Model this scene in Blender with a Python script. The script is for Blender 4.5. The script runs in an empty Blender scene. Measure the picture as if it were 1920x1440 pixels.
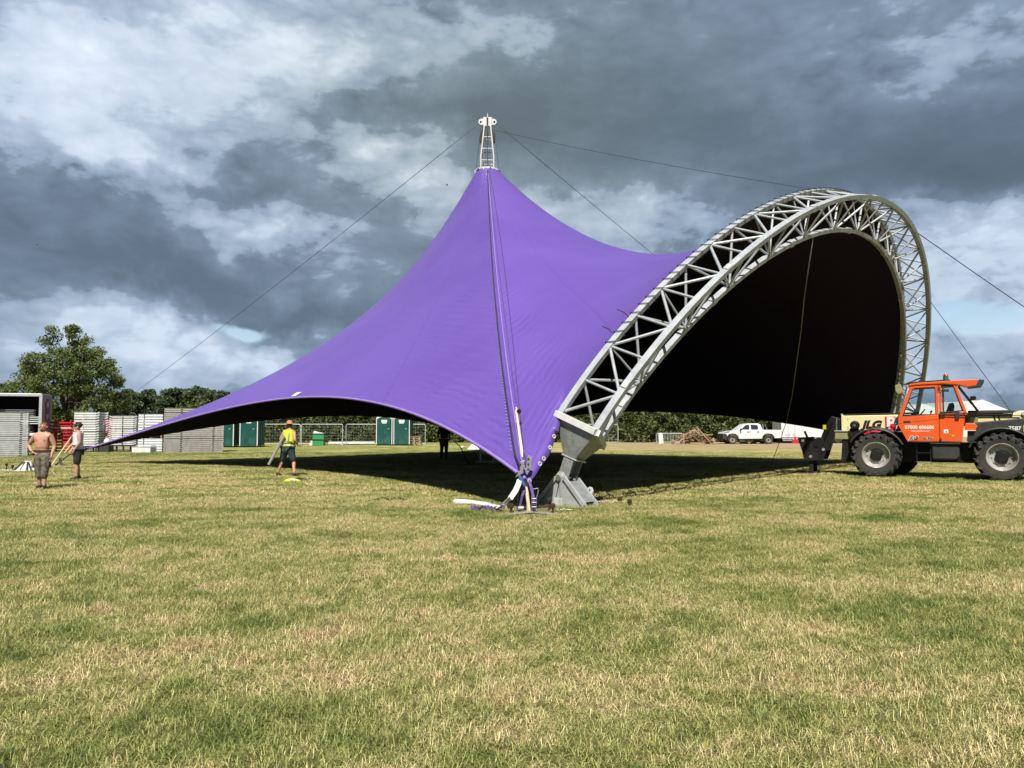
import bpy, bmesh, math, random
import numpy as np
from mathutils import Vector, Matrix

random.seed(7)
RNG = np.random.default_rng(11)
SC = bpy.context.scene
COL = SC.collection
F_PX, H0 = 1400.0, 1.65
PITCH = math.atan(78 / F_PX)

# ------------------------------------------------------------------ camera
cam_d = bpy.data.cameras.new("camera")
cam_d.sensor_width = 36.0
cam_d.lens = 36.0 * F_PX / 1920.0
cam_d.clip_start = 0.05
cam_d.clip_end = 3000
cam = bpy.data.objects.new("camera", cam_d)
COL.objects.link(cam)
cam.location = (0, 0, H0)
cam.rotation_euler = (math.pi / 2 + PITCH, 0, 0)
SC.camera = cam

# ------------------------------------------------------------------ view
SC.view_settings.view_transform = 'Standard'
SC.view_settings.look = 'None'
SC.view_settings.exposure = 0.75
SC.view_settings.gamma = 1.0
SC.view_settings.use_curve_mapping = False
SC.render.engine = 'CYCLES'
SC.cycles.max_bounces = 6
SC.cycles.transparent_max_bounces = 16

# ------------------------------------------------------------------ sun
SUN_TRAVEL = Vector((0.08, 0.997, 0)).normalized()     # horizontal direction the light travels
SUN_EL = math.radians(52)
sd = bpy.data.lights.new("sun", 'SUN')
sd.energy = 4.9
sd.angle = math.radians(0.53)
sd.color = (1.0, 0.955, 0.88)
sun = bpy.data.objects.new("sun", sd)
COL.objects.link(sun)
ldir = Vector((SUN_TRAVEL.x * math.cos(SUN_EL), SUN_TRAVEL.y * math.cos(SUN_EL), -math.sin(SUN_EL)))
sun.rotation_euler = ldir.to_track_quat('-Z', 'Y').to_euler()
sun.location = (-20, -20, 40)

# ------------------------------------------------------------------ node helpers
class NT:
    def __init__(s, tree):
        s.t = tree; s.n = tree.nodes; s.l = tree.links
    def new(s, typ, **kw):
        nd = s.n.new(typ)
        for k, v in kw.items(): setattr(nd, k, v)
        return nd
    def put(s, sock, v):
        if v is None: return
        if hasattr(v, 'is_output'): s.l.new(v, sock)
        else: sock.default_value = v
    def math(s, op, a, b=None, c=None, clamp=False):
        nd = s.new('ShaderNodeMath', operation=op, use_clamp=clamp)
        for i, v in enumerate((a, b, c)): s.put(nd.inputs[i], v)
        return nd.outputs[0]
    def vmath(s, op, a, b=None):
        nd = s.new('ShaderNodeVectorMath', operation=op)
        s.put(nd.inputs[0], a); s.put(nd.inputs[1], b)
        return nd.outputs[1] if op in ('LENGTH', 'DOT_PRODUCT') else nd.outputs[0]
    def noise(s, vec, scale, detail=3.0, rough=0.55, dist=0.0, color=False):
        nd = s.new('ShaderNodeTexNoise')
        s.put(nd.inputs['Vector'], vec)
        nd.inputs['Scale'].default_value = scale
        nd.inputs['Detail'].default_value = detail
        nd.inputs['Roughness'].default_value = rough
        nd.inputs['Distortion'].default_value = dist
        return nd.outputs[1 if color else 0]
    def ramp(s, fac, stops, interp='LINEAR'):
        nd = s.new('ShaderNodeValToRGB')
        s.put(nd.inputs[0], fac)
        cr = nd.color_ramp; cr.interpolation = interp
        while len(cr.elements) < len(stops): cr.elements.new(0.5)
        for e, (p, c) in zip(cr.elements, stops):
            e.position = p; e.color = tuple(c) + (1,) if len(c) == 3 else c
        return nd.outputs[0]
    def mix(s, fac, a, b, mode='MIX'):
        nd = s.new('ShaderNodeMix', data_type='RGBA', blend_type=mode)
        s.put(nd.inputs[0], fac)
        for i, v in ((6, a), (7, b)):
            if isinstance(v, (tuple, list)) and len(v) == 3: v = tuple(v) + (1,)
            s.put(nd.inputs[i], v)
        return nd.outputs[2]
    def smooth(s, v, a, b, lo=0.0, hi=1.0):
        nd = s.new('ShaderNodeMapRange', interpolation_type='SMOOTHSTEP')
        s.put(nd.inputs[0], v)
        for i, x in ((1, a), (2, b), (3, lo), (4, hi)): nd.inputs[i].default_value = x
        return nd.outputs[0]

# ------------------------------------------------------------------ world: daylight sky behind broken storm clouds
world = bpy.data.worlds.new("World")
SC.world = world
world.use_nodes = True
w = NT(world.node_tree)
w.n.clear()
tc = w.new('ShaderNodeTexCoord')
D = tc.outputs['Generated']
sep = w.new('ShaderNodeSeparateXYZ'); w.l.new(D, sep.inputs[0])
nis = w.new('ShaderNodeTexSky', sky_type='NISHITA')
nis.sun_disc = False
nis.sun_elevation = SUN_EL
nis.sun_rotation = math.atan2(-SUN_TRAVEL.x, -SUN_TRAVEL.y)
nis.altitude = 50; nis.air_density = 1.0; nis.dust_density = 1.5; nis.ozone_density = 1.5
bg_sky = w.new('ShaderNodeBackground'); bg_sky.inputs[1].default_value = 0.09
w.l.new(nis.outputs[0], bg_sky.inputs[0])
# angular coordinates of the direction (degrees): azimuth from north, elevation
warp = w.noise(D, 3.2, 5.0, 0.6, 0.3, color=True)
warp2 = w.noise(D, 11.0, 5.0, 0.62, 0.2, color=True)
wv = w.vmath('SUBTRACT', warp, (0.5, 0.5, 0.5)); wv2 = w.vmath('SUBTRACT', warp2, (0.5, 0.5, 0.5))
sc1 = w.new('ShaderNodeVectorMath', operation='SCALE'); w.l.new(wv, sc1.inputs[0]); sc1.inputs[3].default_value = 17.0
sc2 = w.new('ShaderNodeVectorMath', operation='SCALE'); w.l.new(wv2, sc2.inputs[0]); sc2.inputs[3].default_value = 8.0
off = w.vmath('ADD', sc1.outputs[0], sc2.outputs[0])
offs = w.new('ShaderNodeSeparateXYZ'); w.l.new(off, offs.inputs[0])
az = w.math('DEGREES' if False else 'MULTIPLY', w.math('ARCTAN2', sep.outputs[0], sep.outputs[1]), 180 / math.pi)
el = w.math('MULTIPLY', w.math('ARCSINE', sep.outputs[2]), 180 / math.pi)
azw = w.math('ADD', az, offs.outputs[0])
elw = w.math('ADD', el, w.math('MULTIPLY', offs.outputs[1], 0.55))
def px_dir(px, py):
    v = -(py - 720) / F_PX; x = (px - 960) / F_PX
    cp, sp = math.cos(PITCH), math.sin(PITCH)
    r = Vector((x, cp - v * sp, sp + v * cp)).normalized()
    return math.degrees(math.atan2(r.x, r.y)), math.degrees(math.asin(r.z))
SKY_BLOBS = [
#   azimuth/elevation centre given by where it stands in the view, half widths in degrees, weight
    (290, 170, 9.0, 5.0, 0.30), (210, 290, 4.4, 1.9, 0.26), (340, 330, 3.0, 1.0, 0.16), (480, 60, 10.0, 4.0, 0.26), (60, 40, 8, 3.6, 0.34),
    (760, 30, 9, 3.6, 0.24), (40, 180, 6, 4, 0.22), (560, 200, 6, 3.0, 0.10),
    (790, 340, 4.6, 4.2, 0.36), (660, 290, 4, 2.6, 0.16), (440, 425, 5.0, 1.8, 0.34), (560, 430, 3.0, 1.6, 0.16), (610, 520, 4, 2.0, 0.14),
    (1130, 440, 8.0, 2.4, 0.34), (1000, 380, 3.0, 3.0, 0.26), (1260, 400, 4.0, 1.4, 0.14),
    (1870, 520, 8.0, 3.6, 0.44), (1830, 420, 7.0, 1.4, 0.20), (1850, 680, 9.0, 3.2, 0.30),
    (330, 655, 9.0, 2.0, 0.32), (560, 650, 4.0, 1.8, 0.26), (60, 640, 8.0, 3.4, 0.20), (250, 720, 10, 1.6, 0.20), (250, 600, 8, 1.4, 0.10),
    (1800, 50, 11, 4.5, 0.17), (1250, 10, 10, 3.0, 0.10), (1600, 110, 9, 3, 0.06), (1000, 60, 6, 3, .10),
    (720, 215, 6.0, 1.5, -0.16), (960, 260, 5.0, 3.4, -0.08), (1350, 290, 12, 2.6, -0.04), (1780, 330, 7, 1.9, -0.10),
    (140, 440, 9.0, 2.8, 0.035), (420, 360, 5, 1.0, -0.12), (380, 540, 8, 1.7, -0.07), (600, 590, 4, 1.0, -0.12),
]
acc = None
for (bx, by, sa, se, wt) in SKY_BLOBS:
    a0, e0 = px_dir(bx, by)
    da = w.math('DIVIDE', w.math('SUBTRACT', azw, a0), sa)
    de = w.math('DIVIDE', w.math('SUBTRACT', elw, e0), se)
    g = w.math('EXPONENT', w.math('MULTIPLY', w.math('ADD', w.math('MULTIPLY', da, da), w.math('MULTIPLY', de, de)), -1.0))
    g = w.math('MULTIPLY', g, wt)
    acc = g if acc is None else w.math('ADD', acc, g)
# elevation stretch so that cloud layers flatten towards the horizon
cmb = w.new('ShaderNodeCombineXYZ')
w.l.new(sep.outputs[0], cmb.inputs[0]); w.l.new(sep.outputs[1], cmb.inputs[1])
w.l.new(w.math('MULTIPLY', sep.outputs[2], 2.1), cmb.inputs[2])
big = w.noise(cmb.outputs[0], 2.6, 4.0, 0.55, 0.4)
mid = w.noise(cmb.outputs[0], 8.0, 8.0, 0.62, 0.35)
def billow(scale):                                   # round bright heads parted by dark creases, as cumulus has
    return w.math('ABSOLUTE', w.math('SUBTRACT', w.math('MULTIPLY', w.noise(cmb.outputs[0], scale, 1.5, 0.5, 0.25), 2.0), 1.0))
puff = w.math('ADD', w.math('MULTIPLY', billow(6.5), 0.50), w.math('ADD', w.math('MULTIPLY', billow(14.0), 0.30), w.math('MULTIPLY', billow(30.0), 0.20)))
puff = w.math('SUBTRACT', puff, 0.22)
fine = w.noise(cmb.outputs[0], 24.0, 6.0, 0.62, 0.3)
lum = w.math('ADD', w.math('MULTIPLY', acc, 0.76), 0.265)
lum = w.math('ADD', lum, w.math('MULTIPLY', w.math('SUBTRACT', big, 0.5), 0.22))
ripe = w.smooth(acc, 0.0, 0.26, 0.20, 1.0)          # cauliflower detail belongs to the lit cumulus, the dark bellies stay smooth
lum = w.math('ADD', lum, w.math('MULTIPLY', w.math('MULTIPLY', w.math('SUBTRACT', mid, 0.5), 0.34), ripe))
lum = w.math('ADD', lum, w.math('MULTIPLY', w.math('MULTIPLY', puff, 0.62), ripe))
edge_in = w.math('ADD', w.math('ADD', acc, w.math('MULTIPLY', puff, 0.30)), w.math('ADD', w.math('MULTIPLY', w.math('SUBTRACT', mid, 0.5), 0.55), w.math('MULTIPLY', w.math('SUBTRACT', fine, 0.5), 0.30)))
lum = w.math('ADD', lum, w.smooth(edge_in, 0.13, 0.20, -0.04, 0.045))
lum = w.math('ADD', lum, w.smooth(edge_in, 0.34, 0.42, 0.0, 0.075))
lum = w.math('ADD', lum, w.math('MULTIPLY', w.math('SUBTRACT', fine, 0.5), w.math('MULTIPLY', ripe, 0.16)))
ccol = w.ramp(lum, [(0.0, (0.060, 0.082, 0.105)), (0.20, (0.105, 0.142, 0.180)), (0.40, (0.235, 0.300, 0.375)),
                    (0.60, (0.41, 0.48, 0.555)), (0.80, (0.57, 0.63, 0.69)), (1.0, (0.76, 0.80, 0.84))])
# the big belly overhead leans green-grey, the clouds either side and low down lean blue
ga = w.math('DIVIDE', w.math('ADD', az, 2.0), 17.0); ge = w.math('DIVIDE', w.math('SUBTRACT', el, 23.0), 9.0)
green = w.math('EXPONENT', w.math('MULTIPLY', w.math('ADD', w.math('MULTIPLY', ga, ga), w.math('MULTIPLY', ge, ge)), -1.0))
ccol = w.mix(1.0, ccol, w.mix(green, (0.965, 1.0, 1.075), (1.03, 1.015, 0.94)), 'MULTIPLY')
bg_cl = w.new('ShaderNodeBackground'); bg_cl.inputs[1].default_value = 0.77
w.l.new(ccol, bg_cl.inputs[0])
# blue gaps
gap = None
for (bx, by, sa, se, wt) in [(470, 618, 1.9, .6, 1.0), (1840, 605, 3.6, 1.4, 1.0), (1500, 470, 2, .8, 0.0)]:
    a0, e0 = px_dir(bx, by)
    da = w.math('DIVIDE', w.math('SUBTRACT', w.math('ADD', az, w.math('MULTIPLY', offs.outputs[0], .35)), a0), sa)
    de = w.math('DIVIDE', w.math('SUBTRACT', w.math('ADD', el, w.math('MULTIPLY', offs.outputs[1], .2)), e0), se)
    g = w.math('MULTIPLY', w.math('EXPONENT', w.math('MULTIPLY', w.math('ADD', w.math('MULTIPLY', da, da), w.math('MULTIPLY', de, de)), -1.0)), wt)
    gap = g if gap is None else w.math('ADD', gap, g)
gap = w.math('ADD', gap, w.math('MULTIPLY', w.math('SUBTRACT', mid, 0.5), 0.9))
cover = w.smooth(gap, 0.30, 0.75, 1.0, 0.12)
mixw = w.new('ShaderNodeMixShader')
w.l.new(cover, mixw.inputs[0]); w.l.new(bg_sky.outputs[0], mixw.inputs[1]); w.l.new(bg_cl.outputs[0], mixw.inputs[2])
wout = w.new('ShaderNodeOutputWorld'); w.l.new(mixw.outputs[0], wout.inputs[0])
world.cycles.sampling_method = 'MANUAL'
world.cycles.sample_map_resolution = 512
# ------------------------------------------------------------------ materials
ALB = 0.74
def mat(name, c, c2=None, rough=0.6, metal=0.0, nscale=6.0, bump=0.0, bscale=40.0, spec=0.5, emit=None, trans=0.0, alpha=1.0, coat=0.0, detail=4.0):
    c = tuple(v * ALB for v in c); c2 = tuple(v * ALB for v in c2) if c2 is not None else None
    m = bpy.data.materials.new(name); m.use_nodes = True
    t = NT(m.node_tree); bs = t.n['Principled BSDF']
    bs.inputs['Base Color'].default_value = (*c, 1)
    bs.inputs['Roughness'].default_value = rough
    bs.inputs['Metallic'].default_value = metal
    bs.inputs['Specular IOR Level'].default_value = spec
    bs.inputs['Coat Weight'].default_value = coat
    g = t.new('ShaderNodeNewGeometry')
    P = g.outputs['Position']
    if c2 is not None:
        n1 = t.noise(P, nscale, detail, 0.62)
        t.l.new(t.mix(t.smooth(n1, 0.32, 0.68), c, c2), bs.inputs['Base Color'])
        t.l.new(t.math('ADD', t.math('MULTIPLY', n1, 0.22), rough - 0.11, clamp=True), bs.inputs['Roughness'])
    if bump:
        bn = t.new('ShaderNodeBump'); bn.inputs['Strength'].default_value = bump; bn.inputs['Distance'].default_value = 0.02
        t.l.new(t.noise(P, bscale, 4, 0.6), bn.inputs['Height']); t.l.new(bn.outputs[0], bs.inputs['Normal'])
    if trans:
        bs.inputs['Transmission Weight'].default_value = trans
    return m

def leaf_mat(name, dark, light):
    m = bpy.data.materials.new(name); m.use_nodes = True
    t = NT(m.node_tree); bs = t.n['Principled BSDF']
    g = t.new('ShaderNodeNewGeometry')
    n1 = t.noise(g.outputs['Position'], 0.55, 3, 0.6)
    f = t.math('ADD', t.math('MULTIPLY', g.outputs['Random Per Island'], 0.6), t.math('MULTIPLY', n1, 0.5), clamp=True)
    t.l.new(t.mix(f, dark, light), bs.inputs['Base Color'])
    bs.inputs['Roughness'].default_value = 0.55
    bs.inputs['Specular IOR Level'].default_value = 0.25
    tr = t.new('ShaderNodeBsdfTranslucent'); t.l.new(t.mix(0.4, t.mix(f, dark, light), (0.12, 0.16, 0.02)), tr.inputs[0])
    mx = t.new('ShaderNodeMixShader'); mx.inputs[0].default_value = 0.22
    t.l.new(bs.outputs[0], mx.inputs[1]); t.l.new(tr.outputs[0], mx.inputs[2])
    t.l.new(mx.outputs[0], t.n['Material Output'].inputs[0])
    return m

def glass_mat(name, tint=(0.75, 0.82, 0.85), op=0.25):
    m = bpy.data.materials.new(name); m.use_nodes = True
    t = NT(m.node_tree); t.n.remove(t.n['Principled BSDF'])
    tr = t.new('ShaderNodeBsdfTransparent'); tr.inputs[0].default_value = (*tint, 1)
    gl = t.new('ShaderNodeBsdfGlossy'); gl.inputs['Roughness'].default_value = 0.03
    fr = t.new('ShaderNodeFresnel'); fr.inputs[0].default_value = 1.45
    mx = t.new('ShaderNodeMixShader')
    t.l.new(t.math('MULTIPLY', fr.outputs[0], 0.8), mx.inputs[0]); t.l.new(tr.outputs[0], mx.inputs[1]); t.l.new(gl.outputs[0], mx.inputs[2])
    t.l.new(mx.outputs[0], t.n['Material Output'].inputs[0])
    return m

M = {}
M['galv'] = mat('galvanised_steel', (0.50, 0.52, 0.53), (0.62, 0.64, 0.65), 0.48, 0.30, 9.0, 0.05, 30)
M['galv_dull'] = mat('weathered_galvanised_sheet', (0.27, 0.295, 0.285), (0.40, 0.425, 0.415), 0.55, 0.35, 7.0, 0.05, 25, detail=6)
M['white_steel'] = mat('white_steel', (0.72, 0.72, 0.70), (0.60, 0.60, 0.58), 0.45, 0.0, 8.0)
M['truss'] = mat('truss_aluminium', (0.37, 0.395, 0.42), (0.47, 0.495, 0.52), 0.48, 0.12, 5.0)
M['black_rope'] = mat('black_rope', (0.012, 0.012, 0.014), (0.03, 0.03, 0.03), 0.8)
M['cable'] = mat('steel_cable', (0.05, 0.055, 0.06), (0.09, 0.09, 0.10), 0.5, 0.3)
M['grey_rope'] = mat('grey_rope', (0.22, 0.22, 0.21), (0.32, 0.32, 0.31), 0.85)
M['lining'] = mat('blackout_lining', (0.014, 0.010, 0.024), (0.019, 0.013, 0.032), 0.85, spec=0.08)
M['hem'] = mat('hem_webbing', (0.33, 0.24, 0.62), (0.28, 0.19, 0.55), 0.6)
M['white_pvc'] = mat('white_pvc', (0.78, 0.78, 0.76), (0.7, 0.7, 0.68), 0.5)
M['rust'] = mat('rusty_steel', (0.070, 0.030, 0.020), (0.035, 0.022, 0.018), 0.85, 0.1, 25, 0.3, 90)
M['plate'] = mat('plate_steel', (0.34, 0.32, 0.29), (0.46, 0.44, 0.40), 0.6, 0.3, 18, 0.1, 60)
M['wood'] = mat('pine_pole', (0.82, 0.67, 0.46), (0.70, 0.54, 0.34), 0.7, 0, 14, 0.15, 60)
M['strap'] = mat('purple_strap', (0.12, 0.06, 0.32), (0.09, 0.045, 0.24), 0.75)
M['white_strap'] = mat('white_strap', (0.72, 0.70, 0.64), (0.60, 0.58, 0.50), 0.8)
M['blue_strap'] = mat('blue_strap', (0.03, 0.11, 0.36), None, 0.7)
M['alu'] = mat('bare_aluminium', (0.52, 0.52, 0.50), (0.42, 0.42, 0.41), 0.4, 0.6, 20)
# telehandler
M['orange'] = mat('orange_paint', (0.83, 0.115, 0.012), (0.76, 0.095, 0.010), 0.38, 0, 2.5, coat=0.25)
M['orange_in'] = mat('orange_paint_dark', (0.55, 0.09, 0.02), (0.42, 0.07, 0.02), 0.55, 0, 6)  # darker orange for the cab's inner, far-side and crease parts
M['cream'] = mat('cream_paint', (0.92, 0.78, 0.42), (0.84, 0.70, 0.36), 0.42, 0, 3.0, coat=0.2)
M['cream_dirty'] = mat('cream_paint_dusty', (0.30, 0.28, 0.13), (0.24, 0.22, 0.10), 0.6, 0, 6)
M['machine_black'] = mat('black_machine_paint', (0.007, 0.007, 0.008), (0.013, 0.012, 0.012), 0.5, 0, 5, spec=0.25)
M['plastic_black'] = mat('black_plastic', (0.018, 0.018, 0.019), (0.032, 0.031, 0.030), 0.6, 0, 6)
M['tyre'] = mat('dusty_tyre_rubber', (0.020, 0.020, 0.020), (0.040, 0.038, 0.034), 0.85, 0, 9, 0.2, 60)
M['rim'] = mat('silver_wheel_paint', (0.58, 0.58, 0.57), (0.46, 0.45, 0.43), 0.4, 0.3, 8)
M['glass'] = glass_mat('clear_glass')
M['dark_glass'] = mat('dark_glass', (0.03, 0.04, 0.045), None, 0.06, 0, spec=0.8)
M['red'] = mat('red_paint', (0.62, 0.02, 0.03), (0.52, 0.018, 0.025), 0.45, 0, 6)
M['red_vinyl'] = mat('red_vinyl', (0.70, 0.012, 0.06), None, 0.4)
M['white_vinyl'] = mat('white_vinyl', (0.80, 0.79, 0.76), None, 0.45)
M['black_vinyl'] = mat('black_vinyl', (0.012, 0.012, 0.012), None, 0.45)
M['yellow'] = mat('yellow_paint', (0.62, 0.50, 0.04), None, 0.5)
M['lens_red'] = mat('red_lens', (0.55, 0.05, 0.02), None, 0.15)
M['lens_green'] = mat('green_lens', (0.01, 0.22, 0.11), None, 0.15)
M['chrome'] = mat('bright_steel', (0.62, 0.63, 0.64), None, 0.18, 0.9)
# site goods
M['deck'] = mat('grey_staging_aluminium', (0.54, 0.55, 0.55), (0.64, 0.65, 0.64), 0.5, 0.1, 4)
M['deck_brown'] = mat('grey_deck_edge', (0.42, 0.405, 0.38), (0.50, 0.485, 0.46), 0.55, 0.15, 4)
M['slot'] = mat('dark_slot', (0.02, 0.02, 0.02), None, 0.8)
M['pale_metal'] = mat('pale_sheet_metal', (0.95, 0.96, 0.96), (0.78, 0.80, 0.80), 0.42, 0.05, 3)
M['white_metal'] = mat('white_sheet_metal', (0.95, 0.98, 1.0), (0.86, 0.90, 0.92), 0.4, 0.0, 5)
M['purple_steel'] = mat('purple_trestle_paint', (0.07, 0.05, 0.19), (0.05, 0.04, 0.13), 0.5, 0, 8)
M['mauve'] = mat('mauve_trailer_panel', (0.30, 0.22, 0.30), (0.36, 0.28, 0.36), 0.45, 0, 3)
M['maroon'] = mat('maroon_print', (0.12, 0.02, 0.04), None, 0.5)
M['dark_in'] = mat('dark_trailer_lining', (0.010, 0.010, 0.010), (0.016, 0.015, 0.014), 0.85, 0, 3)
M['toilet'] = mat('green_toilet_plastic', (0.006, 0.085, 0.072), (0.004, 0.065, 0.056), 0.42, 0, 3)
M['toilet_dark'] = mat('dark_green_plastic', (0.004, 0.035, 0.032), None, 0.5)
M['bright_green'] = mat('bright_green_plastic', (0.035, 0.30, 0.10), (0.03, 0.25, 0.085), 0.5, 0, 4)
M['van_white'] = mat('white_vehicle_paint', (0.80, 0.81, 0.82), (0.76, 0.77, 0.78), 0.32, 0, 1.5, coat=0.4)
M['cloth_white'] = mat('white_canvas', (0.74, 0.73, 0.70), (0.64, 0.63, 0.60), 0.8, 0, 6)
M['marquee'] = mat('cream_marquee_pvc', (0.74, 0.71, 0.62), (0.66, 0.63, 0.54), 0.6, 0, 1.0)
M['timber'] = mat('waste_timber', (0.36, 0.20, 0.11), (0.20, 0.11, 0.07), 0.8, 0, 5)
M['timber_pale'] = mat('pale_timber', (0.55, 0.40, 0.27), (0.42, 0.30, 0.20), 0.75, 0, 5)
M['bark'] = mat('tree_bark', (0.09, 0.075, 0.055), (0.055, 0.045, 0.035), 0.9, 0, 9, 0.4, 30)
M['leaf'] = leaf_mat('broadleaf_foliage', (0.040, 0.068, 0.020), (0.168, 0.200, 0.070))
M['pine'] = leaf_mat('conifer_foliage', (0.020, 0.038, 0.015), (0.080, 0.105, 0.046))
M['hedge'] = leaf_mat('hedge_foliage', (0.030, 0.050, 0.015), (0.135, 0.158, 0.056))
M['hedge_top'] = leaf_mat('hedge_top_growth', (0.030, 0.050, 0.010), (0.115, 0.130, 0.035))
# people
M['skin'] = mat('sunburnt_skin', (0.50, 0.25, 0.165), (0.56, 0.30, 0.20), 0.55, 0, 12)
M['skin_red'] = mat('reddened_skin', (0.46, 0.17, 0.11), (0.50, 0.21, 0.14), 0.55, 0, 12)
M['skin_pale'] = mat('pale_skin', (0.55, 0.33, 0.25), (0.48, 0.27, 0.19), 0.55, 0, 10)
M['hair'] = mat('dark_hair', (0.016, 0.012, 0.010), (0.03, 0.02, 0.015), 0.7, 0, 40)
M['hair_ginger'] = mat('short_brown_hair', (0.10, 0.045, 0.022), (0.14, 0.06, 0.03), 0.8, 0, 40)
M['camo'] = mat('camouflage_cloth', (0.055, 0.042, 0.030), (0.235, 0.20, 0.145), 0.85, 0, 9, detail=2)
M['vest'] = mat('white_vest_cotton', (0.70, 0.70, 0.74), (0.62, 0.62, 0.66), 0.8, 0, 8)
M['black_cloth'] = mat('black_cloth', (0.014, 0.014, 0.017), (0.026, 0.025, 0.03), 0.85, 0, 8)
M['dark_shirt'] = mat('dark_brown_shirt', (0.022, 0.012, 0.012), (0.03, 0.018, 0.018), 0.85, 0, 8)
M['denim'] = mat('dark_denim', (0.018, 0.040, 0.055), (0.035, 0.065, 0.080), 0.85, 0, 14)
M['hivis'] = mat('hi_vis_yellow', (0.68, 0.80, 0.02), (0.58, 0.70, 0.02), 0.6, 0, 9)
M['reflective'] = mat('reflective_tape', (0.30, 0.30, 0.30), None, 0.4)
M['hat'] = mat('tan_felt', (0.50, 0.25, 0.10), (0.42, 0.20, 0.08), 0.8, 0, 12)
M['boot'] = mat('dark_leather', (0.020, 0.016, 0.014), (0.04, 0.032, 0.028), 0.7, 0, 20)

def grime(m, dust, lo=.52, hi=.74, scale=3.0, amount=.55, low_z=1.4):
    """dust and mud splashed on a painted surface: streaky, patchy, thicker low down where wheels throw it"""
    t = NT(m.node_tree); bs = t.n['Principled BSDF']
    src = bs.inputs['Base Color'].links[0].from_socket if bs.inputs['Base Color'].links else tuple(bs.inputs['Base Color'].default_value)
    P = t.new('ShaderNodeNewGeometry').outputs['Position']
    sp = t.new('ShaderNodeSeparateXYZ'); t.l.new(P, sp.inputs[0])
    cv = t.new('ShaderNodeCombineXYZ'); t.l.new(sp.outputs[0], cv.inputs[0]); t.l.new(sp.outputs[1], cv.inputs[1]); t.l.new(t.math('MULTIPLY', sp.outputs[2], .45), cv.inputs[2])
    n = t.noise(cv.outputs[0], scale, 6, .68)
    dust = tuple(v * ALB for v in dust)
    n = t.math('ADD', n, t.smooth(sp.outputs[2], 0.2, low_z, .16, -.03))
    f = t.math('MULTIPLY', t.smooth(n, lo, hi), amount)
    t.l.new(t.mix(f, src, dust), bs.inputs['Base Color'])
    t.l.new(t.math('ADD', t.math('MULTIPLY', f, .5), bs.inputs['Roughness'].default_value, clamp=True), bs.inputs['Roughness'])
for k_, d_, a_ in (('orange', (.30, .14, .06), .6), ('cream', (.50, .43, .25), .45), ('machine_black', (.030, .026, .022), .3), ('plastic_black', (.055, .05, .042), .35),
                   ('rim', (.25, .21, .16), .75), ('tyre', (.07, .062, .05), .5), ('galv', (.36, .36, .34), .5), ('galv_dull', (.20, .21, .20), .5), ('van_white', (.55, .52, .47), .35),
                   ('white_steel', (.50, .47, .42), .5), ('truss', (.28, .29, .30), .5), ('toilet', (.02, .11, .095), .5), ('deck', (.40, .39, .37), .5), ('deck_brown', (.30, .28, .25), .5), ('pale_metal', (.58, .57, .54), .4)):
    grime(M[k_], d_, amount=a_)

# ------------------------------------------------------------------ object helpers
def setp(o, label=None, cat=None, group=None, kind=None):
    if label: o['label'] = label
    if cat: o['category'] = cat
    if group: o['group'] = group
    if kind: o['kind'] = kind
    return o

def thing(name, label, cat, loc=(0, 0, 0), rz=0.0, group=None):
    o = bpy.data.objects.new(name, None); COL.objects.link(o)
    o.empty_display_size = 0.2
    o.location = loc; o.rotation_euler = (0, 0, rz)
    return setp(o, label, cat, group)

def copy_tree(o, parent=None):
    c = o.copy(); COL.objects.link(c)
    c.parent = parent
    for ch in list(o.children): copy_tree(ch, c)
    return c

def rotm(rx=0, ry=0, rz=0):
    return Matrix.Rotation(rz, 3, 'Z') @ Matrix.Rotation(ry, 3, 'Y') @ Matrix.Rotation(rx, 3, 'X')

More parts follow.
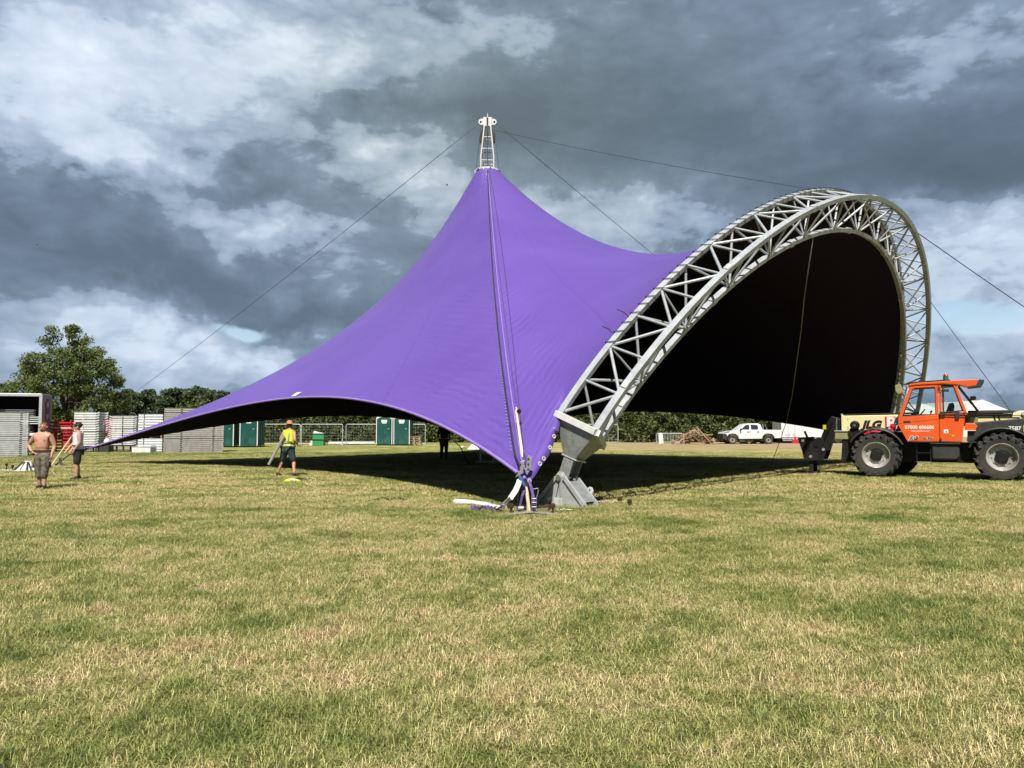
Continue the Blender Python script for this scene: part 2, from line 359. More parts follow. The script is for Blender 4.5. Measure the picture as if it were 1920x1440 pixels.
class MB:
    def __init__(s): s.v = []; s.f = []
    def add(s, vs, fs):
        b = len(s.v); s.v += [tuple(map(float, v)) for v in vs]; s.f += [tuple(b + i for i in f) for f in fs]; return s
    def box(s, c, d, R=None):
        hx, hy, hz = d[0] / 2, d[1] / 2, d[2] / 2
        vs = [Vector((x, y, z)) for x in (-hx, hx) for y in (-hy, hy) for z in (-hz, hz)]
        if R is not None: vs = [R @ v for v in vs]
        return s.add([v + Vector(c) for v in vs], [(0, 1, 3, 2), (4, 6, 7, 5), (0, 4, 5, 1), (2, 3, 7, 6), (0, 2, 6, 4), (1, 5, 7, 3)])
    def bar(s, a, b, w, h, up=(0, 0, 1)):
        a, b = Vector(a), Vector(b); d = (b - a).normalized(); u = Vector(up)
        x = d.cross(u)
        if x.length < 1e-4: x = d.cross(Vector((1, 0, 0)))
        x.normalize(); y = x.cross(d).normalized()
        vs = [p + x * sx * w / 2 + y * sy * h / 2 for p in (a, b) for sx, sy in ((-1, -1), (1, -1), (1, 1), (-1, 1))]
        return s.add(vs, [(0, 1, 2, 3), (7, 6, 5, 4), (0, 4, 5, 1), (1, 5, 6, 2), (2, 6, 7, 3), (3, 7, 4, 0)])
    def tube(s, pts, r, n=8, cap=True):
        pts = [Vector(p) for p in pts]
        rs = r if isinstance(r, (list, tuple)) else [r] * len(pts)
        rings = []; prev = None
        for i, p in enumerate(pts):
            d = (pts[min(i + 1, len(pts) - 1)] - pts[max(i - 1, 0)]).normalized()
            if prev is None:
                x = d.cross(Vector((0, 0, 1)))
                if x.length < 1e-3: x = d.cross(Vector((1, 0, 0)))
            else:
                x = prev - d * prev.dot(d)
            x.normalize(); prev = x; y = d.cross(x)
            rings.append([p + (x * math.cos(2 * math.pi * k / n) + y * math.sin(2 * math.pi * k / n)) * rs[i] for k in range(n)])
        vs = [v for rg in rings for v in rg]; fs = []
        for i in range(len(pts) - 1):
            for k in range(n):
                k2 = (k + 1) % n
                fs.append((i * n + k, i * n + k2, (i + 1) * n + k2, (i + 1) * n + k))
        if cap: fs += [tuple(range(n))[::-1], tuple((len(pts) - 1) * n + k for k in range(n))]
        return s.add(vs, fs)
    def ribbon(s, pts, w, side, t=0.006):
        side = Vector(side).normalized()
        for a, b in zip(pts[:-1], pts[1:]):
            d = (Vector(b) - Vector(a)).normalized()
            s.bar(Vector(a) - d * w * .1, Vector(b) + d * w * .1, w, t, d.cross(side))
        return s
    def lathe(s, prof, n=24, c=(0, 0, 0), axis='Z', close=False, cap=True):
        vs = []; fs = []
        for (r, z) in prof:
            for k in range(n):
                a = 2 * math.pi * k / n
                p = (r * math.cos(a), r * math.sin(a), z)
                if axis == 'Y': p = (p[0], p[2], p[1])
                if axis == 'X': p = (p[2], p[0], p[1])
                vs.append(Vector(p) + Vector(c))
        m = len(prof)
        for i in range(m if close else m - 1):
            j = (i + 1) % m
            for k in range(n):
                k2 = (k + 1) % n
                fs.append((i * n + k, i * n + k2, j * n + k2, j * n + k))
        if not close and cap:
            if prof[0][0] > 1e-5: fs.append(tuple(range(n))[::-1])
            if prof[-1][0] > 1e-5: fs.append(tuple((m - 1) * n + k for k in range(n)))
        return s.add(vs, fs)
    def prism(s, poly, a, b, f=lambda x, y, t: (x, t, y)):
        """polygon (x, z) extruded from y=a to y=b"""
        n = len(poly)
        vs = [f(x, z, a) for x, z in poly] + [f(x, z, b) for x, z in poly]
        fs = [tuple(range(n)), tuple(range(2 * n - 1, n - 1, -1))]
        for i in range(n): fs.append((i, (i + 1) % n + 0, (i + 1) % n + n, i + n)[::-1])
        return s.add(vs, fs)
    def frame(s, outer, inner, a, b, f=lambda x, y, t: (x, t, y)):
        """ring between two polygons with equal vertex count"""
        n = len(outer)
        vs = [f(x, z, y) for y in (a, b) for pl in (outer, inner) for x, z in pl]
        fs = []
        for i in range(n):
            j = (i + 1) % n
            fs += [(i, j, n + j, n + i), (2 * n + i, 3 * n + i, 3 * n + j, 2 * n + j), (i, 2 * n + i, 2 * n + j, j), (n + i, n + j, 3 * n + j, 3 * n + i)]
        return s.add(vs, fs)
    def ball(s, c, r, n=10, m=7, R=None):
        rx, ry, rz = r if isinstance(r, (tuple, list)) else (r, r, r)
        vs = []; fs = []
        for i in range(m + 1):
            t = math.pi * i / m
            for k in range(n):
                a = 2 * math.pi * k / n
                v = Vector((rx * math.sin(t) * math.cos(a), ry * math.sin(t) * math.sin(a), rz * math.cos(t)))
                if R is not None: v = R @ v
                vs.append(v + Vector(c))
        for i in range(m):
            for k in range(n):
                k2 = (k + 1) % n
                fs.append((i * n + k, (i + 1) * n + k, (i + 1) * n + k2, i * n + k2))
        return s.add(vs, fs)
    def build(s, name, m, parent=None, smooth=False, bevel=0.0, loc=None, segs=2):
        me = bpy.data.meshes.new(name)
        me.from_pydata(s.v, [], s.f)
        bm = bmesh.new(); bm.from_mesh(me)
        bmesh.ops.remove_doubles(bm, verts=bm.verts, dist=1e-5) if smooth else None
        bmesh.ops.recalc_face_normals(bm, faces=bm.faces)
        if bevel:
            es = [e for e in bm.edges if len(e.link_faces) == 2 and e.calc_face_angle(0) > 0.5]
            bmesh.ops.bevel(bm, geom=es, offset=bevel, segments=segs, profile=0.5, affect='EDGES', clamp_overlap=True)
        bm.to_mesh(me); bm.free()
        for mm in (m if isinstance(m, (list, tuple)) else [m]): me.materials.append(mm)
        if smooth:
            me.shade_smooth() if hasattr(me, 'shade_smooth') else None
        o = bpy.data.objects.new(name, me); COL.objects.link(o)
        o.parent = parent
        if loc is not None: o.location = loc
        return o

def share(o, parent, name=None, loc=None, rot=None):
    """another object with the same mesh"""
    c = o.copy(); COL.objects.link(c); c.parent = parent
    if loc is not None: c.location = loc
    if rot is not None: c.rotation_euler = rot
    return c

def auto_smooth(o, ang=35):
    me = o.data
    me.shade_smooth()
    bm = bmesh.new(); bm.from_mesh(me)
    for e in bm.edges:
        e.smooth = not (len(e.link_faces) == 2 and e.calc_face_angle(0) > math.radians(ang))
    bm.to_mesh(me); bm.free()
    return o

def text(body, size, m, parent, loc, rot, name='lettering', shear=0.0, bold=0.0, depth=0.003, sx=1.0, align='LEFT'):
    cu = bpy.data.curves.new(name, 'FONT')
    cu.body = body; cu.size = size; cu.shear = shear; cu.offset = bold; cu.extrude = depth; cu.align_x = align
    cu.resolution_u = 3
    o = bpy.data.objects.new(name, cu); COL.objects.link(o)
    bpy.context.view_layer.update()
    me = bpy.data.meshes.new_from_object(o)
    bpy.data.objects.remove(o); bpy.data.curves.remove(cu)
    me.name = name
    me.materials.clear(); me.materials.append(m)
    o = bpy.data.objects.new(name, me); COL.objects.link(o)
    o.parent = parent; o.location = loc; o.rotation_euler = rot; o.scale = (sx, 1, 1)
    return o

def gx(px, d):
    """lateral position of a sight line at distance d"""
    return (px - 960) / F_PX * d
def gd(py):
    """distance of the ground seen at a height in the view"""
    v = -(py - 720) / F_PX
    cp, sp = math.cos(PITCH), math.sin(PITCH)
    return H0 * (cp - v * sp) / -(sp + v * cp)
def gz(py, d):
    v = -(py - 720) / F_PX
    cp, sp = math.cos(PITCH), math.sin(PITCH)
    return H0 + d * (sp + v * cp) / (cp - v * sp)
# ------------------------------------------------------------------ ground and grass
def grass_colour(t, P):
    """dry mown pasture: straw, olive and brown in patches of several sizes"""
    n0 = t.noise(P, 0.16, 3, 0.6, 0.4)
    n1 = t.noise(P, 0.62, 4, 0.62, 0.6)
    n2 = t.noise(P, 2.3, 4, 0.65, 0.3)
    n3 = t.noise(P, 7.0, 3, 0.6)
    sp = t.new('ShaderNodeSeparateXYZ'); t.l.new(P, sp.inputs[0])
    s = t.math('ADD', t.math('MULTIPLY', n1, 0.50), t.math('MULTIPLY', n2, 0.55))
    s = t.math('ADD', s, t.math('MULTIPLY', n0, 0.30))
    s = t.math('ADD', t.math('SUBTRACT', s, 0.160), t.math('MULTIPLY', t.math('SUBTRACT', n3, 0.5), 0.34))
    # long pale streaks left by the mower, running across the field
    cs_ = t.new('ShaderNodeCombineXYZ')
    t.l.new(t.math('ADD', t.math('MULTIPLY', sp.outputs[0], 0.30), t.math('MULTIPLY', sp.outputs[1], 0.10)), cs_.inputs[0])
    t.l.new(t.math('ADD', t.math('MULTIPLY', sp.outputs[1], 1.25), t.math('MULTIPLY', sp.outputs[0], -0.28)), cs_.inputs[1])
    s = t.math('ADD', s, t.math('MULTIPLY', t.math('SUBTRACT', t.noise(cs_.outputs[0], 1.0, 4, 0.6, 0.5), 0.5), 0.50))
    # mowing swaths, faint
    wv = t.math('SINE', t.math('ADD', t.math('MULTIPLY', sp.outputs[1], 2.6), t.math('ADD', t.math('MULTIPLY', sp.outputs[0], 0.9), t.math('MULTIPLY', n0, 16.0))))
    s = t.math('ADD', s, t.math('MULTIPLY', wv, 0.018))
    # bare, pinkish-tan vehicle track along the hedge on the right
    tr = t.math('MULTIPLY', t.smooth(t.math('ADD', sp.outputs[1], t.math('MULTIPLY', n1, 10.0)), 52.0, 62.0),
                t.smooth(sp.outputs[0], 2.0, 12.0))
    # greener margin on the left, far side
    gl = t.math('MULTIPLY', t.smooth(t.math('ADD', sp.outputs[1], t.math('MULTIPLY', n1, 10.0)), 38.0, 48.0), t.smooth(sp.outputs[0], -2.0, 4.0, 1.0, 0.0))
    s = t.math('SUBTRACT', s, t.math('MULTIPLY', gl, 0.07))
    base = t.ramp(s, [(0.25, (0.086, 0.122, 0.026)), (0.38, (0.172, 0.202, 0.049)), (0.48, (0.290, 0.290, 0.092)), (0.58, (0.46, 0.395, 0.180)), (0.72, (0.50, 0.355, 0.200))])
    base = t.mix(t.math('MULTIPLY', tr, 0.85), base, (0.37, 0.27, 0.165))
    return base, n2, n3

m = bpy.data.materials.new('dry_pasture_ground'); m.use_nodes = True
t = NT(m.node_tree); bs = t.n['Principled BSDF']
g = t.new('ShaderNodeNewGeometry'); P = g.outputs['Position']
base, n2, n3 = grass_colour(t, P)
sp = t.new('ShaderNodeSeparateXYZ'); t.l.new(P, sp.inputs[0])
nf = t.noise(P, 38.0, 4, 0.7)
near = t.smooth(sp.outputs[1], 4.0, 30.0, 0.62, 1.0)
col = t.mix(1.0, base, t.ramp(nf, [(0.30, (0.50, 0.46, 0.42)), (0.55, (1.0, 1.0, 1.0)), (0.75, (1.25, 1.22, 1.15))]), 'MULTIPLY')
dirt = t.mix(t.smooth(n3, 0.45, 0.72), (0.085, 0.072, 0.036), (0.15, 0.115, 0.068))
col = t.mix(t.smooth(sp.outputs[1], 7.0, 24.0, 0.55, 0.0), col, dirt)
t.l.new(col, bs.inputs['Base Color']); bs.inputs['Roughness'].default_value = 0.95
bs.inputs['Specular IOR Level'].default_value = 0.1
bn = t.new('ShaderNodeBump'); bn.inputs['Strength'].default_value = 0.9; bn.inputs['Distance'].default_value = 0.06
t.l.new(t.math('ADD', nf, t.math('MULTIPLY', n3, 0.6)), bn.inputs['Height']); t.l.new(bn.outputs[0], bs.inputs['Normal'])
M['ground'] = m

def ground_height(x, y):
    d = np.hypot(x, y)
    return 0.007 * np.sin(x * 1.3 + 0.7 * np.sin(y * .9)) * np.sin(y * 1.1 + 1.0) * np.clip(1.2 - d / 60, 0, 1)

xs = np.concatenate([np.linspace(-700, -60, 14), np.linspace(-56, 56, 141), np.linspace(60, 700, 14)])
ys = np.concatenate([np.linspace(-300, -12, 8), np.linspace(-8, 80, 111), np.linspace(90, 900, 16)])
gxv, gyv = np.meshgrid(xs, ys)
gzv = ground_height(gxv, gyv)
nv, nw = len(ys), len(xs)
vs = np.stack([gxv, gyv, gzv], -1).reshape(-1, 3)
ii = np.arange((nv - 1) * nw).reshape(nv - 1, nw)[:, :-1].ravel()
fs = np.stack([ii, ii + 1, ii + 1 + nw, ii + nw], -1)
me = bpy.data.meshes.new('ground'); me.from_pydata(vs.tolist(), [], fs.tolist()); me.materials.append(M['ground']); me.shade_smooth()
ground = bpy.data.objects.new('ground', me); COL.objects.link(ground)
setp(ground, 'dry mown grass field with straw and green patches', None, None, 'structure')

# blades
m = bpy.data.materials.new('grass_blade'); m.use_nodes = True
t = NT(m.node_tree); bs = t.n['Principled BSDF']
g = t.new('ShaderNodeNewGeometry'); P = g.outputs['Position']
base, n2, n3 = grass_colour(t, P)
rnd = g.outputs['Random Per Island']
var = t.ramp(rnd, [(0.0, (0.12, 0.20, 0.08)), (0.28, (0.46, 0.56, 0.32)), (0.58, (1.10, 1.07, 1.0)), (0.82, (1.60, 1.55, 1.75)), (1.0, (1.85, 1.80, 2.4))])
col = t.mix(1.0, base, var, 'MULTIPLY')
t.l.new(col, bs.inputs['Base Color']); bs.inputs['Roughness'].default_value = 0.5
bs.inputs['Specular IOR Level'].default_value = 0.3
trn = t.new('ShaderNodeBsdfTranslucent'); t.l.new(col, trn.inputs[0])
mx = t.new('ShaderNodeMixShader'); mx.inputs[0].default_value = 0.14
t.l.new(bs.outputs[0], mx.inputs[1]); t.l.new(trn.outputs[0], mx.inputs[2]); t.l.new(mx.outputs[0], t.n['Material Output'].inputs[0])
M['blade'] = m

def blade_patch(name, size, n, wid, ln, lean, seed):
    r = np.random.default_rng(seed)
    bx, by = r.uniform(-size / 2, size / 2, (2, n))
    # tufts: pull towards a few centres
    cx, cy = r.uniform(-size / 2, size / 2, (2, max(4, n // 14)))
    k = r.integers(0, len(cx), n); pull = r.random(n) < 0.6
    bx = np.where(pull, cx[k] + r.normal(0, .018 * size / .4, n), bx); by = np.where(pull, cy[k] + r.normal(0, .018 * size / .4, n), by)
    L = r.uniform(ln[0], ln[1], n) * r.uniform(.6, 1.0, n); a = r.uniform(0, 2 * np.pi, n)
    th = np.clip(r.normal(lean, 0.42, n), 0.1, 1.52)
    lying = r.random(n) < 0.42
    th = np.where(lying, r.uniform(1.3, 1.52, n), th); L = np.where(lying, L * 1.5, L); z0 = np.where(lying, r.uniform(.004, .028, n), 0)
    W = r.uniform(wid[0], wid[1], n)
    dx, dy = np.cos(a), np.sin(a); qx, qy = -dy, dx
    th1 = th * 0.6
    mx_, mz_ = np.sin(th1) * L * .55, np.cos(th1) * L * .55
    tx_, tz_ = mx_ + np.sin(np.minimum(th * 1.25, 1.6)) * L * .45, mz_ + np.cos(np.minimum(th * 1.25, 1.6)) * L * .45
    def pt(h, z, s): return np.stack([bx + dx * h + qx * s, by + dy * h + qy * s, z + z0], -1)
    V = np.stack([pt(0, 0 * L, -W / 2), pt(0, 0 * L, W / 2), pt(mx_, mz_, W * .42), pt(mx_, mz_, -W * .42), pt(tx_, tz_, 0 * W)], 1).reshape(-1, 3)
    b = np.arange(n)[:, None] * 5
    quads = (b + np.array([0, 1, 2, 3])); tris = (b + np.array([3, 2, 4]))
    me = bpy.data.meshes.new(name); me.from_pydata(V.tolist(), [], quads.tolist() + tris.tolist())
    me.materials.append(M['blade'])
    return bpy.data.objects.new(name, me)

patch_col = bpy.data.collections.new('grass_patches')     # source meshes for the grass, not linked to the scene
for i in range(5): patch_col.objects.link(blade_patch('grass_patch_a%d' % i, 0.42, 520, (0.0018, 0.0036), (0.028, 0.075), 1.2, 100 + i))
for i in range(4): patch_col.objects.link(blade_patch('grass_patch_b%d' % i, 0.9, 760, (0.004, 0.008), (0.03, 0.07), 1.0, 200 + i))

def scatter(d0, d1, per_m2, pick, seed):
    """jittered grid, so that no bare gaps open by chance"""
    r = np.random.default_rng(seed); st = 1 / math.sqrt(per_m2)
    xs_, ys_ = np.meshgrid(np.arange(-50, 50, st), np.arange(d0, d1, st))
    x = (xs_ + r.uniform(-.6, .6, xs_.shape) * st).ravel(); d = (ys_ + r.uniform(-.6, .6, ys_.shape) * st).ravel()
    k = np.abs(x) < .88 * d + 4.5
    return np.stack([x[k], d[k]], -1), r.integers(pick[0], pick[1], int(k.sum()))
A, ka = scatter(2.4, 9, 24, (0, 5), 1)
B_, kb = scatter(9, 17, 22, (0, 5), 2)
C_, kc = scatter(16, 46, 3.2, (5, 9), 3)
pts = np.concatenate([A, B_, C_]); kk = np.concatenate([ka, kb, kc])
me = bpy.data.meshes.new('grass')
zz = ground_height(pts[:, 0], pts[:, 1])
me.from_pydata(np.column_stack([pts, zz]).tolist(), [], [])
r = np.random.default_rng(9)
at = me.attributes.new('pick', 'INT', 'POINT'); at.data.foreach_set('value', kk.astype(np.int32))
at = me.attributes.new('spin', 'FLOAT', 'POINT'); at.data.foreach_set('value', r.uniform(0, 6.283, len(kk)).astype(np.float32))
hs = np.clip(r.normal(1.0, .22, len(kk)), .5, 1.6)
lush = np.sin(pts[:, 0] * 1.7 + 2 * np.sin(pts[:, 1] * .8)) * np.sin(pts[:, 1] * 1.3 + np.sin(pts[:, 0] * 1.1))
hs = hs * (1 + .15 * lush)
at = me.attributes.new('size', 'FLOAT', 'POINT'); at.data.foreach_set('value', hs.astype(np.float32))
grass = bpy.data.objects.new('grass', me); COL.objects.link(grass)
setp(grass, 'short dry mown grass blades across the field', None, None, 'stuff')
ng = bpy.data.node_groups.new('grass_scatter', 'GeometryNodeTree')
ng.interface.new_socket('Geometry', in_out='INPUT', socket_type='NodeSocketGeometry')
ng.interface.new_socket('Geometry', in_out='OUTPUT', socket_type='NodeSocketGeometry')
gi = ng.nodes.new('NodeGroupInput'); go = ng.nodes.new('NodeGroupOutput')
iop = ng.nodes.new('GeometryNodeInstanceOnPoints')
ci = ng.nodes.new('GeometryNodeCollectionInfo'); ci.inputs[0].default_value = patch_col
ci.inputs['Separate Children'].default_value = True; ci.inputs['Reset Children'].default_value = True
def named(n, tp):
    a = ng.nodes.new('GeometryNodeInputNamedAttribute'); a.data_type = tp; a.inputs[0].default_value = n; return a.outputs[0]
cx = ng.nodes.new('ShaderNodeCombineXYZ'); ng.links.new(named('spin', 'FLOAT'), cx.inputs[2])
cs = ng.nodes.new('ShaderNodeCombineXYZ'); cs.inputs[0].default_value = 1; cs.inputs[1].default_value = 1; ng.links.new(named('size', 'FLOAT'), cs.inputs[2])
ng.links.new(gi.outputs[0], iop.inputs['Points']); ng.links.new(ci.outputs[0], iop.inputs['Instance'])
iop.inputs['Pick Instance'].default_value = True
ng.links.new(named('pick', 'INT'), iop.inputs['Instance Index'])
ng.links.new(cx.outputs[0], iop.inputs['Rotation']); ng.links.new(cs.outputs[0], iop.inputs['Scale'])
ng.links.new(iop.outputs[0], go.inputs[0])
md = grass.modifiers.new('scatter', 'NODES'); md.node_group = ng

# ------------------------------------------------------------------ trees and hedge
def leaf_cards(name, pts, size, m, parent, seed, flat=0.0):
    r = np.random.default_rng(seed); n = len(pts)
    s = r.uniform(size * .6, size * 1.25, n)[:, None]
    a = r.normal(size=(n, 3)); a /= np.linalg.norm(a, axis=1)[:, None]
    b = r.normal(size=(n, 3)); b[:, 2] *= (1 - flat); b -= a * (a * b).sum(1)[:, None]; b /= np.linalg.norm(b, axis=1)[:, None]
    a, b = a * s * .5, b * s * .36
    V = np.stack([pts - a, pts + b * .9 - a * .1, pts + a, pts - b * .9 + a * .15], 1).reshape(-1, 3)
    q = np.arange(n)[:, None] * 4 + np.array([0, 1, 2, 3])
    me = bpy.data.meshes.new(name); me.from_pydata(V.tolist(), [], q.tolist()); me.materials.append(m)
    o = bpy.data.objects.new(name, me); COL.objects.link(o); o.parent = parent
    return o

def grow(base, tips_target, r0, seed, mb, h, spread, levels=4, split=(2, 4)):
    """recursive limbs; returns twig ends"""
    rr = random.Random(seed); tips = []
    def limb(p, d, L, r, lv):
        pts = [p]; q = Vector(p); dd = Vector(d)
        for i in range(3):
            dd = (dd + Vector((rr.uniform(-.22, .22), rr.uniform(-.22, .22), rr.uniform(-.05, .16)))).normalized()
            q = q + dd * L / 3; pts.append(Vector(q))
            if lv >= 2: tips.append(Vector(q))
        mb.tube(pts, [r, r * .85, r * .7, r * .55], 6 if lv < 2 else 4, cap=False)
        if lv >= levels: tips.append(q); return
        n = rr.randint(*split)
        for k in range(n):
            a = rr.uniform(0, 2 * math.pi) if lv else 2 * math.pi * k / n + rr.uniform(-.4, .4)
            tilt = rr.uniform(.35, .95) * spread
            x = dd.orthogonal().normalized(); y = dd.cross(x)
            nd = (dd * math.cos(tilt) + (x * math.cos(a) + y * math.sin(a)) * math.sin(tilt)).normalized()
            limb(q, nd, L * rr.uniform(.62, .86), r * rr.uniform(.5, .68), lv + 1)
    limb(Vector(base), Vector((0, 0, 1)), h, r0, 0)
    return tips

def broad_tree(loc, label, seed, height, width):
    """open-crowned field tree: a dome of leaf clumps on the ends of rising limbs"""
    t = thing('broadleaf_tree', label, 'tree', loc)
    r = np.random.default_rng(seed); mb = MB()
    zb = 1.2; hw = width / 2; n = 185
    q = r.random(n) ** .55; a = r.uniform(0, 2 * np.pi, n); e = np.arcsin(r.uniform(-.15, 1, n))
    rad = .50 + .50 * q
    lump = 1 + .10 * np.sin(a * 3 + 1) * np.cos(e * 2) + .08 * np.sin(a * 5 + 2 + e * 4)
    base = .30 + .70 * np.clip((e + .12) / 1.2, 0, 1)
    C = np.stack([np.cos(a) * np.cos(e) * hw * rad * lump, np.sin(a) * np.cos(e) * hw * rad * lump, zb + height * .26 + np.sin(e) * (height * .74 - zb - .5) * rad * lump], -1)
    low = np.stack([r.uniform(-.95, .95, 34) * hw, r.uniform(-.7, .7, 34) * hw, r.uniform(.10, .30, 34) * height], -1)   # sucker growth and side branches low down
    C = np.concatenate([C, low]); n = len(C)
    nl = 9; forks = []
    for k in range(nl):
        an = 2 * np.pi * k / nl + r.uniform(-.2, .2); rr0 = hw * r.uniform(.28, .5); zf = height * r.uniform(.38, .58)
        if k % 3 == 0: rr0 *= .4; zf = height * .66
        f = Vector((math.cos(an) * rr0, math.sin(an) * rr0, zf)); st = Vector((r.uniform(-.15, .15), r.uniform(-.15, .15), height * r.uniform(.10, .20)))
        m1 = st.lerp(f, .5) + Vector((r.uniform(-.25, .25), r.uniform(-.25, .25), -.2))
        mb.tube([st, m1, f], [.19, .13, .085], 6, cap=False); forks += [(m1, .12), (f, .085)]
    mb.tube([(0, 0, 0), (.05, .02, height * .1), (0, 0, height * .22)], [.42, .34, .26], 9)
    for c in C:
        cv = Vector(c); f, fr_ = min(forks, key=lambda z: (z[0] - cv).length + max(0, z[0].z - cv.z) * 1.5)
        mid_ = f.lerp(cv, .5) + Vector((r.uniform(-.3, .3), r.uniform(-.3, .3), r.uniform(-.1, .35)))
        mb.tube([f, mid_, cv, cv + (cv - mid_) * .15], [fr_ * .62, .04, .022, .012], 5, cap=False)
        forks.append((mid_, .05))
    mb.build('trunk', M['bark'], t, smooth=True)
    per = 190
    sz = np.repeat(r.uniform(.48, .92, n), per)[:, None]
    d = r.normal(size=(n * per, 3)); d /= np.linalg.norm(d, axis=1)[:, None]
    pts = np.repeat(C, per, 0) + d * sz * r.random((n * per, 1)) ** .5 * np.array([1.1, 1.1, .75])
    leaf_cards('crown', pts, .225, M['leaf'], t, seed)
    return t

def clump_tree(name, loc, label, seed, height, width, m, n=4200, size=.5, low=.05, conical=.3, group=None, cat='tree'):
    t = thing(name, label, cat, loc, 0, group)
    r = np.random.default_rng(seed)
    mb = MB(); mb.tube([(0, 0, 0), (.1, 0, height * .4), (0, .1, height * .92)], [height * .03, height * .02, .03], 7)
    nb = 60
    zc = height * (low + .03 + (0.93 - low) * r.random(nb))
    wid = width / 2 * np.sqrt(np.clip(1 - np.abs((zc / height - .42) / .62) ** (2.2), .02, 1)) * (1 - conical * (zc / height) ** 1.5)
    an = r.uniform(0, 2 * np.pi, nb); rad = wid * np.sqrt(r.uniform(.1, 1, nb))
    cl = np.stack([np.cos(an) * rad, np.sin(an) * rad, zc], -1)
    for c in cl[:12]: mb.tube([(0, 0, max(.3, c[2] * .7)), tuple(c * np.array([.6, .6, .92])), tuple(c)], [.07, .05, .02], 4, cap=False)
    mb.build('trunk', M['bark'], t, smooth=True)
    per = n // nb
    sp = np.repeat(r.uniform(.06, .12, nb) * height, per)[:, None]
    d = r.normal(size=(nb * per, 3)); d /= np.linalg.norm(d, axis=1)[:, None]
    pts = np.repeat(cl, per, 0) + d * sp * (r.random((nb * per, 1)) ** .45) * np.array([1.25, 1.25, .85])
    pts[:, 2] = np.maximum(pts[:, 2], .15)
    leaf_cards('crown', pts, size, m, t, seed)
    return t

d = 74
broad_tree((gx(128, d), d, 0), 'tall spreading broadleaf tree with open airy crown behind the lorry trailer', 21, gz(612, d), 206 / F_PX * d * .92)
TREES = [  # view position of the middle, distance, top in the view, width in metres, kind, label
    (30, 88, 716, 6.0, 'broad', 'low round bushy tree behind the trailer roof, at the left edge'),
    (105, 86, 730, 8.5, 'broad', 'dark bushy tree under the big broadleaf tree'),
    (178, 84, 735, 7.5, 'broad', 'dark bushy tree behind the tall white stack of panels'),
    (232, 92, 728, 6.5, 'pine', 'dark conifer just right of the tall broadleaf tree, where the wire ends'),
    (268, 90, 733, 6.0, 'pine', 'dark conifer behind the gap between the white stacks'),
    (300, 94, 727, 6.5, 'pine', 'conifer with pointed leader behind the left end of the tall grey deck stack'),
    (338, 92, 729, 7.0, 'pine', 'broad dark conifer behind the middle of the tall grey deck stack'),
    (372, 95, 725, 6.5, 'pine', 'tallest dark conifer of the row behind the grey deck stack'),
    (404, 93, 731, 6.0, 'pine', 'dark conifer half hidden by the purple tent edge'),
    (440, 95, 742, 6.5, 'pine', 'dark conifer behind the purple tent slope, nearly hidden'),
]
for i, (px, d, top, wid, kind, lab) in enumerate(TREES):
    h = gz(top, d)
    if kind == 'broad':
        clump_tree('bushy_tree', (gx(px, d), d, 0), lab, 300 + i, h, wid * 1.25, M['hedge'], 9000, .36, .0, .2, 'trees along the far field edge')
    else:
        clump_tree('conifer_tree', (gx(px, d), d, 0), lab, 300 + i, h, wid * 1.2, M['pine'], 9000, .36, .0, .55, 'trees along the far field edge')

def hedge(name, label, x0, y0, x1, y1, h, depth, n, seed, topm=True):
    L = math.hypot(x1 - x0, y1 - y0)
    t = thing(name, label, 'hedge', ((x0 + x1) / 2, (y0 + y1) / 2, 0), math.atan2(y1 - y0, x1 - x0))
    r = np.random.default_rng(seed)
    u = r.uniform(-L / 2, L / 2, n)
    hh = h * (1 + .07 * np.sin(u * .55 + 1) + .05 * np.sin(u * 1.9) + .04 * np.sin(u * 4.7))
    z = hh * (1 - r.random(n) ** 1.6) * r.uniform(.85, 1.0, n)
    bulge = .35 * np.sin(u * 1.6 + z * 1.1) * np.sin(z * 1.9 + u * .4) + .18 * np.sin(u * 4.1 - z * 3)
    front = -depth / 2 * np.sqrt(np.clip(1.02 - (z / hh) ** 3, 0.05, 1)) - bulge
    y = front + np.abs(r.normal(0, .22, n)) + (r.random(n) < .25) * r.uniform(0, depth, n)
    P_ = np.stack([u, y, z + .05], -1)
    leaf_cards('foliage', P_, .30, M['hedge'], t, seed)
    # dense dark heart of stems and shade leaves
    k = n // 5
    u = r.uniform(-L / 2, L / 2, k); hh = h * .92
    P_ = np.stack([u, r.uniform(-depth * .28, depth * .3, k), r.uniform(.1, hh, k)], -1)
    leaf_cards('inner_foliage', P_, .75, M['hedge'], t, seed + 1)
    if topm:
        k = n // 4
        u = r.uniform(-L / 2, L / 2, k)
        P_ = np.stack([u, r.normal(-depth * .1, depth * .25, k), h * (.86 + .10 * np.sin(u * .55 + 1) + .07 * np.sin(u * 1.9)) + r.exponential(.22, k)], -1)
        leaf_cards('top_growth', P_, .30, M['hedge_top'], t, seed + 2)
    mb = MB()
    for i in range(int(L / 1.4)):
        x = -L / 2 + i * 1.4 + r.uniform(-.4, .4)
        mb.tube([(x, 0, 0), (x + r.uniform(-.3, .3), r.uniform(-.2, .2), h * .45), (x + r.uniform(-.6, .6), r.uniform(-.4, .4), h * .85)], [.07, .05, .02], 5, cap=False)
    setp(mb.build('stems', M['bark'], t), kind='stuff')
    return t
hedge('hedge', 'tall dense green hedge along the far side of the field', gx(440, 72) - 6, 73.5, gx(1640, 74), 75, 3.5, 2.6, 42000, 51)
hedge('hedge', 'distant low dark hedge beyond the cream marquees on the right', 36, 150, 150, 135, 3.2, 3.0, 7000, 57, False)
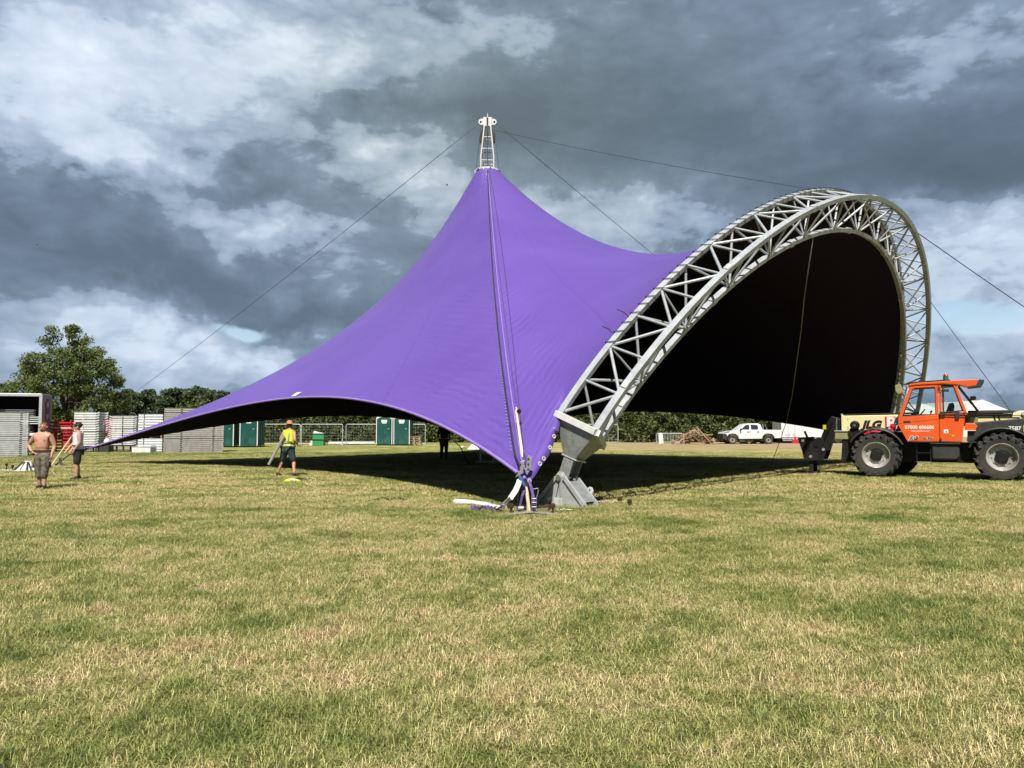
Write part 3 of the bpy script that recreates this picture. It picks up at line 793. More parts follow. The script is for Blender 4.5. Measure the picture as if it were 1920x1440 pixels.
# ------------------------------------------------------------------ stage: arch truss
AP = [8.8814, 24.1895, 0.8361, 11.5475, 7.7167, 0.3654, 0.997, 1.4683, 0.4967, 0.5012, 0.5032, 0.4606, 0.0825, 0.6626]
mx, my, yaw, aa, Ht, tau, ex, ey, R1, R3, b1, b2, asym, z0 = AP
U = np.array([math.cos(yaw), math.sin(yaw), 0]); NF = np.array([math.sin(yaw), -math.cos(yaw), 0])   # along the feet; towards the audience
W = np.array([0, 0, math.cos(tau)]) + NF * math.sin(tau)
NN = np.cross(U, W)
MID = np.array([mx, my, z0])
th = np.linspace(0, math.pi, 601)
c_, s_ = np.cos(th), np.sin(th)
XX = -aa * np.sign(c_) * np.abs(c_) ** ex + asym * s_; YY = Ht * np.abs(s_) ** ey
dX, dY = np.gradient(XX), np.gradient(YY); LL = np.hypot(dX, dY) + 1e-9
nx, ny = -dY / LL, dX / LL
def chord(R, b): return MID + np.outer(XX + nx * R, U) + np.outer(YY + ny * R, W) + b * NN
K1, K2, K3 = chord(R1, -b1), chord(R1, b2), chord(-R3, 0.0)
arc = np.r_[0, np.cumsum(np.linalg.norm(np.diff(K1, axis=0), axis=1))]
def at(K, s): return Vector([float(np.interp(s, arc, K[:, i])) for i in range(3)])
S0, S1 = 1.05, float(arc[-1]) - 1.05
NPAN = 30
step = (S1 - S0) / NPAN
outw = lambda s: (at(K1, s) - at(K3, s)).normalized()

arch = thing('arch_truss', 'large silver triangular lattice arch spanning the open front of the purple tent', 'truss arch', (float(mx), float(my), 0))
OFF = Vector((float(mx), float(my), 0))
def loc(p): return Vector(p) - OFF
def strip(K, w, h, name, s0, s1, n, m=M['truss']):
    """a box-section chord, following the curve"""
    ss = np.linspace(s0, s1, n); vs = []; fs = []
    for i, s in enumerate(ss):
        p = loc(at(K, s)); d = (at(K, min(s + .05, arc[-1])) - at(K, max(s - .05, 0))).normalized()
        x = Vector(NN) - d * Vector(NN).dot(d); x.normalize(); y = d.cross(x)
        vs += [p + x * a * w / 2 + y * b * h / 2 for a, b in ((-1, -1), (1, -1), (1, 1), (-1, 1))]
    for i in range(n - 1):
        for k in range(4):
            fs.append((i * 4 + k, i * 4 + (k + 1) % 4, (i + 1) * 4 + (k + 1) % 4, (i + 1) * 4 + k))
    fs += [(3, 2, 1, 0), tuple((n - 1) * 4 + k for k in range(4))]
    return MB().add(vs, fs).build(name, m, arch, bevel=0.0)
strip(K1, .135, .115, 'rear_chord', S0 - .05, S1 + .05, 150)
strip(K2, .15, .115, 'front_chord', S0 - .05, S1 + .05, 150)
strip(K3, .14, .105, 'inner_chord', S0 - .05, S1 + .05, 150)
# bolted joint collars where the chord sections meet
for s in np.arange(S0 + 1.2, S1 - .5, 3.83):
    for K in (K2, K3):
        p = loc(at(K, s)); d = (at(K, s + .05) - at(K, s - .05)).normalized()
        MB().bar(p - d * .09, p + d * .09, .165, .13, Vector(NN)).build('joint_collar', M['galv'], arch, bevel=.006)
def web(Ka, sa, Kb, sb, r=.033):
    a, b = loc(at(Ka, sa)), loc(at(Kb, sb))
    MB().tube([a, b], r, 8).build('web_bar', M['truss'], arch, smooth=False)
for k in range(NPAN):
    s, e = S0 + k * step, S0 + (k + 1) * step
    A_, B2_ = (K1, K2) if k % 2 == 0 else (K2, K1)
    web(A_, s + (.12 if k == 0 else 0), B2_, e)                     # top face zig-zag
    A_, B2_ = (K3, K2) if k % 2 == 0 else (K2, K3)
    web(A_, s, B2_, e, .030)
    A_, B2_ = (K3, K1) if k % 2 == 0 else (K1, K3)
    web(A_, s, B2_, e, .030)
    if k:
        web(K1, s, K2, s, .029)
        if k % 2 == 0: web(K3, s, K2, s, .026); web(K3, s, K1, s, .026)
# rope lacing round the rear chord
mb = MB()
rl = random.Random(3)
for s in np.arange(S0 + 2.0, S1 - .6, .30):
    p = loc(at(K1, s)); d = (at(K1, s + .05) - at(K1, s - .05)).normalized()
    x = Vector(NN) - d * Vector(NN).dot(d); x.normalize(); y = d.cross(x); j = rl.uniform(-.04, .04)
    ring = [p + x * a * .093 + y * b * .083 + d * (j + .05 * a) for a, b in ((-1, -1), (1, -1), (1, 1), (-1, 1), (-1, -1))]
    mb.tube(ring, .011, 5, cap=False)
    mb.tube([ring[3] + x * .02, ring[3] - x * .07 + y * .05], .010, 5)
o = mb.build('lacing_rope', M['black_rope'], arch); setp(o, None, None, None, 'stuff')
for s in (S0 + 2.2, S0 + 2.75):                                     # loose rope tails
    p = loc(at(K1, s)); MB().tube([p, p - Vector(NN) * .16 + Vector((-.05, 0, .12)), p - Vector(NN) * .26 + Vector((-.12, 0, .16))], .011, 5).build('rope_tail', M['black_rope'], arch)

def foot(sgn):
    """galvanised end box, neck and pin at one end of the arch"""
    s = S0 if sgn < 0 else S1
    P1, P2, P3 = loc(at(K1, s)), loc(at(K2, s)), loc(at(K3, s))
    base = MID + U * aa * sgn; pin = loc(Vector((base[0], base[1], .56)))
    cen = (P1 + P2 + P3) / 3
    ax = (cen - pin).normalized()
    nk = pin + ax * .42                                              # top of the neck
    nv_ = Vector(NF); uv = Vector(U) * sgn
    n_ = (nv_ - ax * nv_.dot(ax)).normalized(); u_ = ax.cross(n_).normalized()
    if u_.dot(uv) < 0: u_ = -u_
    hw, hu = .15, .17
    # tapered box: top is the chord triangle pushed out a little, bottom the neck rectangle
    gro = lambda p, k: cen + (p - cen) * k
    T = [gro(P1, 1.13), gro(P2, 1.13), gro(P3, 1.16)]
    Q = [nk - n_ * hw + u_ * hu * 1.0, nk + n_ * hw + u_ * hu * 1.0, nk + n_ * hw * .8 - u_ * hu, nk - n_ * hw * .8 - u_ * hu]
    # which side of the neck faces the inner chord
    inner = 1 if (P3 - (P1 + P2) / 2).dot(u_) > 0 else -1
    if inner > 0: Q = [nk - n_ * hw - u_ * hu, nk + n_ * hw - u_ * hu, nk + n_ * hw * .8 + u_ * hu, nk - n_ * hw * .8 + u_ * hu]
    P3a, P3b = T[2] + n_ * .09, T[2] - n_ * .09
    vs = [T[0], T[1], P3a, P3b] + Q
    fs = [(0, 1, 2, 3), (7, 6, 5, 4), (0, 4, 5, 1), (1, 5, 6, 2), (2, 6, 7, 3), (3, 7, 4, 0)]
    MB().add(vs, fs).build('end_box', M['galv_dull'], arch, bevel=.012)
    for a, b in ((T[0], T[1]), (T[1], P3a), (P3a, P3b), (P3b, T[0])):
        MB().bar(a + ax * .03, b + ax * .03, .15, .13, ax).build('box_flange', M['white_steel'], arch, bevel=.006)
    e = nk + ax * .02
    MB().bar(e - n_ * (hw + .05), e + n_ * (hw + .05), .36, .035, ax).build('neck_flange', M['galv'], arch, bevel=.004)
    for k in (-1, 1):
        MB().bar(nk + u_ * k * .15, pin + u_ * k * .13, .025, .27, n_).build('neck_plate', M['galv_dull'], arch, bevel=.004)
    MB().bar(nk, pin + ax * .10, .20, .03, n_).build('neck_web', M['galv_dull'], arch)
    # the ground shoe: a thing of its own, pinned to the arch
    gnd = Vector((base[0], base[1], 0))
    lab = 'galvanised ground shoe with ribbed triangular plates, beside the near timber pole' if sgn < 0 else 'galvanised ground shoe at the far arch foot, behind the orange machine'
    sh = thing('hinge_shoe', lab, 'ground shoe', tuple(gnd), math.atan2(NF[1], NF[0]), 'hinged shoes under the arch feet')
    # local: x towards the audience, y = away from the camera along the feet line
    inn = 1.0
    for y in (-.20, .20):
        poly = [(-.66, .02), (.66, .02), (.64, .09), (.12, .62), (.06, .70), (-.06, .70), (-.12, .62), (-.64, .09)]
        MB().prism(poly, y - .014, y + .014).build('side_plate', M['galv'], sh, bevel=.004)
        for x0_, x1_ in ((-.60, -.10), (-.17, -.03), (.10, .02), (.62, .12)) if y < 0 else ():
            MB().bar((x0_, y - .045, .045), (x1_, y - .045, .58), .022, .075, (1, 0, 0)).build('rib', M['galv'], sh)
    MB().box((0, 0, .012), (1.42, .62, .024)).build('base_plate', M['galv'], sh, bevel=.004)
    MB().bar((.56, 0, .10), (.16, 0, .50), .34, .016, (1, 0, .8)).build('end_plate', M['galv_dull'], sh)
    MB().lathe([(.0, -.30), (.062, -.30), (.062, .28), (.0, .28)], 16, (0, 0, .58), 'Y').build('hinge_pin', M['chrome'], sh)
    MB().lathe([(.0, -.255), (.10, -.255), (.10, -.215), (.0, -.215)], 18, (0, 0, .58), 'Y').build('pin_boss', M['galv'], sh)
    MB().prism([(.30, .20), (.46, .20), (.50, .30), (.47, .37), (.41, .39), (.35, .36), (.31, .29)], .235, .26).build('lifting_lug', M['white_steel'], sh, bevel=.004)
    MB().lathe([(0, .232), (.02, .232), (.02, .228), (0, .228)], 10, (.415, 0, .32), 'Y').build('lug_hole', M['slot'], sh)
    MB().box((.06, -.36, .09), (.20, .03, .18)).build('stake_bracket', M['white_steel'], sh, bevel=.004)
    MB().box((.14, -.42, .09), (.03, .13, .18)).build('stake_bracket', M['white_steel'], sh, bevel=.004)
    return sh
shoe_near = foot(-1)
shoe_far = foot(1)

# ------------------------------------------------------------------ stage: membrane, form-found as a tension net
MAST = np.array([-1.11, 33.2, 0.0])
ZR, RR = 13.12, .52
qc, qc2, qeN, qeB, qeF, qrA, qrB, qrA2, qeS = 7.43, .001, 12.2, 27.3, 59.0, 90.0, 12.7, .44, 23.2
A1 = np.array([.24, 14.1, .67]); B1 = np.array([-18.45, 32.6, .66])
Mxy = np.array([mx, my, 0])
refl = lambda p: p + 2 * np.dot(Mxy - p, U) * U
A2, B2 = refl(A1), refl(B1)
SCL = 3
def resample(c, k):
    L = np.r_[0, np.cumsum(np.linalg.norm(np.diff(c, axis=0), axis=1))]; tt = np.linspace(0, L[-1], k)
    return np.stack([np.interp(tt, L, c[:, i]) for i in range(3)], -1)
archc = K1[(arc >= S0 + .05) & (arc <= S1 - .05)] - NN * .08
segs = [(A1, archc[0], 4, qeF), (None, archc, 36, None), (archc[-1], A2, 4, qeF), (A2, B2, 24, qeS), (B2, B1, 26, qeB), (B1, A1, 24, qeN)]
pts, fixed, qe, corner = [], [], [], []
for a, b, n, q in segs:
    n *= SCL; corner.append(len(pts))
    if q is None:
        for p in resample(b, n + 1)[:-1]: pts.append(p); fixed.append(True); qe.append(0)
    else:
        for i in range(n): pts.append(a + (b - a) * i / n); fixed.append(i == 0); qe.append(q * SCL)
pts = np.array(pts); fixed = np.array(fixed); qe = np.array(qe, float); NA = len(pts); NR = 16 * SCL
iA1, iArch, iFoot2, iA2, iB2, iB1 = corner
ang = np.unwrap(np.arctan2(pts[:, 1] - MAST[1], pts[:, 0] - MAST[0]))
ring = np.stack([MAST[0] + RR * np.cos(ang), MAST[1] + RR * np.sin(ang), np.full(NA, ZR)], -1)
jj = np.arange(NR + 1)[:, None, None] / NR
X = ring[None] + (pts - ring)[None] * jj
free = np.ones((NR + 1, NA), bool); free[0] = False; free[NR] = ~fixed
qr = np.ones(NA)
for i, q in ((iA1, qrA), (iA2, qrA2), (iB1, qrB), (iB2, qrB)): qr[i] = 1 + (q - 1) * SCL
QR = np.tile(qr, (NR, 1))[..., None]
QC = np.zeros((NR + 1, NA)); QC[1:NR] = qc * ((np.arange(1, NR) / NR) ** qc2)[:, None]; QC[NR] = qe; QC = QC[..., None]
def forces(Y):
    Fv = np.zeros_like(Y)
    dr = QR * (Y[1:] - Y[:-1]); Fv[:-1] -= dr; Fv[1:] += dr
    dc = QC * (np.roll(Y, -1, 1) - Y); Fv -= dc; Fv += np.roll(dc, 1, 1)
    return Fv
fm = free[..., None]
dg = np.zeros((NR + 1, NA, 1)); dg[:-1] += QR; dg[1:] += QR; dg += QC + np.roll(QC, 1, 1)
r_ = np.where(fm, -forces(X), 0); zq = r_ / dg; p_ = zq.copy(); rz_ = (r_ * zq).sum()
for it in range(900):
    Ap = np.where(fm, forces(p_), 0); al = rz_ / (p_ * Ap).sum()
    X = X + al * p_; r_ = r_ - al * Ap
    if np.abs(r_).max() < 1e-5: break
    zq = r_ / dg; rn = (r_ * zq).sum(); p_ = zq + rn / rz_ * p_; rz_ = rn
ORG = Vector((float(MAST[0]), float(MAST[1]), 0)); OA = np.array(ORG)

m = bpy.data.materials.new('purple_pvc_membrane'); m.use_nodes = True
t = NT(m.node_tree); bs = t.n['Principled BSDF']
uvn = t.new('ShaderNodeUVMap'); uvn.uv_map = 'net'
su = t.new('ShaderNodeSeparateXYZ'); t.l.new(uvn.outputs[0], su.inputs[0])
uu, vv = su.outputs[0], su.outputs[1]              # uu: lines round the mast (0 at the near seam), vv: from ring (0) to edge (1)
g = t.new('ShaderNodeNewGeometry'); P = g.outputs['Position']
nb = t.noise(P, 0.35, 3, 0.55); nd_ = t.noise(P, 2.6, 5, 0.6); nfine = t.noise(P, 30, 4, 0.65)
c0 = t.mix(t.smooth(nb, .3, .7), (0.098, 0.052, 0.270), (0.110, 0.061, 0.292))
dirt = t.math('MULTIPLY', t.smooth(nd_, .58, .80), .16)
c0 = t.mix(dirt, c0, (0.10, 0.062, 0.24))
# pale scuffs where the cloth was dragged past the ring, dark seams between the panels
scv = t.new('ShaderNodeCombineXYZ'); t.l.new(t.math('MULTIPLY', uu, 260.0), scv.inputs[0]); t.l.new(t.math('MULTIPLY', vv, 40.0), scv.inputs[1])
scn = t.noise(scv.outputs[0], 1.0, 5, 0.7)
def around(v, c, wdt):
    a = t.math('ABSOLUTE', t.math('SUBTRACT', v, c)); return t.smooth(a, 0.0, wdt, 1.0, 0.0)
sc = t.math('MULTIPLY', t.math('MULTIPLY', t.smooth(scn, .52, .64), t.smooth(vv, 0.004, 0.17, 1.0, 0.0)), around(uu, 0.976, 0.05))
c0 = t.mix(t.math('MULTIPLY', sc, .8), c0, (0.50, 0.44, 0.54))
NSEAM = 9.0
fr = t.math('FRACT', t.math('ADD', t.math('MULTIPLY', uu, NSEAM * 2), .5))
weld = t.math('MULTIPLY', around(fr, .5, .018), t.smooth(vv, .12, .3))
fv = t.math('FRACT', t.math('ADD', t.math('MULTIPLY', vv, 5.0), t.math('MULTIPLY', t.math('FLOOR', t.math('MULTIPLY', uu, NSEAM * 2)), .37)))
weld = t.math('MAXIMUM', weld, t.math('MULTIPLY', around(fv, .5, .012), .6))
c0 = t.mix(t.math('MULTIPLY', weld, .30), c0, (0.07, 0.032, 0.19))
t.l.new(c0, bs.inputs['Base Color'])
bs.inputs['Roughness'].default_value = 0.46
bs.inputs['Specular IOR Level'].default_value = 0.42
bs.inputs['Sheen Weight'].default_value = 0.0
# wrinkles: ripples running across the near seam, stronger towards the anchor; long faint draws elsewhere
wd = t.noise(P, 0.9, 3, 0.6)
wr1 = t.math('SINE', t.math('ADD', t.math('MULTIPLY', vv, 300.0), t.math('ADD', t.math('MULTIPLY', wd, 14.0), t.math('MULTIPLY', uu, -260.0))))
wr2 = t.math('SINE', t.math('ADD', t.math('MULTIPLY', vv, 360.0), t.math('ADD', t.math('MULTIPLY', wd, 14.0), t.math('MULTIPLY', uu, 300.0))))
patchy = t.smooth(t.noise(P, 0.80, 4, 0.65), .44, .64)
ul = t.math('SUBTRACT', 1.0, uu)
mR = t.math('MULTIPLY', t.math('MULTIPLY', t.smooth(uu, 0.001, 0.06, 1.0, 0.0), t.smooth(vv, .22, .40)), patchy)
mL = t.math('MULTIPLY', t.math('MULTIPLY', t.smooth(ul, 0.001, 0.075, 1.0, 0.0), t.smooth(vv, .48, .80)), t.math('ADD', t.math('MULTIPLY', patchy, .85), .15))
wrk = t.math('ADD', t.math('MULTIPLY', wr1, mL), t.math('MULTIPLY', wr2, t.math('MULTIPLY', mR, .9)))
stv = t.new('ShaderNodeCombineXYZ'); t.l.new(t.math('MULTIPLY', uu, 42.0), stv.inputs[0]); t.l.new(t.math('MULTIPLY', vv, 3.0), stv.inputs[1])
draw = t.noise(stv.outputs[0], 1.0, 4, 0.6)
topd = t.math('MULTIPLY', t.math('SINE', t.math('ADD', t.math('MULTIPLY', uu, 420.0), t.math('MULTIPLY', wd, 3.0))), t.smooth(vv, 0.0, 0.28, 1.0, 0.0))
hgt = t.math('ADD', t.math('MULTIPLY', wrk, .55), t.math('ADD', t.math('MULTIPLY', draw, .9), t.math('MULTIPLY', topd, .16)))
hgt = t.math('ADD', t.math('ADD', hgt, t.math('MULTIPLY', weld, .10)), t.math('MULTIPLY', nfine, .05))
bn = t.new('ShaderNodeBump'); bn.inputs['Strength'].default_value = 0.46; bn.inputs['Distance'].default_value = 0.045
t.l.new(hgt, bn.inputs['Height']); t.l.new(bn.outputs[0], bs.inputs['Normal'])
M['purple'] = m

tent = thing('stage_tent', 'big purple tensile stage canopy with mast peak and dark blackout underside', 'tent', tuple(ORG))
def net_mesh(name, X, flip, m, off=0.0):
    Y = X - OA
    if off:
        du = np.roll(Y, -1, 1) - np.roll(Y, 1, 1); dv = np.gradient(Y, axis=0)
        nn = np.cross(du, dv); nn /= np.linalg.norm(nn, axis=-1)[..., None] + 1e-9
        if nn[NR // 2, NA // 2, 2] < 0: nn = -nn
        Y = Y - nn * off
    V = Y.reshape(-1, 3)
    a = (np.arange(NR)[:, None] * NA + np.arange(NA)[None]).ravel(); b = (np.arange(NR)[:, None] * NA + (np.arange(NA)[None] + 1) % NA).ravel()
    F = np.stack([a, a + NA, b + NA, b], -1)
    if flip: F = F[:, ::-1]
    me = bpy.data.meshes.new(name); me.from_pydata(V.tolist(), [], F.tolist()); me.materials.append(m); me.shade_smooth()
    uv = me.uv_layers.new(name='net')
    i0 = np.tile(np.arange(NA), NR); j0 = np.repeat(np.arange(NR), NA)
    u4 = np.stack([i0, i0, i0 + 1, i0 + 1], -1) / NA; v4 = np.stack([j0, j0 + 1, j0 + 1, j0], -1) / NR
    if flip: u4, v4 = u4[:, ::-1], v4[:, ::-1]
    uv.data.foreach_set('uv', np.stack([u4, v4], -1).astype(np.float32).ravel())
    o = bpy.data.objects.new(name, me); COL.objects.link(o); o.parent = tent
    return o
net_mesh('membrane', X, False, M['purple'])
net_mesh('lining', X, True, M['lining'], .03)
Xl = X - OA
E_ = Xl[NR]
def edge_part(i0, i1, name, r=.035, m=M['hem']):
    idx = [i % NA for i in range(i0, i1 + 1)]
    MB().tube([tuple(E_[i] + np.array([0, 0, -.01])) for i in idx], r, 6).build(name, m, tent, smooth=True)
edge_part(iB1, NA, 'edge_hem'); edge_part(iA2, iB2, 'edge_hem', .03, M['lining']); edge_part(iB2, iB1, 'edge_hem', .03, M['lining'])
edge_part(0, iArch, 'edge_hem', .02, M['strap']); edge_part(iFoot2, iA2, 'edge_hem', .02, M['strap'])
# outward normal of the net at (j, i)
def nrm(j, i):
    i = i % NA
    a = Xl[j, (i + 1) % NA] - Xl[j, (i - 1) % NA]; b = Xl[min(j + 1, NR), i % NA] - Xl[max(j - 1, 0), i % NA]
    v = np.cross(a, b); v /= np.linalg.norm(v); return v if v[2] > 0 else -v
# laced field joint and webbing belt running from the ring to the near anchor
def seam(ioff, r, name, m, j0, j1, lift=.02, end=None):
    pp = []
    for j in range(j0, j1):
        i = ioff(j); f = math.floor(i); w_ = i - f
        p = Xl[j, f % NA] * (1 - w_) + Xl[j, (f + 1) % NA] * w_
        pp.append(tuple(p + nrm(j, f) * lift))
    if end is not None: pp += [tuple(Vector(pp[-1]).lerp(Vector(end), q)) for q in (.35, .7, .97)]
    return MB().tube(pp, r, 6).build(name, m, tent, smooth=True)
SA = NA - 0.6
TIP = E_[0] + np.array([-.05, -.06, .12])
seam(lambda j: SA - .6 * (1 - j / NR), .020, 'laced_joint', M['black_rope'], 1, NR, .02, TIP)
seam(lambda j: SA + 1.5 - .9 * (j / NR), .016, 'belt_edge', M['hem'], 2, NR, .012, TIP + np.array([.06, 0, .03]))
seam(lambda j: SA + 3.2 - 2.0 * (j / NR), .012, 'belt_edge', M['strap'], 2, NR, .010, TIP + np.array([.10, 0, .05]))
seam(lambda j: SA + 8.0 - 6.6 * (j / NR), .007, 'draw_wire', M['cable'], 1, NR, .05, TIP + np.array([.12, -.03, .10]))
# lacing loops on the joint
mb = MB()
for j in range(3, NR - 1):
    for q in (0.0, .25, .5, .75):
        a = Xl[j, int(SA)] * (1 - q) + Xl[j + 1, int(SA)] * q; n_ = nrm(j, int(SA)); s = Xl[j, (int(SA) + 1) % NA] - Xl[j, int(SA)]; s = s / np.linalg.norm(s)
        mb.tube([tuple(a - s * .02 + n_ * .02), tuple(a + s * .06 + n_ * .025)], .004, 4)
o = mb.build('joint_loops', M['deck'], tent); setp(o, kind='stuff')
# white reinforcing patch above the free edge
i = int(iB1 + .475 * (NA - iB1)); j = NR - 1
p = Xl[j, i]; n_ = Vector(nrm(j, i)); ta = (Vector(Xl[j, i + 1]) - Vector(Xl[j, i - 1])).normalized(); tb = n_.cross(ta)
MB().add([p + n_ * .02 + ta * a * .20 + tb * b * .11 for a, b in ((-1, -1), (.5, -1), (1, 1), (-.5, 1))] + [p + n_ * .035 + ta * a * .20 + tb * b * .11 for a, b in ((-1, -1), (.5, -1), (1, 1), (-.5, 1))],
         [(0, 1, 2, 3), (7, 6, 5, 4), (0, 4, 5, 1), (1, 5, 6, 2), (2, 6, 7, 3), (3, 7, 4, 0)]).build('white_patch', M['white_pvc'], tent)
# loose flap with eyelets between the near anchor and the arch foot
fl0, fl1 = Vector(E_[1]), Vector(E_[iArch - 1])
flap_n = Vector((.55, -.8, 0)).normalized()
N_ = 14; up_, lo_ = [], []
for k in range(N_ + 1):
    q = k / N_; a = Vector(E_[1]).lerp(Vector(E_[iArch]), q); a = Vector(E_[min(iArch, int(round(q * iArch)))]) if q < 1 else Vector(E_[iArch])
    up_.append(a + flap_n * .015); w_ = .10 + .13 * math.sin(math.pi * min(1, q * 1.05)) * .9
    lo_.append(a + Vector((.20, .02, -.22)).normalized() * w_ + flap_n * (.05 + .025 * math.sin(q * 17)))
vs = up_ + lo_; fs = [(k, k + 1, N_ + 2 + k, N_ + 1 + k) for k in range(N_)]
fl = MB().add(vs, fs).build('eyelet_flap', M['purple'], tent, smooth=True)
sm = fl.modifiers.new('thick', 'SOLIDIFY'); sm.thickness = .008
for q in (.06, .22, .38, .54, .70):
    k = int(q * N_); c = up_[k].lerp(lo_[k], .72) + flap_n * .02
    R_ = flap_n.to_track_quat('Z', 'Y').to_matrix()
    mb = MB().lathe([(.020, 0), (.042, 0), (.046, .006), (.042, .014), (.020, .012)], 14, close=True)
    mb.v = [tuple(R_ @ Vector(v) + c) for v in mb.v]
    mb.build('eyelet', M['white_steel'], tent)

# ------------------------------------------------------------------ mast
mast = thing('lattice_mast', 'white lattice mast rising through the peak of the purple tent', 'mast', tuple(MAST))
HT = 15.55
def leg_xy(z): return .29 if z < 13.7 else .29 - (z - 13.7) / (HT - .35 - 13.7) * .16
for sx in (-1, 1):
    for sy in (-1, 1):
        MB().tube([(sx * .29, sy * .29, 0), (sx * .29, sy * .29, 13.7), (sx * .14, sy * .14, HT - .35)], .035, 8).build('mast_leg', M['white_steel'], mast)
for z in list(np.arange(.4, 13.2, .9)) + [13.55, 14.1, 14.65]:
    h = leg_xy(z)
    for a, b in (((-1, -1), (1, -1)), ((1, -1), (1, 1)), ((1, 1), (-1, 1)), ((-1, 1), (-1, -1))):
        MB().tube([(a[0] * h, a[1] * h, z), (b[0] * h, b[1] * h, z)], .024, 6).build('rung', M['white_steel'], mast)
MB().box((0, 0, HT - .18), (.40, .34, .42)).build('head_block', M['white_steel'], mast, bevel=.02)
MB().box((0, -.16, HT - .18), (.08, .05, .38)).build('head_slot', M['machine_black'], mast)
for sx in (-1, 1):
    MB().prism([(sx * .18, HT - .30), (sx * .34, HT - .28), (sx * .42, HT - .18), (sx * .40, HT - .06), (sx * .30, HT), (sx * .18, HT)], -.06, .06).build('sheave_cheek', M['white_steel'], mast, bevel=.01)
    MB().lathe([(0, -.07), (.05, -.07), (.05, .07), (0, .07)], 10, (sx * .31, 0, HT - .15), 'Y').build('sheave_pin', M['machine_black'], mast)
MB().tube([(0, 0, HT), (0, 0, HT + .28)], [.03, .012], 6).build('mast_spike', M['white_steel'], mast)
MB().lathe([(RR - .03, ZR - .03), (RR + .04, ZR - .03), (RR + .04, ZR + .05), (RR - .03, ZR + .05)], 40, (0, 0, 0), close=True).build('peak_ring', M['white_steel'], mast, bevel=.01)
for k in range(12):
    a = 2 * math.pi * (k + .5) / 12
    MB().box((math.cos(a) * (RR + .03), math.sin(a) * (RR + .03), ZR - .07), (.09, .05, .16), rotm(rz=a)).build('ring_shackle', M['machine_black'] if k % 2 else M['white_steel'], mast)
for a in (-.08, math.pi + .08, math.pi / 2, -math.pi / 2):
    c, s = math.cos(a), math.sin(a)
    MB().tube([(c * RR, s * RR, ZR + .05), (c * .34, s * .30, HT - .75), (c * .20, s * .18, HT - .2)], .011, 5).build('lifting_chain', M['cable'], mast)
for sx in (-1, 1):
    MB().tube([(sx * .20, -.12, HT - .5), (sx * .30, -.16, HT - .85), (sx * .29, -.18, HT - 1.15), (sx * .20, -.16, HT - 1.2)], [.03, .05, .06, .03], 7).build('chain_hoist', M['rust'], mast)
for x in (-.10, .0, .09):
    MB().tube([(x, -.1, ZR), (x * .7, -.1, HT - .4)], .010, 5).build('hoist_chain', M['cable'], mast)
MB().box((0, 0, .05), (1.0, 1.0, .10)).build('mast_base', M['galv'], mast)
MB().tube([(.18, -.44, ZR), (.42, -.42, ZR - .14), (.58, -.34, ZR - .30), (.70, -.26, ZR - .46)], [.05, .07, .06, .09], 8).build('ring_tie', M['black_rope'], mast)

# ------------------------------------------------------------------ guy wires
def guy(name, label, pts, r, m=M['cable'], group='guy wires of the stage'):
    base = Vector(pts[-1])
    o = MB().tube([Vector(p) - base for p in pts], r, 5).build(name, m, None, smooth=True)
    o.location = base
    return setp(o, label, 'guy wire' if 'rope' not in name else 'rope', group)
def sagged(a, b, sag, n=14):
    a, b = Vector(a), Vector(b)
    return [a.lerp(b, k / n) - Vector((0, 0, sag * 4 * (k / n) * (1 - k / n))) for k in range(n + 1)]
top = Vector(MAST) + Vector((0, 0, HT - .2))
guy('guy_wire', 'thin steel guy wire running from mast head down left to the trees', sagged(top + Vector((-.4, 0, 0)), (gx(118, 63), 63, 0), .35), .0125)
guy('guy_wire', 'thin guy wire dropping from mast head behind the purple canopy saddle', sagged(top + Vector((.4, 0, 0)), (gx(1680, 62), 62, 0), .35), .0125)
s_top = arc[np.argmax(K1[:, 2])]
ps = at(K1, s_top - 1.2)
guy('guy_wire', 'thin guy wire from mast head across to the top of the arch', sagged(top + Vector((.3, -.1, -.35)), ps, .12), .009)
def nearest_on(K, px, py):
    best = None
    for q in K:
        u_, v_ = 960 + F_PX * q[0] / (q[1] * math.cos(PITCH) + (q[2] - H0) * math.sin(PITCH)), 720 - F_PX * (-q[1] * math.sin(PITCH) + (q[2] - H0) * math.cos(PITCH)) / (q[1] * math.cos(PITCH) + (q[2] - H0) * math.sin(PITCH))
        e = (u_ - px) ** 2 + (v_ - py) ** 2
        if best is None or e < best[0]: best = (e, q)
    return Vector([float(x) for x in best[1]])
pa = nearest_on(K2[300:], 1714, 430)
guy('guy_wire', 'thick dark guy wire from the arch shoulder running down off to the right', sagged(pa, (29.0, 28.6, 0), .15), .015)
pb = nearest_on(K2[300:], 1742, 560)
guy('guy_wire', 'thin guy wire from the far arch leg down behind the orange machine', [pb, pb.lerp(Vector((21.9, 30.5, 0)), .55) + Vector((.05, 0, -.05)), (21.9, 30.5, 0)], .012)
pc = nearest_on(K3, 1528, 446)
hang = [pc, (gx(1512, 21.5), 21.5, gz(560, 21.5)), (gx(1505, 23), 23, gz(620, 23)), (gx(1492, 25), 25, gz(700, 25)), (gx(1486, 26.5), 26.5, gz(740, 26.5)), (gx(1474, 28), 28, gz(790, 28)), (gx(1458, 29.5), 29.5, gz(835, 29.5)), (gx(1443, 31), 31, .02)]
guy('tag_rope', 'slack grey tag rope hanging from the arch inside the dark stage', hang, .013, M['grey_rope'], None)
# ------------------------------------------------------------------ telehandler
# local axes: x towards its tail (right in the view), y away from the camera, z up; origin under the near front wheel's outer face
TH_RZ = math.atan2(-.51, .86)
T_ = thing('telehandler', 'orange and cream telescopic handler with black chassis parked at the arch, facing left', 'telehandler', (11.75, 23.75, 0), TH_RZ)
def P4(poly, a, b, name, m, bevel=0.0, par=None): return MB().prism(poly, a, b).build(name, m, par or T_, bevel=bevel)

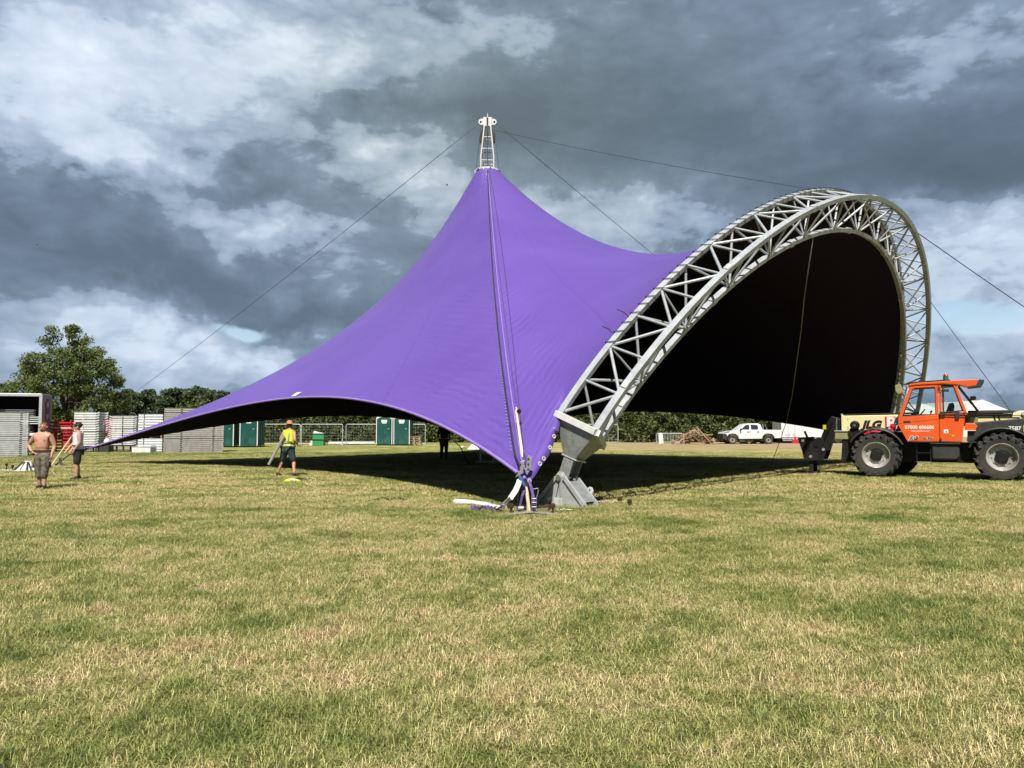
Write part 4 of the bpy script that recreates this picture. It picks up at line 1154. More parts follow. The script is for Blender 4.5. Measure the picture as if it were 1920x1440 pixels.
# wheels
def tyre_mesh(R, w):
    mb = MB()
    ri = R * .545
    prof = [(ri, -w * .40), (ri + .03, -w * .47), (R * .78, -w * .52), (R * .90, -w * .50), (R * .945, -w * .42), (R * .955, 0), (R * .945, w * .42), (R * .90, w * .50), (R * .78, w * .52), (ri + .03, w * .47), (ri, w * .40)]
    mb.lathe(prof, 48, (0, 0, 0), 'Y', close=True)
    n = 18
    for k in range(n):
        for sd_ in (-1, 1):
            a0 = 2 * math.pi * (k + (.5 if sd_ > 0 else 0)) / n
            p = []
            for q, (yy, rr) in enumerate(((.02, .965), (.30, .968), (.485, .925), (.53, .84))):
                a = a0 + q * .085
                p.append((Vector((math.cos(a) * R * rr, sd_ * w * yy, math.sin(a) * R * rr)), Vector((math.cos(a), 0, math.sin(a))), a))
            for (p0, n0, _), (p1, n1, _) in zip(p[:-1], p[1:]):
                mb.bar(p0, p1, .085, .085, (n0 + n1) / 2)
    return mb
def wheel(name, R, w, x, y, face):
    wh = thing(name, None, None, (x, y, R)); wh.parent = T_
    tyre_mesh(R, w).build('tyre', M['tyre'], wh)
    ri = R * .555; g_ = face                   # face: +1 outer side towards +y, -1 towards -y
    # outer lip flush with the tyre, conical dish running in to a recessed disc
    prof = [(ri * 1.04, .36 * w), (ri * 1.06, .44 * w), (ri * 1.02, .47 * w), (ri * .97, .44 * w), (ri * .955, .30 * w), (ri * .88, .25 * w), (ri * .80, .08 * w), (ri * .76, .04 * w), (ri * .52, .06 * w), (ri * .46, .02 * w), (0, .02 * w)]
    o = MB().lathe([(r, z * g_) for r, z in prof], 44, (0, 0, 0), 'Y', cap=False).build('rim', M['rim'], wh); auto_smooth(o, 40)
    MB().lathe([(0, .02 * w * g_), (ri * .44, .02 * w * g_), (ri * .43, .22 * w * g_), (ri * .36, .28 * w * g_), (0, .29 * w * g_)], 22, (0, 0, 0), 'Y').build('hub', M['machine_black'], wh)
    for k in range(10):
        a = 2 * math.pi * k / 10
        MB().lathe([(0, 0), (.017, 0), (.017, .035 * face), (0, .035 * face)], 6, (math.cos(a) * ri * .63, .05 * w * face, math.sin(a) * ri * .63), 'Y').build('wheel_nut', M['galv'], wh)
    return wh
WR, WW = .715, .47
wheel('wheel', WR, WW, -.2, WW / 2, -1); wheel('wheel', WR, WW, 3.17, WW / 2, -1)
wheel('wheel', WR, WW, .22, 2.05, 1); wheel('wheel', WR, WW, 3.25, 2.05, 1)
for x in (-.2, 3.17):
    MB().tube([(x, .3, WR), (x, 2.1, WR)], .13, 12).build('axle', M['machine_black'], T_)
    MB().box((x, 1.15, WR), (.42, .42, .40)).build('differential', M['machine_black'], T_, bevel=.06)

# chassis
P4([(-.95, .62), (-1.0, 1.30), (-.55, 1.42), (.45, 1.25), (.6, 1.12), (2.55, 1.12), (2.7, 1.45), (3.95, 1.45), (4.0, .75), (3.2, .72), (2.5, .50), (.62, .50), (-.1, .60)], .62, 1.72, 'chassis', M['machine_black'], .02)
P4([(2.33, 1.64), (2.62, 1.76), (3.74, 1.87), (4.05, 1.90), (4.05, 1.05), (3.86, 1.04), (3.66, 1.45), (2.80, 1.45), (2.52, 1.15), (2.30, 1.15)], .20, .62, 'tail_cowl', M['plastic_black'], .03)
P4([(2.33, 1.64), (2.62, 1.76), (3.74, 1.87), (4.05, 1.90), (4.05, 1.05), (3.0, 1.2), (2.35, 1.2)], 1.62, 2.25, 'engine_cover', M['plastic_black'], .03)
P4([(3.86, .70), (4.25, .72), (4.28, 1.55), (4.06, 1.70), (3.86, 1.6)], .5, 1.9, 'counterweight', M['machine_black'], .03)
text('7587', .155, M['white_vinyl'], T_, (3.36, .196, 1.52), (math.pi / 2, 0, 0), bold=.004, depth=.002)
MB().box((3.80, .193, 1.56), (.15, .008, .20)).build('fleet_sticker', M['yellow'], T_)
# fenders
def fender(x, a0, a1, y0, y1, R):
    n = 16; out = []; inn = []
    for k in range(n + 1):
        a = math.radians(a0 + (a1 - a0) * k / n)
        out.append((x + math.cos(a) * (R + .03), WR + math.sin(a) * (R + .03))); inn.append((x + math.cos(a) * R, WR + math.sin(a) * R))
    mb = MB()
    for k in range(n):
        mb.add([(p[0], y, p[1]) for y in (y0, y1) for p in (out[k], out[k + 1], inn[k + 1], inn[k])], [(0, 1, 2, 3), (7, 6, 5, 4), (0, 4, 5, 1), (1, 5, 6, 2), (2, 6, 7, 3), (3, 7, 4, 0)])
    mb.tube([(p[0], y0 + .01, p[1] - .02) for p in out], .03, 6)
    return mb.build('fender', M['plastic_black'], T_)
fender(-.2, 25, 150, -.02, .6, WR + .10); fender(3.17, 38, 160, .0, .6, WR + .13)
fender(.2, 25, 150, 1.75, 2.28, WR + .10)
MB().tube([(-.52, .05, 1.38), (-.30, .03, 1.47), (-.05, .03, 1.46)], .045, 8).build('front_marker_lamp', M['red_vinyl'], T_)
for i, (dz, dx) in enumerate(((0, 0), (.05, .06), (.1, .1))):
    MB().tube([(-.85 + dx, .55, 1.0 + dz), (-.3 + dx, .45, 1.58 + dz * .4), (.25 + dx, .45, 1.42 + dz * .4), (.62, .55, 1.05 + dz)], .018, 6).build('hydraulic_hose', M['plastic_black'], T_)
# step, tank, toolbox
MB().box((1.13, .40, .52), (.40, .28, .03)).build('step', M['machine_black'], T_)
MB().box((1.13, .36, .80), (.40, .22, .03)).build('step', M['machine_black'], T_)
MB().box((1.13, .24, .515), (.40, .012, .012)).build('step_edge', M['galv'], T_)
for x in (.94, 1.32): MB().box((x, .38, .80), (.03, .22, .62)).build('step_side', M['machine_black'], T_)
P4([(1.36, .60), (1.34, 1.08), (2.10, 1.08), (2.10, .72), (2.02, .60)], .22, .70, 'fuel_tank', M['plastic_black'], .05)
MB().box((1.72, .2, 1.10), (.80, .06, .03)).build('tank_trim', M['galv'], T_)
P4([(2.24, 1.54), (2.27, 1.73), (2.50, 1.72), (2.58, 1.64), (2.52, 1.50), (2.26, 1.50)], .10, .36, 'rear_light_box', M['orange'], .015)
MB().box((2.40, .10, 1.505), (.26, .02, .02)).build('light_box_trim', M['white_vinyl'], T_)

# boom
BY0, BY1 = .98, 1.42
zb = lambda x, k: (1.98 if k else 1.45) + (x + 1.28) / 5.1 * .10
P4([(-1.28, 1.45), (-1.28, 1.98), (2.62, 2.04), (3.56, 2.02), (3.66, 2.10), (4.02, 2.11), (4.10, 2.02), (4.10, 1.72), (2.6, 1.66), (.5, 1.47)], BY0, BY1, 'boom', M['cream'], .03)
MB().bar((-1.26, BY0 + .2, 2.01), (1.0, BY0 + .2, 2.06), .34, .05).build('boom_hose_cover', M['plastic_black'], T_)
MB().bar((2.35, BY0 - .02, 2.07), (3.55, BY0 - .02, 2.08), .20, .10).build('boom_hose_cover', M['plastic_black'], T_, bevel=.02)
MB().bar((1.6, BY0 - .05, 1.985), (3.72, BY0 - .05, 1.955), .02, .02).build('boom_pipe', M['machine_black'], T_)
for x in (3.02, 3.14): MB().bar((x, BY0 - .012, 1.98), (x + .06, BY0 - .012, 1.78), .03, .012, (0, 1, 0)).build('boom_band', M['machine_black'], T_)
MB().lathe([(0, BY0 - .06), (.06, BY0 - .06), (.06, BY1 + .06), (0, BY1 + .06)], 14, (3.80, 0, 2.02), 'Y').build('boom_pivot_pin', M['galv'], T_)
P4([(2.28, 1.70), (2.28, 1.97), (2.62, 1.97), (2.62, 1.72)], BY0 - .03, BY0 + .0, 'boom_guard', M['cream_dirty'])
P4([(.02, 1.475), (.02, 1.945), (.95, 1.945), (.95, 1.475)], BY0 - .012, BY0 - .004, 'logo_sticker', M['red_vinyl'])
text('Pl', .50, M['white_vinyl'], T_, (.06, BY0 - .016, 1.575), (math.pi / 2, 0, 0), bold=.022, depth=.003, sx=1.0)
text('JLG', .335, M['black_vinyl'], T_, (-.665, BY0 - .010, 1.575), (math.pi / 2, 0, 0), shear=.28, bold=.020, depth=.004, sx=1.10)
for z in (1.55, 1.62, 1.88):
    MB().lathe([(0, BY0 - .02), (.018, BY0 - .02), (.018, BY0), (0, BY0)], 8, (-1.10, 0, z), 'Y').build('boom_bolt', M['galv'], T_)
P4([(-1.30, 1.43), (-1.30, 2.0), (-1.22, 2.0), (-1.22, 1.43)], BY0 - .03, BY1 + .03, 'boom_end_frame', M['cream'], .01)
MB().tube([(-1.29, BY0 + .04, 2.0), (-1.29, BY0 + .04, 2.05)], .035, 8).build('boom_end_cap', M['galv'], T_)
# inner boom section, drop head and quick hitch, all black
P4([(-1.28, 1.52), (-1.28, 1.92), (-1.68, 1.92), (-1.72, 1.52)], BY0 + .06, BY1 - .06, 'inner_boom', M['machine_black'], .01)
P4([(-1.34, 1.85), (-1.62, 1.98), (-1.80, 1.70), (-2.02, 1.10), (-2.05, .78), (-1.70, .80), (-1.55, 1.30), (-1.36, 1.45)], BY0 + .05, BY1 - .05, 'drop_head', M['machine_black'], .02)
MB().tube([(-1.45, BY0 + .02, 1.92), (-1.47, BY0 + .02, 1.50)], .03, 8).build('tilt_ram_rod', M['chrome'], T_)
MB().tube([(-1.62, BY0, 1.80), (-2.0, BY0, .95)], .06, 8).build('tilt_ram', M['machine_black'], T_)
P4([(-2.66, 1.24), (-2.30, 1.26), (-2.20, 1.10), (-2.02, 1.26), (-1.86, 1.24), (-1.78, 1.02), (-1.72, .92), (-1.78, .70), (-1.86, .48), (-2.46, .46), (-2.52, .76)], BY0 - .35, BY0 - .31, 'carriage_plate', M['machine_black'], .01)
P4([(-2.66, 1.24), (-2.30, 1.26), (-2.20, 1.10), (-2.02, 1.26), (-1.86, 1.24), (-1.78, 1.02), (-1.72, .92), (-1.78, .70), (-1.86, .48), (-2.46, .46), (-2.52, .76)], BY1 + .31, BY1 + .35, 'carriage_plate', M['machine_black'], .01)
for (x, z, r) in ((-2.5, 1.14, .05), (-2.06, 1.0, .07), (-2.44, .95, .06), (-1.84, .85, .05), (-2.25, .60, .05)):
    MB().tube([(x, BY0 - .38, z), (x, BY1 + .38, z)], r, 10).build('carriage_pin', M['galv_dull'] if r < .055 else M['machine_black'], T_)
MB().bar((-2.42, BY0 - .4, 1.46), (-2.28, BY0 - .4, 1.12), .03, .07).build('hitch_lever', M['machine_black'], T_)
for y in (BY0 - .2, BY1 + .2): MB().box((-2.26, y, .24), (.13, .10, .48)).build('fork_heel', M['machine_black'], T_, bevel=.01)
for y in (BY0 - .2, BY1 + .2): MB().box((-2.85, y, .035), (1.15, .12, .05)).build('fork', M['machine_black'], T_, bevel=.01)
MB().box((-1.83, BY0 - .06, 1.60), (.10, .04, .15)).build('warning_sticker', M['yellow'], T_)
# front axle frame, stabiliser post and lamp bracket
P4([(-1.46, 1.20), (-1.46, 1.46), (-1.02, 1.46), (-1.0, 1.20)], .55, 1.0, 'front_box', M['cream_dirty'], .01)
MB().bar((-1.47, .53, 1.475), (-.99, .53, 1.475), .03, .03).build('front_box_trim', M['galv'], T_)
P4([(-1.30, .47), (-1.24, 1.2), (-.86, 1.2), (-.78, .47)], .60, .86, 'stabiliser_leg', M['machine_black'], .01)
P4([(-.96, 1.0), (-1.0, 1.55), (-.82, 1.62), (-.58, 1.42), (-.52, 1.0)], .40, .60, 'front_frame', M['machine_black'], .02)
o = MB().lathe([(0, -.10), (.10, -.10), (.145, -.06), (.15, .02), (.10, .10), (0, .12)], 16, (-.83, .40, 1.66), 'Y').build('work_lamp', M['machine_black'], T_); auto_smooth(o)
MB().lathe([(0, -.116), (.04, -.114), (.04, -.102), (0, -.102)], 12, (-.83, .40, 1.66), 'Y').build('lamp_lens', M['chrome'], T_)
MB().bar((-.83, .40, 1.5), (-.86, .40, 1.2), .05, .08).build('lamp_bracket', M['machine_black'], T_)

# cab
CY0, CY1 = .12, .93
fl = [(.45, 1.66), (.46, 1.90), (1.57, 1.99), (1.57, 1.16), (.70, 1.14)]
P4(fl, CY0, CY0 + .05, 'door_panel', M['orange'], .012)
P4([(1.60, 1.16), (1.60, 2.01), (2.27, 1.96), (2.17, 1.14)], CY0, CY0 + .05, 'side_panel', M['orange'], .012)
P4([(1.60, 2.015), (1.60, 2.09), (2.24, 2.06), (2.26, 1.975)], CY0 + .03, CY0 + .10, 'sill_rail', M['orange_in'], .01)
dr = MB().frame([(.46, 1.905), (.80, 2.86), (.90, 2.915), (1.57, 2.935), (1.575, 1.995), (1.0, 1.95)], [(.57, 1.935), (.87, 2.78), (.93, 2.825), (1.50, 2.845), (1.50, 2.0), (1.02, 1.965)], CY0, CY0 + .05).build('door_frame', M['orange'], T_, bevel=.008)
MB().frame([(.565, 1.925), (.865, 2.785), (.93, 2.83), (1.505, 2.85), (1.505, 1.99), (1.02, 1.96)], [(.595, 1.95), (.885, 2.76), (.94, 2.80), (1.48, 2.82), (1.48, 2.015), (1.02, 1.985)], CY0 + .015, CY0 + .04).build('window_seal', M['plastic_black'], dr)
P4([(.58, 1.94), (.87, 2.78), (.93, 2.82), (1.50, 2.84), (1.50, 2.0), (1.02, 1.965)], CY0 + .022, CY0 + .028, 'window_pane', M['glass'], 0, dr)
P4([(1.58, 1.16), (1.585, 2.95), (1.66, 2.95), (1.64, 1.16)], CY0 + .01, CY0 + .09, 'door_pillar', M['orange'], .008)
wf = MB().frame([(1.67, 2.04), (1.68, 2.89), (2.02, 2.88), (2.25, 2.08)], [(1.72, 2.08), (1.73, 2.83), (1.98, 2.82), (2.18, 2.12)], CY0 + .03, CY0 + .07).build('window_frame', M['plastic_black'], T_)
P4([(1.71, 2.07), (1.72, 2.84), (1.99, 2.83), (2.19, 2.11)], CY0 + .045, CY0 + .05, 'window_pane', M['glass'], 0, wf)
MB().bar((2.02, CY0 + .05, 2.90), (2.30, CY0 + .05, 1.98), .08, .10, (0, 1, 0)).build('rear_pillar', M['orange'], T_, bevel=.012)
# far side of the cab
for a, b in (((.50, 1.92), (.82, 2.90)), ((1.60, 1.2), (1.62, 2.92)), ((2.04, 2.90), (2.30, 1.98))):
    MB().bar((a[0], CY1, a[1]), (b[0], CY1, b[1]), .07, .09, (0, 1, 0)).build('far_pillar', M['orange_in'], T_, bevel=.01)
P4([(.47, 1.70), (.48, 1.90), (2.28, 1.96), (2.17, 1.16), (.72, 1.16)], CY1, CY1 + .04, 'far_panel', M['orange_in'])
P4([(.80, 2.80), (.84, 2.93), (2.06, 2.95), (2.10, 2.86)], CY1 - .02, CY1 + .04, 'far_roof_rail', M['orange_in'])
MB().bar((.72, .5, 1.16), (2.15, .5, 1.16), .76, .05).build('cab_floor', M['plastic_black'], T_)
# windscreen bars, rear screen
for y in (CY0 + .05, CY1):
    MB().bar((2.12, y, 2.86), (2.62, y, 2.08), .05, .05, (0, 1, 0)).build('rear_screen_frame', M['machine_black'], T_)
P4([(2.12, 2.84), (2.14, 2.84), (2.62, 2.10), (2.60, 2.10)], CY0 + .06, CY1 - .02, 'rear_screen', M['glass'])
MB().bar((2.42, CY0 + .02, 2.47), (2.56, CY0 - .02, 2.49), .10, .12).build('rear_handle', M['machine_black'], T_, bevel=.02)
P4([(.74, 2.86), (.72, 2.86), (.44, 1.94), (.46, 1.94)], CY0 + .05, CY1, 'windscreen', M['glass'])
for y in (CY0 + .32, CY0 + .56):
    MB().bar((.55, y, 1.92), (.86, y, 2.88), .04, .03, (0, 1, 0)).build('windscreen_guard_bar', M['orange_in'], T_)
# roof
P4([(.74, 2.885), (.80, 2.955), (1.0, 2.985), (1.90, 3.03), (2.66, 3.045), (2.56, 2.86), (2.36, 2.82), (2.16, 2.885), (1.98, 2.915), (1.7, 2.94), (1.0, 2.92)], CY0 - .03, CY1 + .05, 'roof', M['orange'], .015)
P4([(2.665, 3.045), (2.79, 3.03), (2.78, 2.94), (2.72, 2.83), (2.40, 2.79), (2.36, 2.815), (2.57, 2.855)], CY0 - .02, CY1 + .04, 'roof_visor', M['plastic_black'], .012)
P4([(.82, 2.985), (.86, 3.02), (1.72, 3.065), (1.92, 3.06), (1.9, 3.04), (.95, 2.99)], CY0, CY1, 'roof_guard', M['plastic_black'], .008)
for x in (.70, .76): MB().bar((x, CY0 + .05, 2.93), (x + .08, CY0 + .05, 3.0), .04, .10, (0, 1, 0)).build('roof_bracket', M['machine_black'], T_)
bz = 3.06
bc = MB().lathe([(.085, 0), (.085, .02), (0, .02)], 14, (1.79, .35, bz)).build('beacon', M['plastic_black'], T_)
MB().lathe([(.075, .02), (.072, .10), (0, .10)], 14, (1.79, .35, bz)).build('green_lens', M['lens_green'], bc)
o = MB().lathe([(.070, .10), (.062, .16), (.035, .20), (0, .21)], 14, (1.79, .35, bz)).build('red_lens', M['lens_red'], bc, smooth=True)
# mirrors
MB().tube([(.66, CY0 + .04, 2.66), (.72, CY0 - .06, 2.86), (.64, CY0 - .10, 2.96), (.52, CY0 - .10, 2.92)], .013, 6).build('mirror_arm', M['machine_black'], T_)
P4([(.40, 2.93), (.56, 2.95), (.66, 2.68), (.48, 2.63), (.41, 2.72)], CY0 - .16, CY0 - .10, 'mirror', M['cream_dirty'], .02)
MB().tube([(1.66, CY0 - .02, 2.72), (1.72, CY0 - .06, 2.74)], .02, 6).build('mirror_arm', M['machine_black'], T_)
MB().tube([(1.70, CY0 - .06, 2.73), (1.86, CY0 - .07, 2.73)], .045, 10).build('side_mirror', M['plastic_black'], T_)
# hand rail and door mirror bar
MB().bar((1.60, CY0 - .05, 2.05), (2.58, CY0 - .05, 2.02), .02, .03).build('grab_bar', M['machine_black'], T_)
MB().bar((1.62, CY0 - .05, 1.98), (2.58, CY0 - .05, 1.95), .02, .02).build('grab_bar', M['machine_black'], T_)
MB().box((1.68, CY0 - .05, 2.02), (.16, .07, .13)).build('door_latch', M['plastic_black'], T_, bevel=.02)
MB().box((2.07, CY0 - .05, 1.98), (.10, .05, .20)).build('bar_bracket', M['plastic_black'], T_)
# door furniture
MB().box((.70, CY0 - .006, 1.775), (.20, .03, .055)).build('door_handle', M['plastic_black'], T_, bevel=.012)
MB().bar((.47, CY0 - .003, 1.72), (1.56, CY0 - .003, 1.855), .006, .010, (0, 1, 0)).build('door_crease', M['orange_in'], T_)
MB().box((1.60, CY0 - .02, 2.78), (.05, .05, .12)).build('hinge', M['plastic_black'], T_)
MB().box((1.605, CY0 - .02, 1.22), (.05, .05, .08)).build('hinge', M['plastic_black'], T_)
MB().bar((.70, CY0 - .004, 1.145), (2.16, CY0 - .004, 1.135), .03, .035).build('door_sill', M['white_vinyl'], T_) if False else None
text('07000 606606', .150, M['white_vinyl'], T_, (.635, CY0 - .004, 1.55), (math.pi / 2, 0, 0), bold=.004, depth=.003, sx=.93)
text('www.plantforce.com', .062, M['white_vinyl'], T_, (.80, CY0 - .004, 1.465), (math.pi / 2, 0, 0), bold=.001, depth=.002, sx=1.0)
text('JLG', .135, M['white_vinyl'], T_, (.755, CY0 - .004, 1.225), (math.pi / 2, 0, 0), shear=.28, bold=.016, depth=.002, sx=1.12)
text('JLG', .135, M['black_vinyl'], T_, (.755, CY0 - .008, 1.225), (math.pi / 2, 0, 0), shear=.28, bold=.004, depth=.003, sx=1.12)
text('3614RS', .082, M['black_vinyl'], T_, (1.13, CY0 - .006, 1.235), (math.pi / 2, 0, 0), shear=.1, bold=.003, depth=.003, sx=1.0)
text('3614RS', .082, M['white_vinyl'], T_, (1.135, CY0 - .003, 1.233), (math.pi / 2, 0, 0), shear=.1, bold=.008, depth=.002, sx=1.0)
st = MB().box((1.755, CY0 - .003, 1.475), (.12, .008, .12)).build('info_sticker', M['white_vinyl'], T_)
MB().box((1.76, CY0 - .008, 1.465), (.035, .006, .05)).build('sticker_mark', M['blue_strap'], st)
MB().box((1.93, CY0 - .003, 1.335), (.07, .008, .04)).build('small_sticker', M['yellow'], T_)
# interior
P4([(1.72, 1.5), (1.74, 2.0), (1.85, 2.34), (1.98, 2.36), (2.0, 2.25), (1.94, 1.9), (1.95, 1.5)], .38, .74, 'seat', M['plastic_black'], .03)
P4([(1.30, 1.50), (1.30, 1.62), (1.8, 1.6), (1.8, 1.48)], .36, .76, 'seat_cushion', M['plastic_black'], .03)
sw = MB(); sw.lathe([(.17, -.014), (.19, -.014), (.19, .014), (.17, .014)], 24, close=True)
sw.bar((-.17, 0, 0), (.17, 0, 0), .025, .02); sw.bar((0, -.17, 0), (0, .17, 0), .025, .02)
R_ = rotm(ry=-.9); sw.v = [tuple(R_ @ Vector(v) + Vector((1.08, .54, 2.02))) for v in sw.v]
sw.build('steering_wheel', M['plastic_black'], T_)
P4([(.62, 1.5), (.60, 1.93), (.98, 1.98), (1.05, 1.5)], .25, .85, 'dashboard', M['plastic_black'], .03)
MB().tube([(1.30, .25, 1.6), (1.36, .24, 2.06)], .018, 6).build('joystick', M['plastic_black'], T_)
MB().ball((1.37, .24, 2.09), .035, 8, 6).build('joystick_knob', M['plastic_black'], T_, smooth=True)
# ------------------------------------------------------------------ stacked staging on the left
ORD = ['topmost', 'second from the top', 'third from the top', 'fourth from the top', 'fifth from the top', 'sixth from the top', 'seventh from the top', 'eighth from the top', 'ninth from the top', 'tenth from the top', 'eleventh from the top', 'twelfth from the top',
       'tenth from the ground', 'ninth from the ground', 'eighth from the ground', 'seventh from the ground', 'sixth from the ground', 'fifth from the ground', 'fourth from the ground', 'third from the ground', 'second from the ground', 'lowest']
def ordinal(i, n):
    """i counts from the top"""
    fromtop = ['topmost', 'second', 'third', 'fourth', 'fifth', 'sixth', 'seventh', 'eighth', 'ninth', 'tenth', 'eleventh', 'twelfth']
    if i == 0: return 'topmost'
    if i == n - 1: return 'lowest'
    if i < (n + 1) // 2: return fromtop[i] + ' from the top'
    return fromtop[n - 1 - i] + ' from the ground'

def deck_proto(w, dep, h, slots, m):
    t = thing('stage_deck', None, None)
    mb = MB()
    e = .012
    mb.box((0, 0, h * .5), (w - .03, dep - .03, h - 2 * e))
    mb.box((0, 0, h - e * .9), (w, dep, e * 1.6)); mb.box((0, 0, e * .9), (w - .006, dep - .006, e * 1.5))
    for x in (-w / 2 + .03, w / 2 - .03): mb.box((x, -dep / 2 + .012, h * .5), (.06, .03, h * .92))
    mb.build('deck_panel', m, t)
    for x in slots: MB().box((x * w, -dep / 2 + .008, h * .52), (.11, .02, h * .34)).build('lug_slot', M['slot'], t)
    return t
def stack(proto, x, y, z, n, pitch, rz, lab, cat, group, jit=.012, gaps=(), seed=1):
    rr = random.Random(seed)
    zz = z
    order = []
    for k in range(n):                 # from the ground up
        o = proto if k == 0 else copy_tree(proto)
        o.location = (x + rr.uniform(-jit, jit), y + rr.uniform(-jit, jit), zz); o.rotation_euler = (0, 0, rz + rr.uniform(-jit, jit) * .3)
        setp(o, lab % ordinal(n - 1 - k, n), cat, group)
        zz += pitch + (.03 if (n - 1 - k) in gaps else 0)
    return zz
d = 46.0
stack(deck_proto(3.40, 1.2, .112, (-.215, .325), M['deck_brown']), gx(353, d), d + .9, .01, 22, .1205, .44, 'grey stage deck, %s in the tall stack by the green toilets', 'stage deck', 'grey decks stacked by the toilets', .014, (2, 15), 4)
d = 39.5
stack(deck_proto(2.6, 1.1, .100, (-.03, .38), M['deck']), gx(48, d) - 1.42, d + .15, .01, 21, .108, .50, 'grey stage deck, %s in the stack in front of the trailer', 'stage deck', 'grey decks stacked by the trailer', .012, (4, 11), 5)

def panel_proto(w, dep, h, m, teeth, lip=True):
    t = thing('metal_sheet', None, None)
    mb = MB(); mb.box((0, 0, h * .5), (w, dep, h * .72)); mb.box((0, -.01, h * .9), (w + .02, dep + .03, h * .12)); mb.build('folded_sheet', m, t)
    if teeth:
        for sx in teeth:
            x = sx * w / 2
            MB().prism([(0, .0), (sx * .22, h * .55), (sx * .20, h * 1.15), (0, h * .5)], -dep / 2, -dep / 2 + .05, lambda a, b, y: (x + a, y, b)).build('end_bracket', M['deck'], t)
            MB().prism([(0, .0), (sx * .22, h * .55), (sx * .20, h * 1.15), (0, h * .5)], dep / 2 - .05, dep / 2, lambda a, b, y: (x + a, y, b)).build('end_bracket', M['deck'], t)
    return t
def trestle(x, y, w, dep, h, label):
    t = thing('trestle', label, 'trestle', (x, y, 0), 0, 'purple trestles under the stacks')
    MB().box((0, 0, h - .04), (w, dep, .08)).build('top_frame', M['purple_steel'], t)
    for sx in (-1, 0, 1):
        for sy in (-1, 1): MB().box((sx * (w / 2 - .05), sy * (dep / 2 - .05), (h - .08) / 2), (.08, .08, h - .08)).build('leg', M['purple_steel'], t)
    MB().box((0, -dep / 2 + .05, .12), (w - .1, .05, .05)).build('brace', M['purple_steel'], t)
    return t
def upright(x, y, z0_, z1_, label, m=M['rust'], name='tie_strap', w=.05):
    o = MB().box((0, 0, (z1_ - z0_) / 2), (w, .012, z1_ - z0_)).build(name, m); o.location = (x, y, z0_)
    return setp(o, label, 'strap', 'straps round the panel stacks')
d = 47.0
w_ = (181 - 141) / F_PX * d
trestle(gx(161, d), d + .55, w_ + .1, 1.0, .36, 'purple trestle under the tall white panel stack, behind the man in the vest')
stack(panel_proto(w_, 1.1, .145, M['pale_metal'], (1,)), gx(160, d), d + .55, .36, 14, .149, 0, 'pale metal sheet, %s in the toothed stack beside the red rack', 'metal sheet', 'pale panels stacked beside the red rack', .03, (3, 8), 6)
upright(gx(157, d), d - .02, .36, 2.42, 'brown tie strap down the front of the pale stack beside the red rack', M['wood'])
d = 47.5
w_ = (250 - 211) / F_PX * d
trestle(gx(232, d), d + .55, w_ + .55, 1.0, .42, 'purple trestle under the middle white panel stack, below the tent edge')
stack(panel_proto(w_, 1.1, .122, M['pale_metal'], (1, -1)), gx(231, d), d + .55, .42, 14, .128, 0, 'pale metal sheet, %s in the middle stack above a purple trestle', 'metal sheet', 'pale panels in the middle stack', .02, (1, 6), 8)
upright(gx(231.5, d), d - .02, .42, 2.22, 'dark tie strap down the middle pale stack', M['machine_black'])
d = 47.0
w_ = (305 - 260) / F_PX * d
pr = panel_proto(w_, 1.1, .16, M['white_metal'], ())
stack(pr, gx(283, d), d + .55, .02, 5, .163, 0, 'white metal sheet, %s in the low stack beside the tall decks', 'metal sheet', 'white panels in the low stack', .02, (), 9)
for k, px in enumerate((263, 283, 303)):
    o = MB().box((0, 0, .17), (.10, 1.0, .34)).build('timber_bearer', M['timber']); o.location = (gx(px, d), d + .55, .85)
    setp(o, ['left', 'middle', 'right'][k] + ' brown timber bearer between the two white panel stacks', 'timber', 'bearers between the white panels')
stack(copy_tree(pr), gx(283, d), d + .55, 1.20, 7, .168, 0, 'white metal sheet, %s in the raised stack with black strap', 'metal sheet', 'white panels in the raised stack', .025, (), 10)
upright(gx(271.5, d), d - .03, .05, 2.62, 'black strap standing up over the white panel stacks', M['black_rope'])
o = MB().box((0, 0, .16), (1.1, .8, .32)).box((.1, 0, .42), (.9, .7, .04)).build('slatted_crate', M['pale_metal']); o.location = (gx(279, 46), 45.6, 0)
setp(o, 'low slatted pale crate on the grass before the white panels', 'crate')
# red racks
def red_rack(px0, px1, top, d, label, nr, posts):
    x0_, x1_ = gx(px0, d), gx(px1, d); h = gz(top, d); w = x1_ - x0_
    t = thing('red_rack', label, 'rack', ((x0_ + x1_) / 2, d, 0), 0, 'red steel racks')
    for k in range(nr):
        z = .2 + (h - .25) * k / (nr - 1)
        for y in (0, 1.0): MB().box((0, y, z), (w, .05, .09)).build('rail', M['red'], t)
    for q in posts:
        for y in (0.03, .97): MB().box((-w / 2 + q * w, y + (.04 if y < .5 else -.04), (h + .15) / 2), (.07, .07, h + .15)).build('post', M['red'], t)
    return t
rr_ = red_rack(90, 134.5, 791, 48, 'wide red steel rack of rails behind the bare-chested man', 9, (.03, .30, .97))
o = MB().box((0, 0, 0), (1.35, .10, .07)).build('white_bar', M['white_steel']); o.location = (gx(116, 48), 48.02, 1.50)
setp(o, 'white bar lying across the wide red rack', 'bar')
red_rack(185, 198.5, 788, 49, 'narrow red steel rack between the pale stacks', 13, (.08, .5, .92))
o = MB().ball((0, 0, .22), (.20, .18, .24), 10, 8).build('white_sack', M['cloth_white'], smooth=True); o.location = (gx(203, 46.5), 46.5, .42)
o.location.z = .42
setp(o, 'rounded white sack beside the narrow red rack', 'sack')
o = MB().box((0, 0, .21), (.6, .6, .42)).build('dark_crate', M['plastic_black'], bevel=.02); o.location = (gx(202, 46.5), 46.5, 0)
setp(o, 'dark crate under the rounded white sack', 'crate')
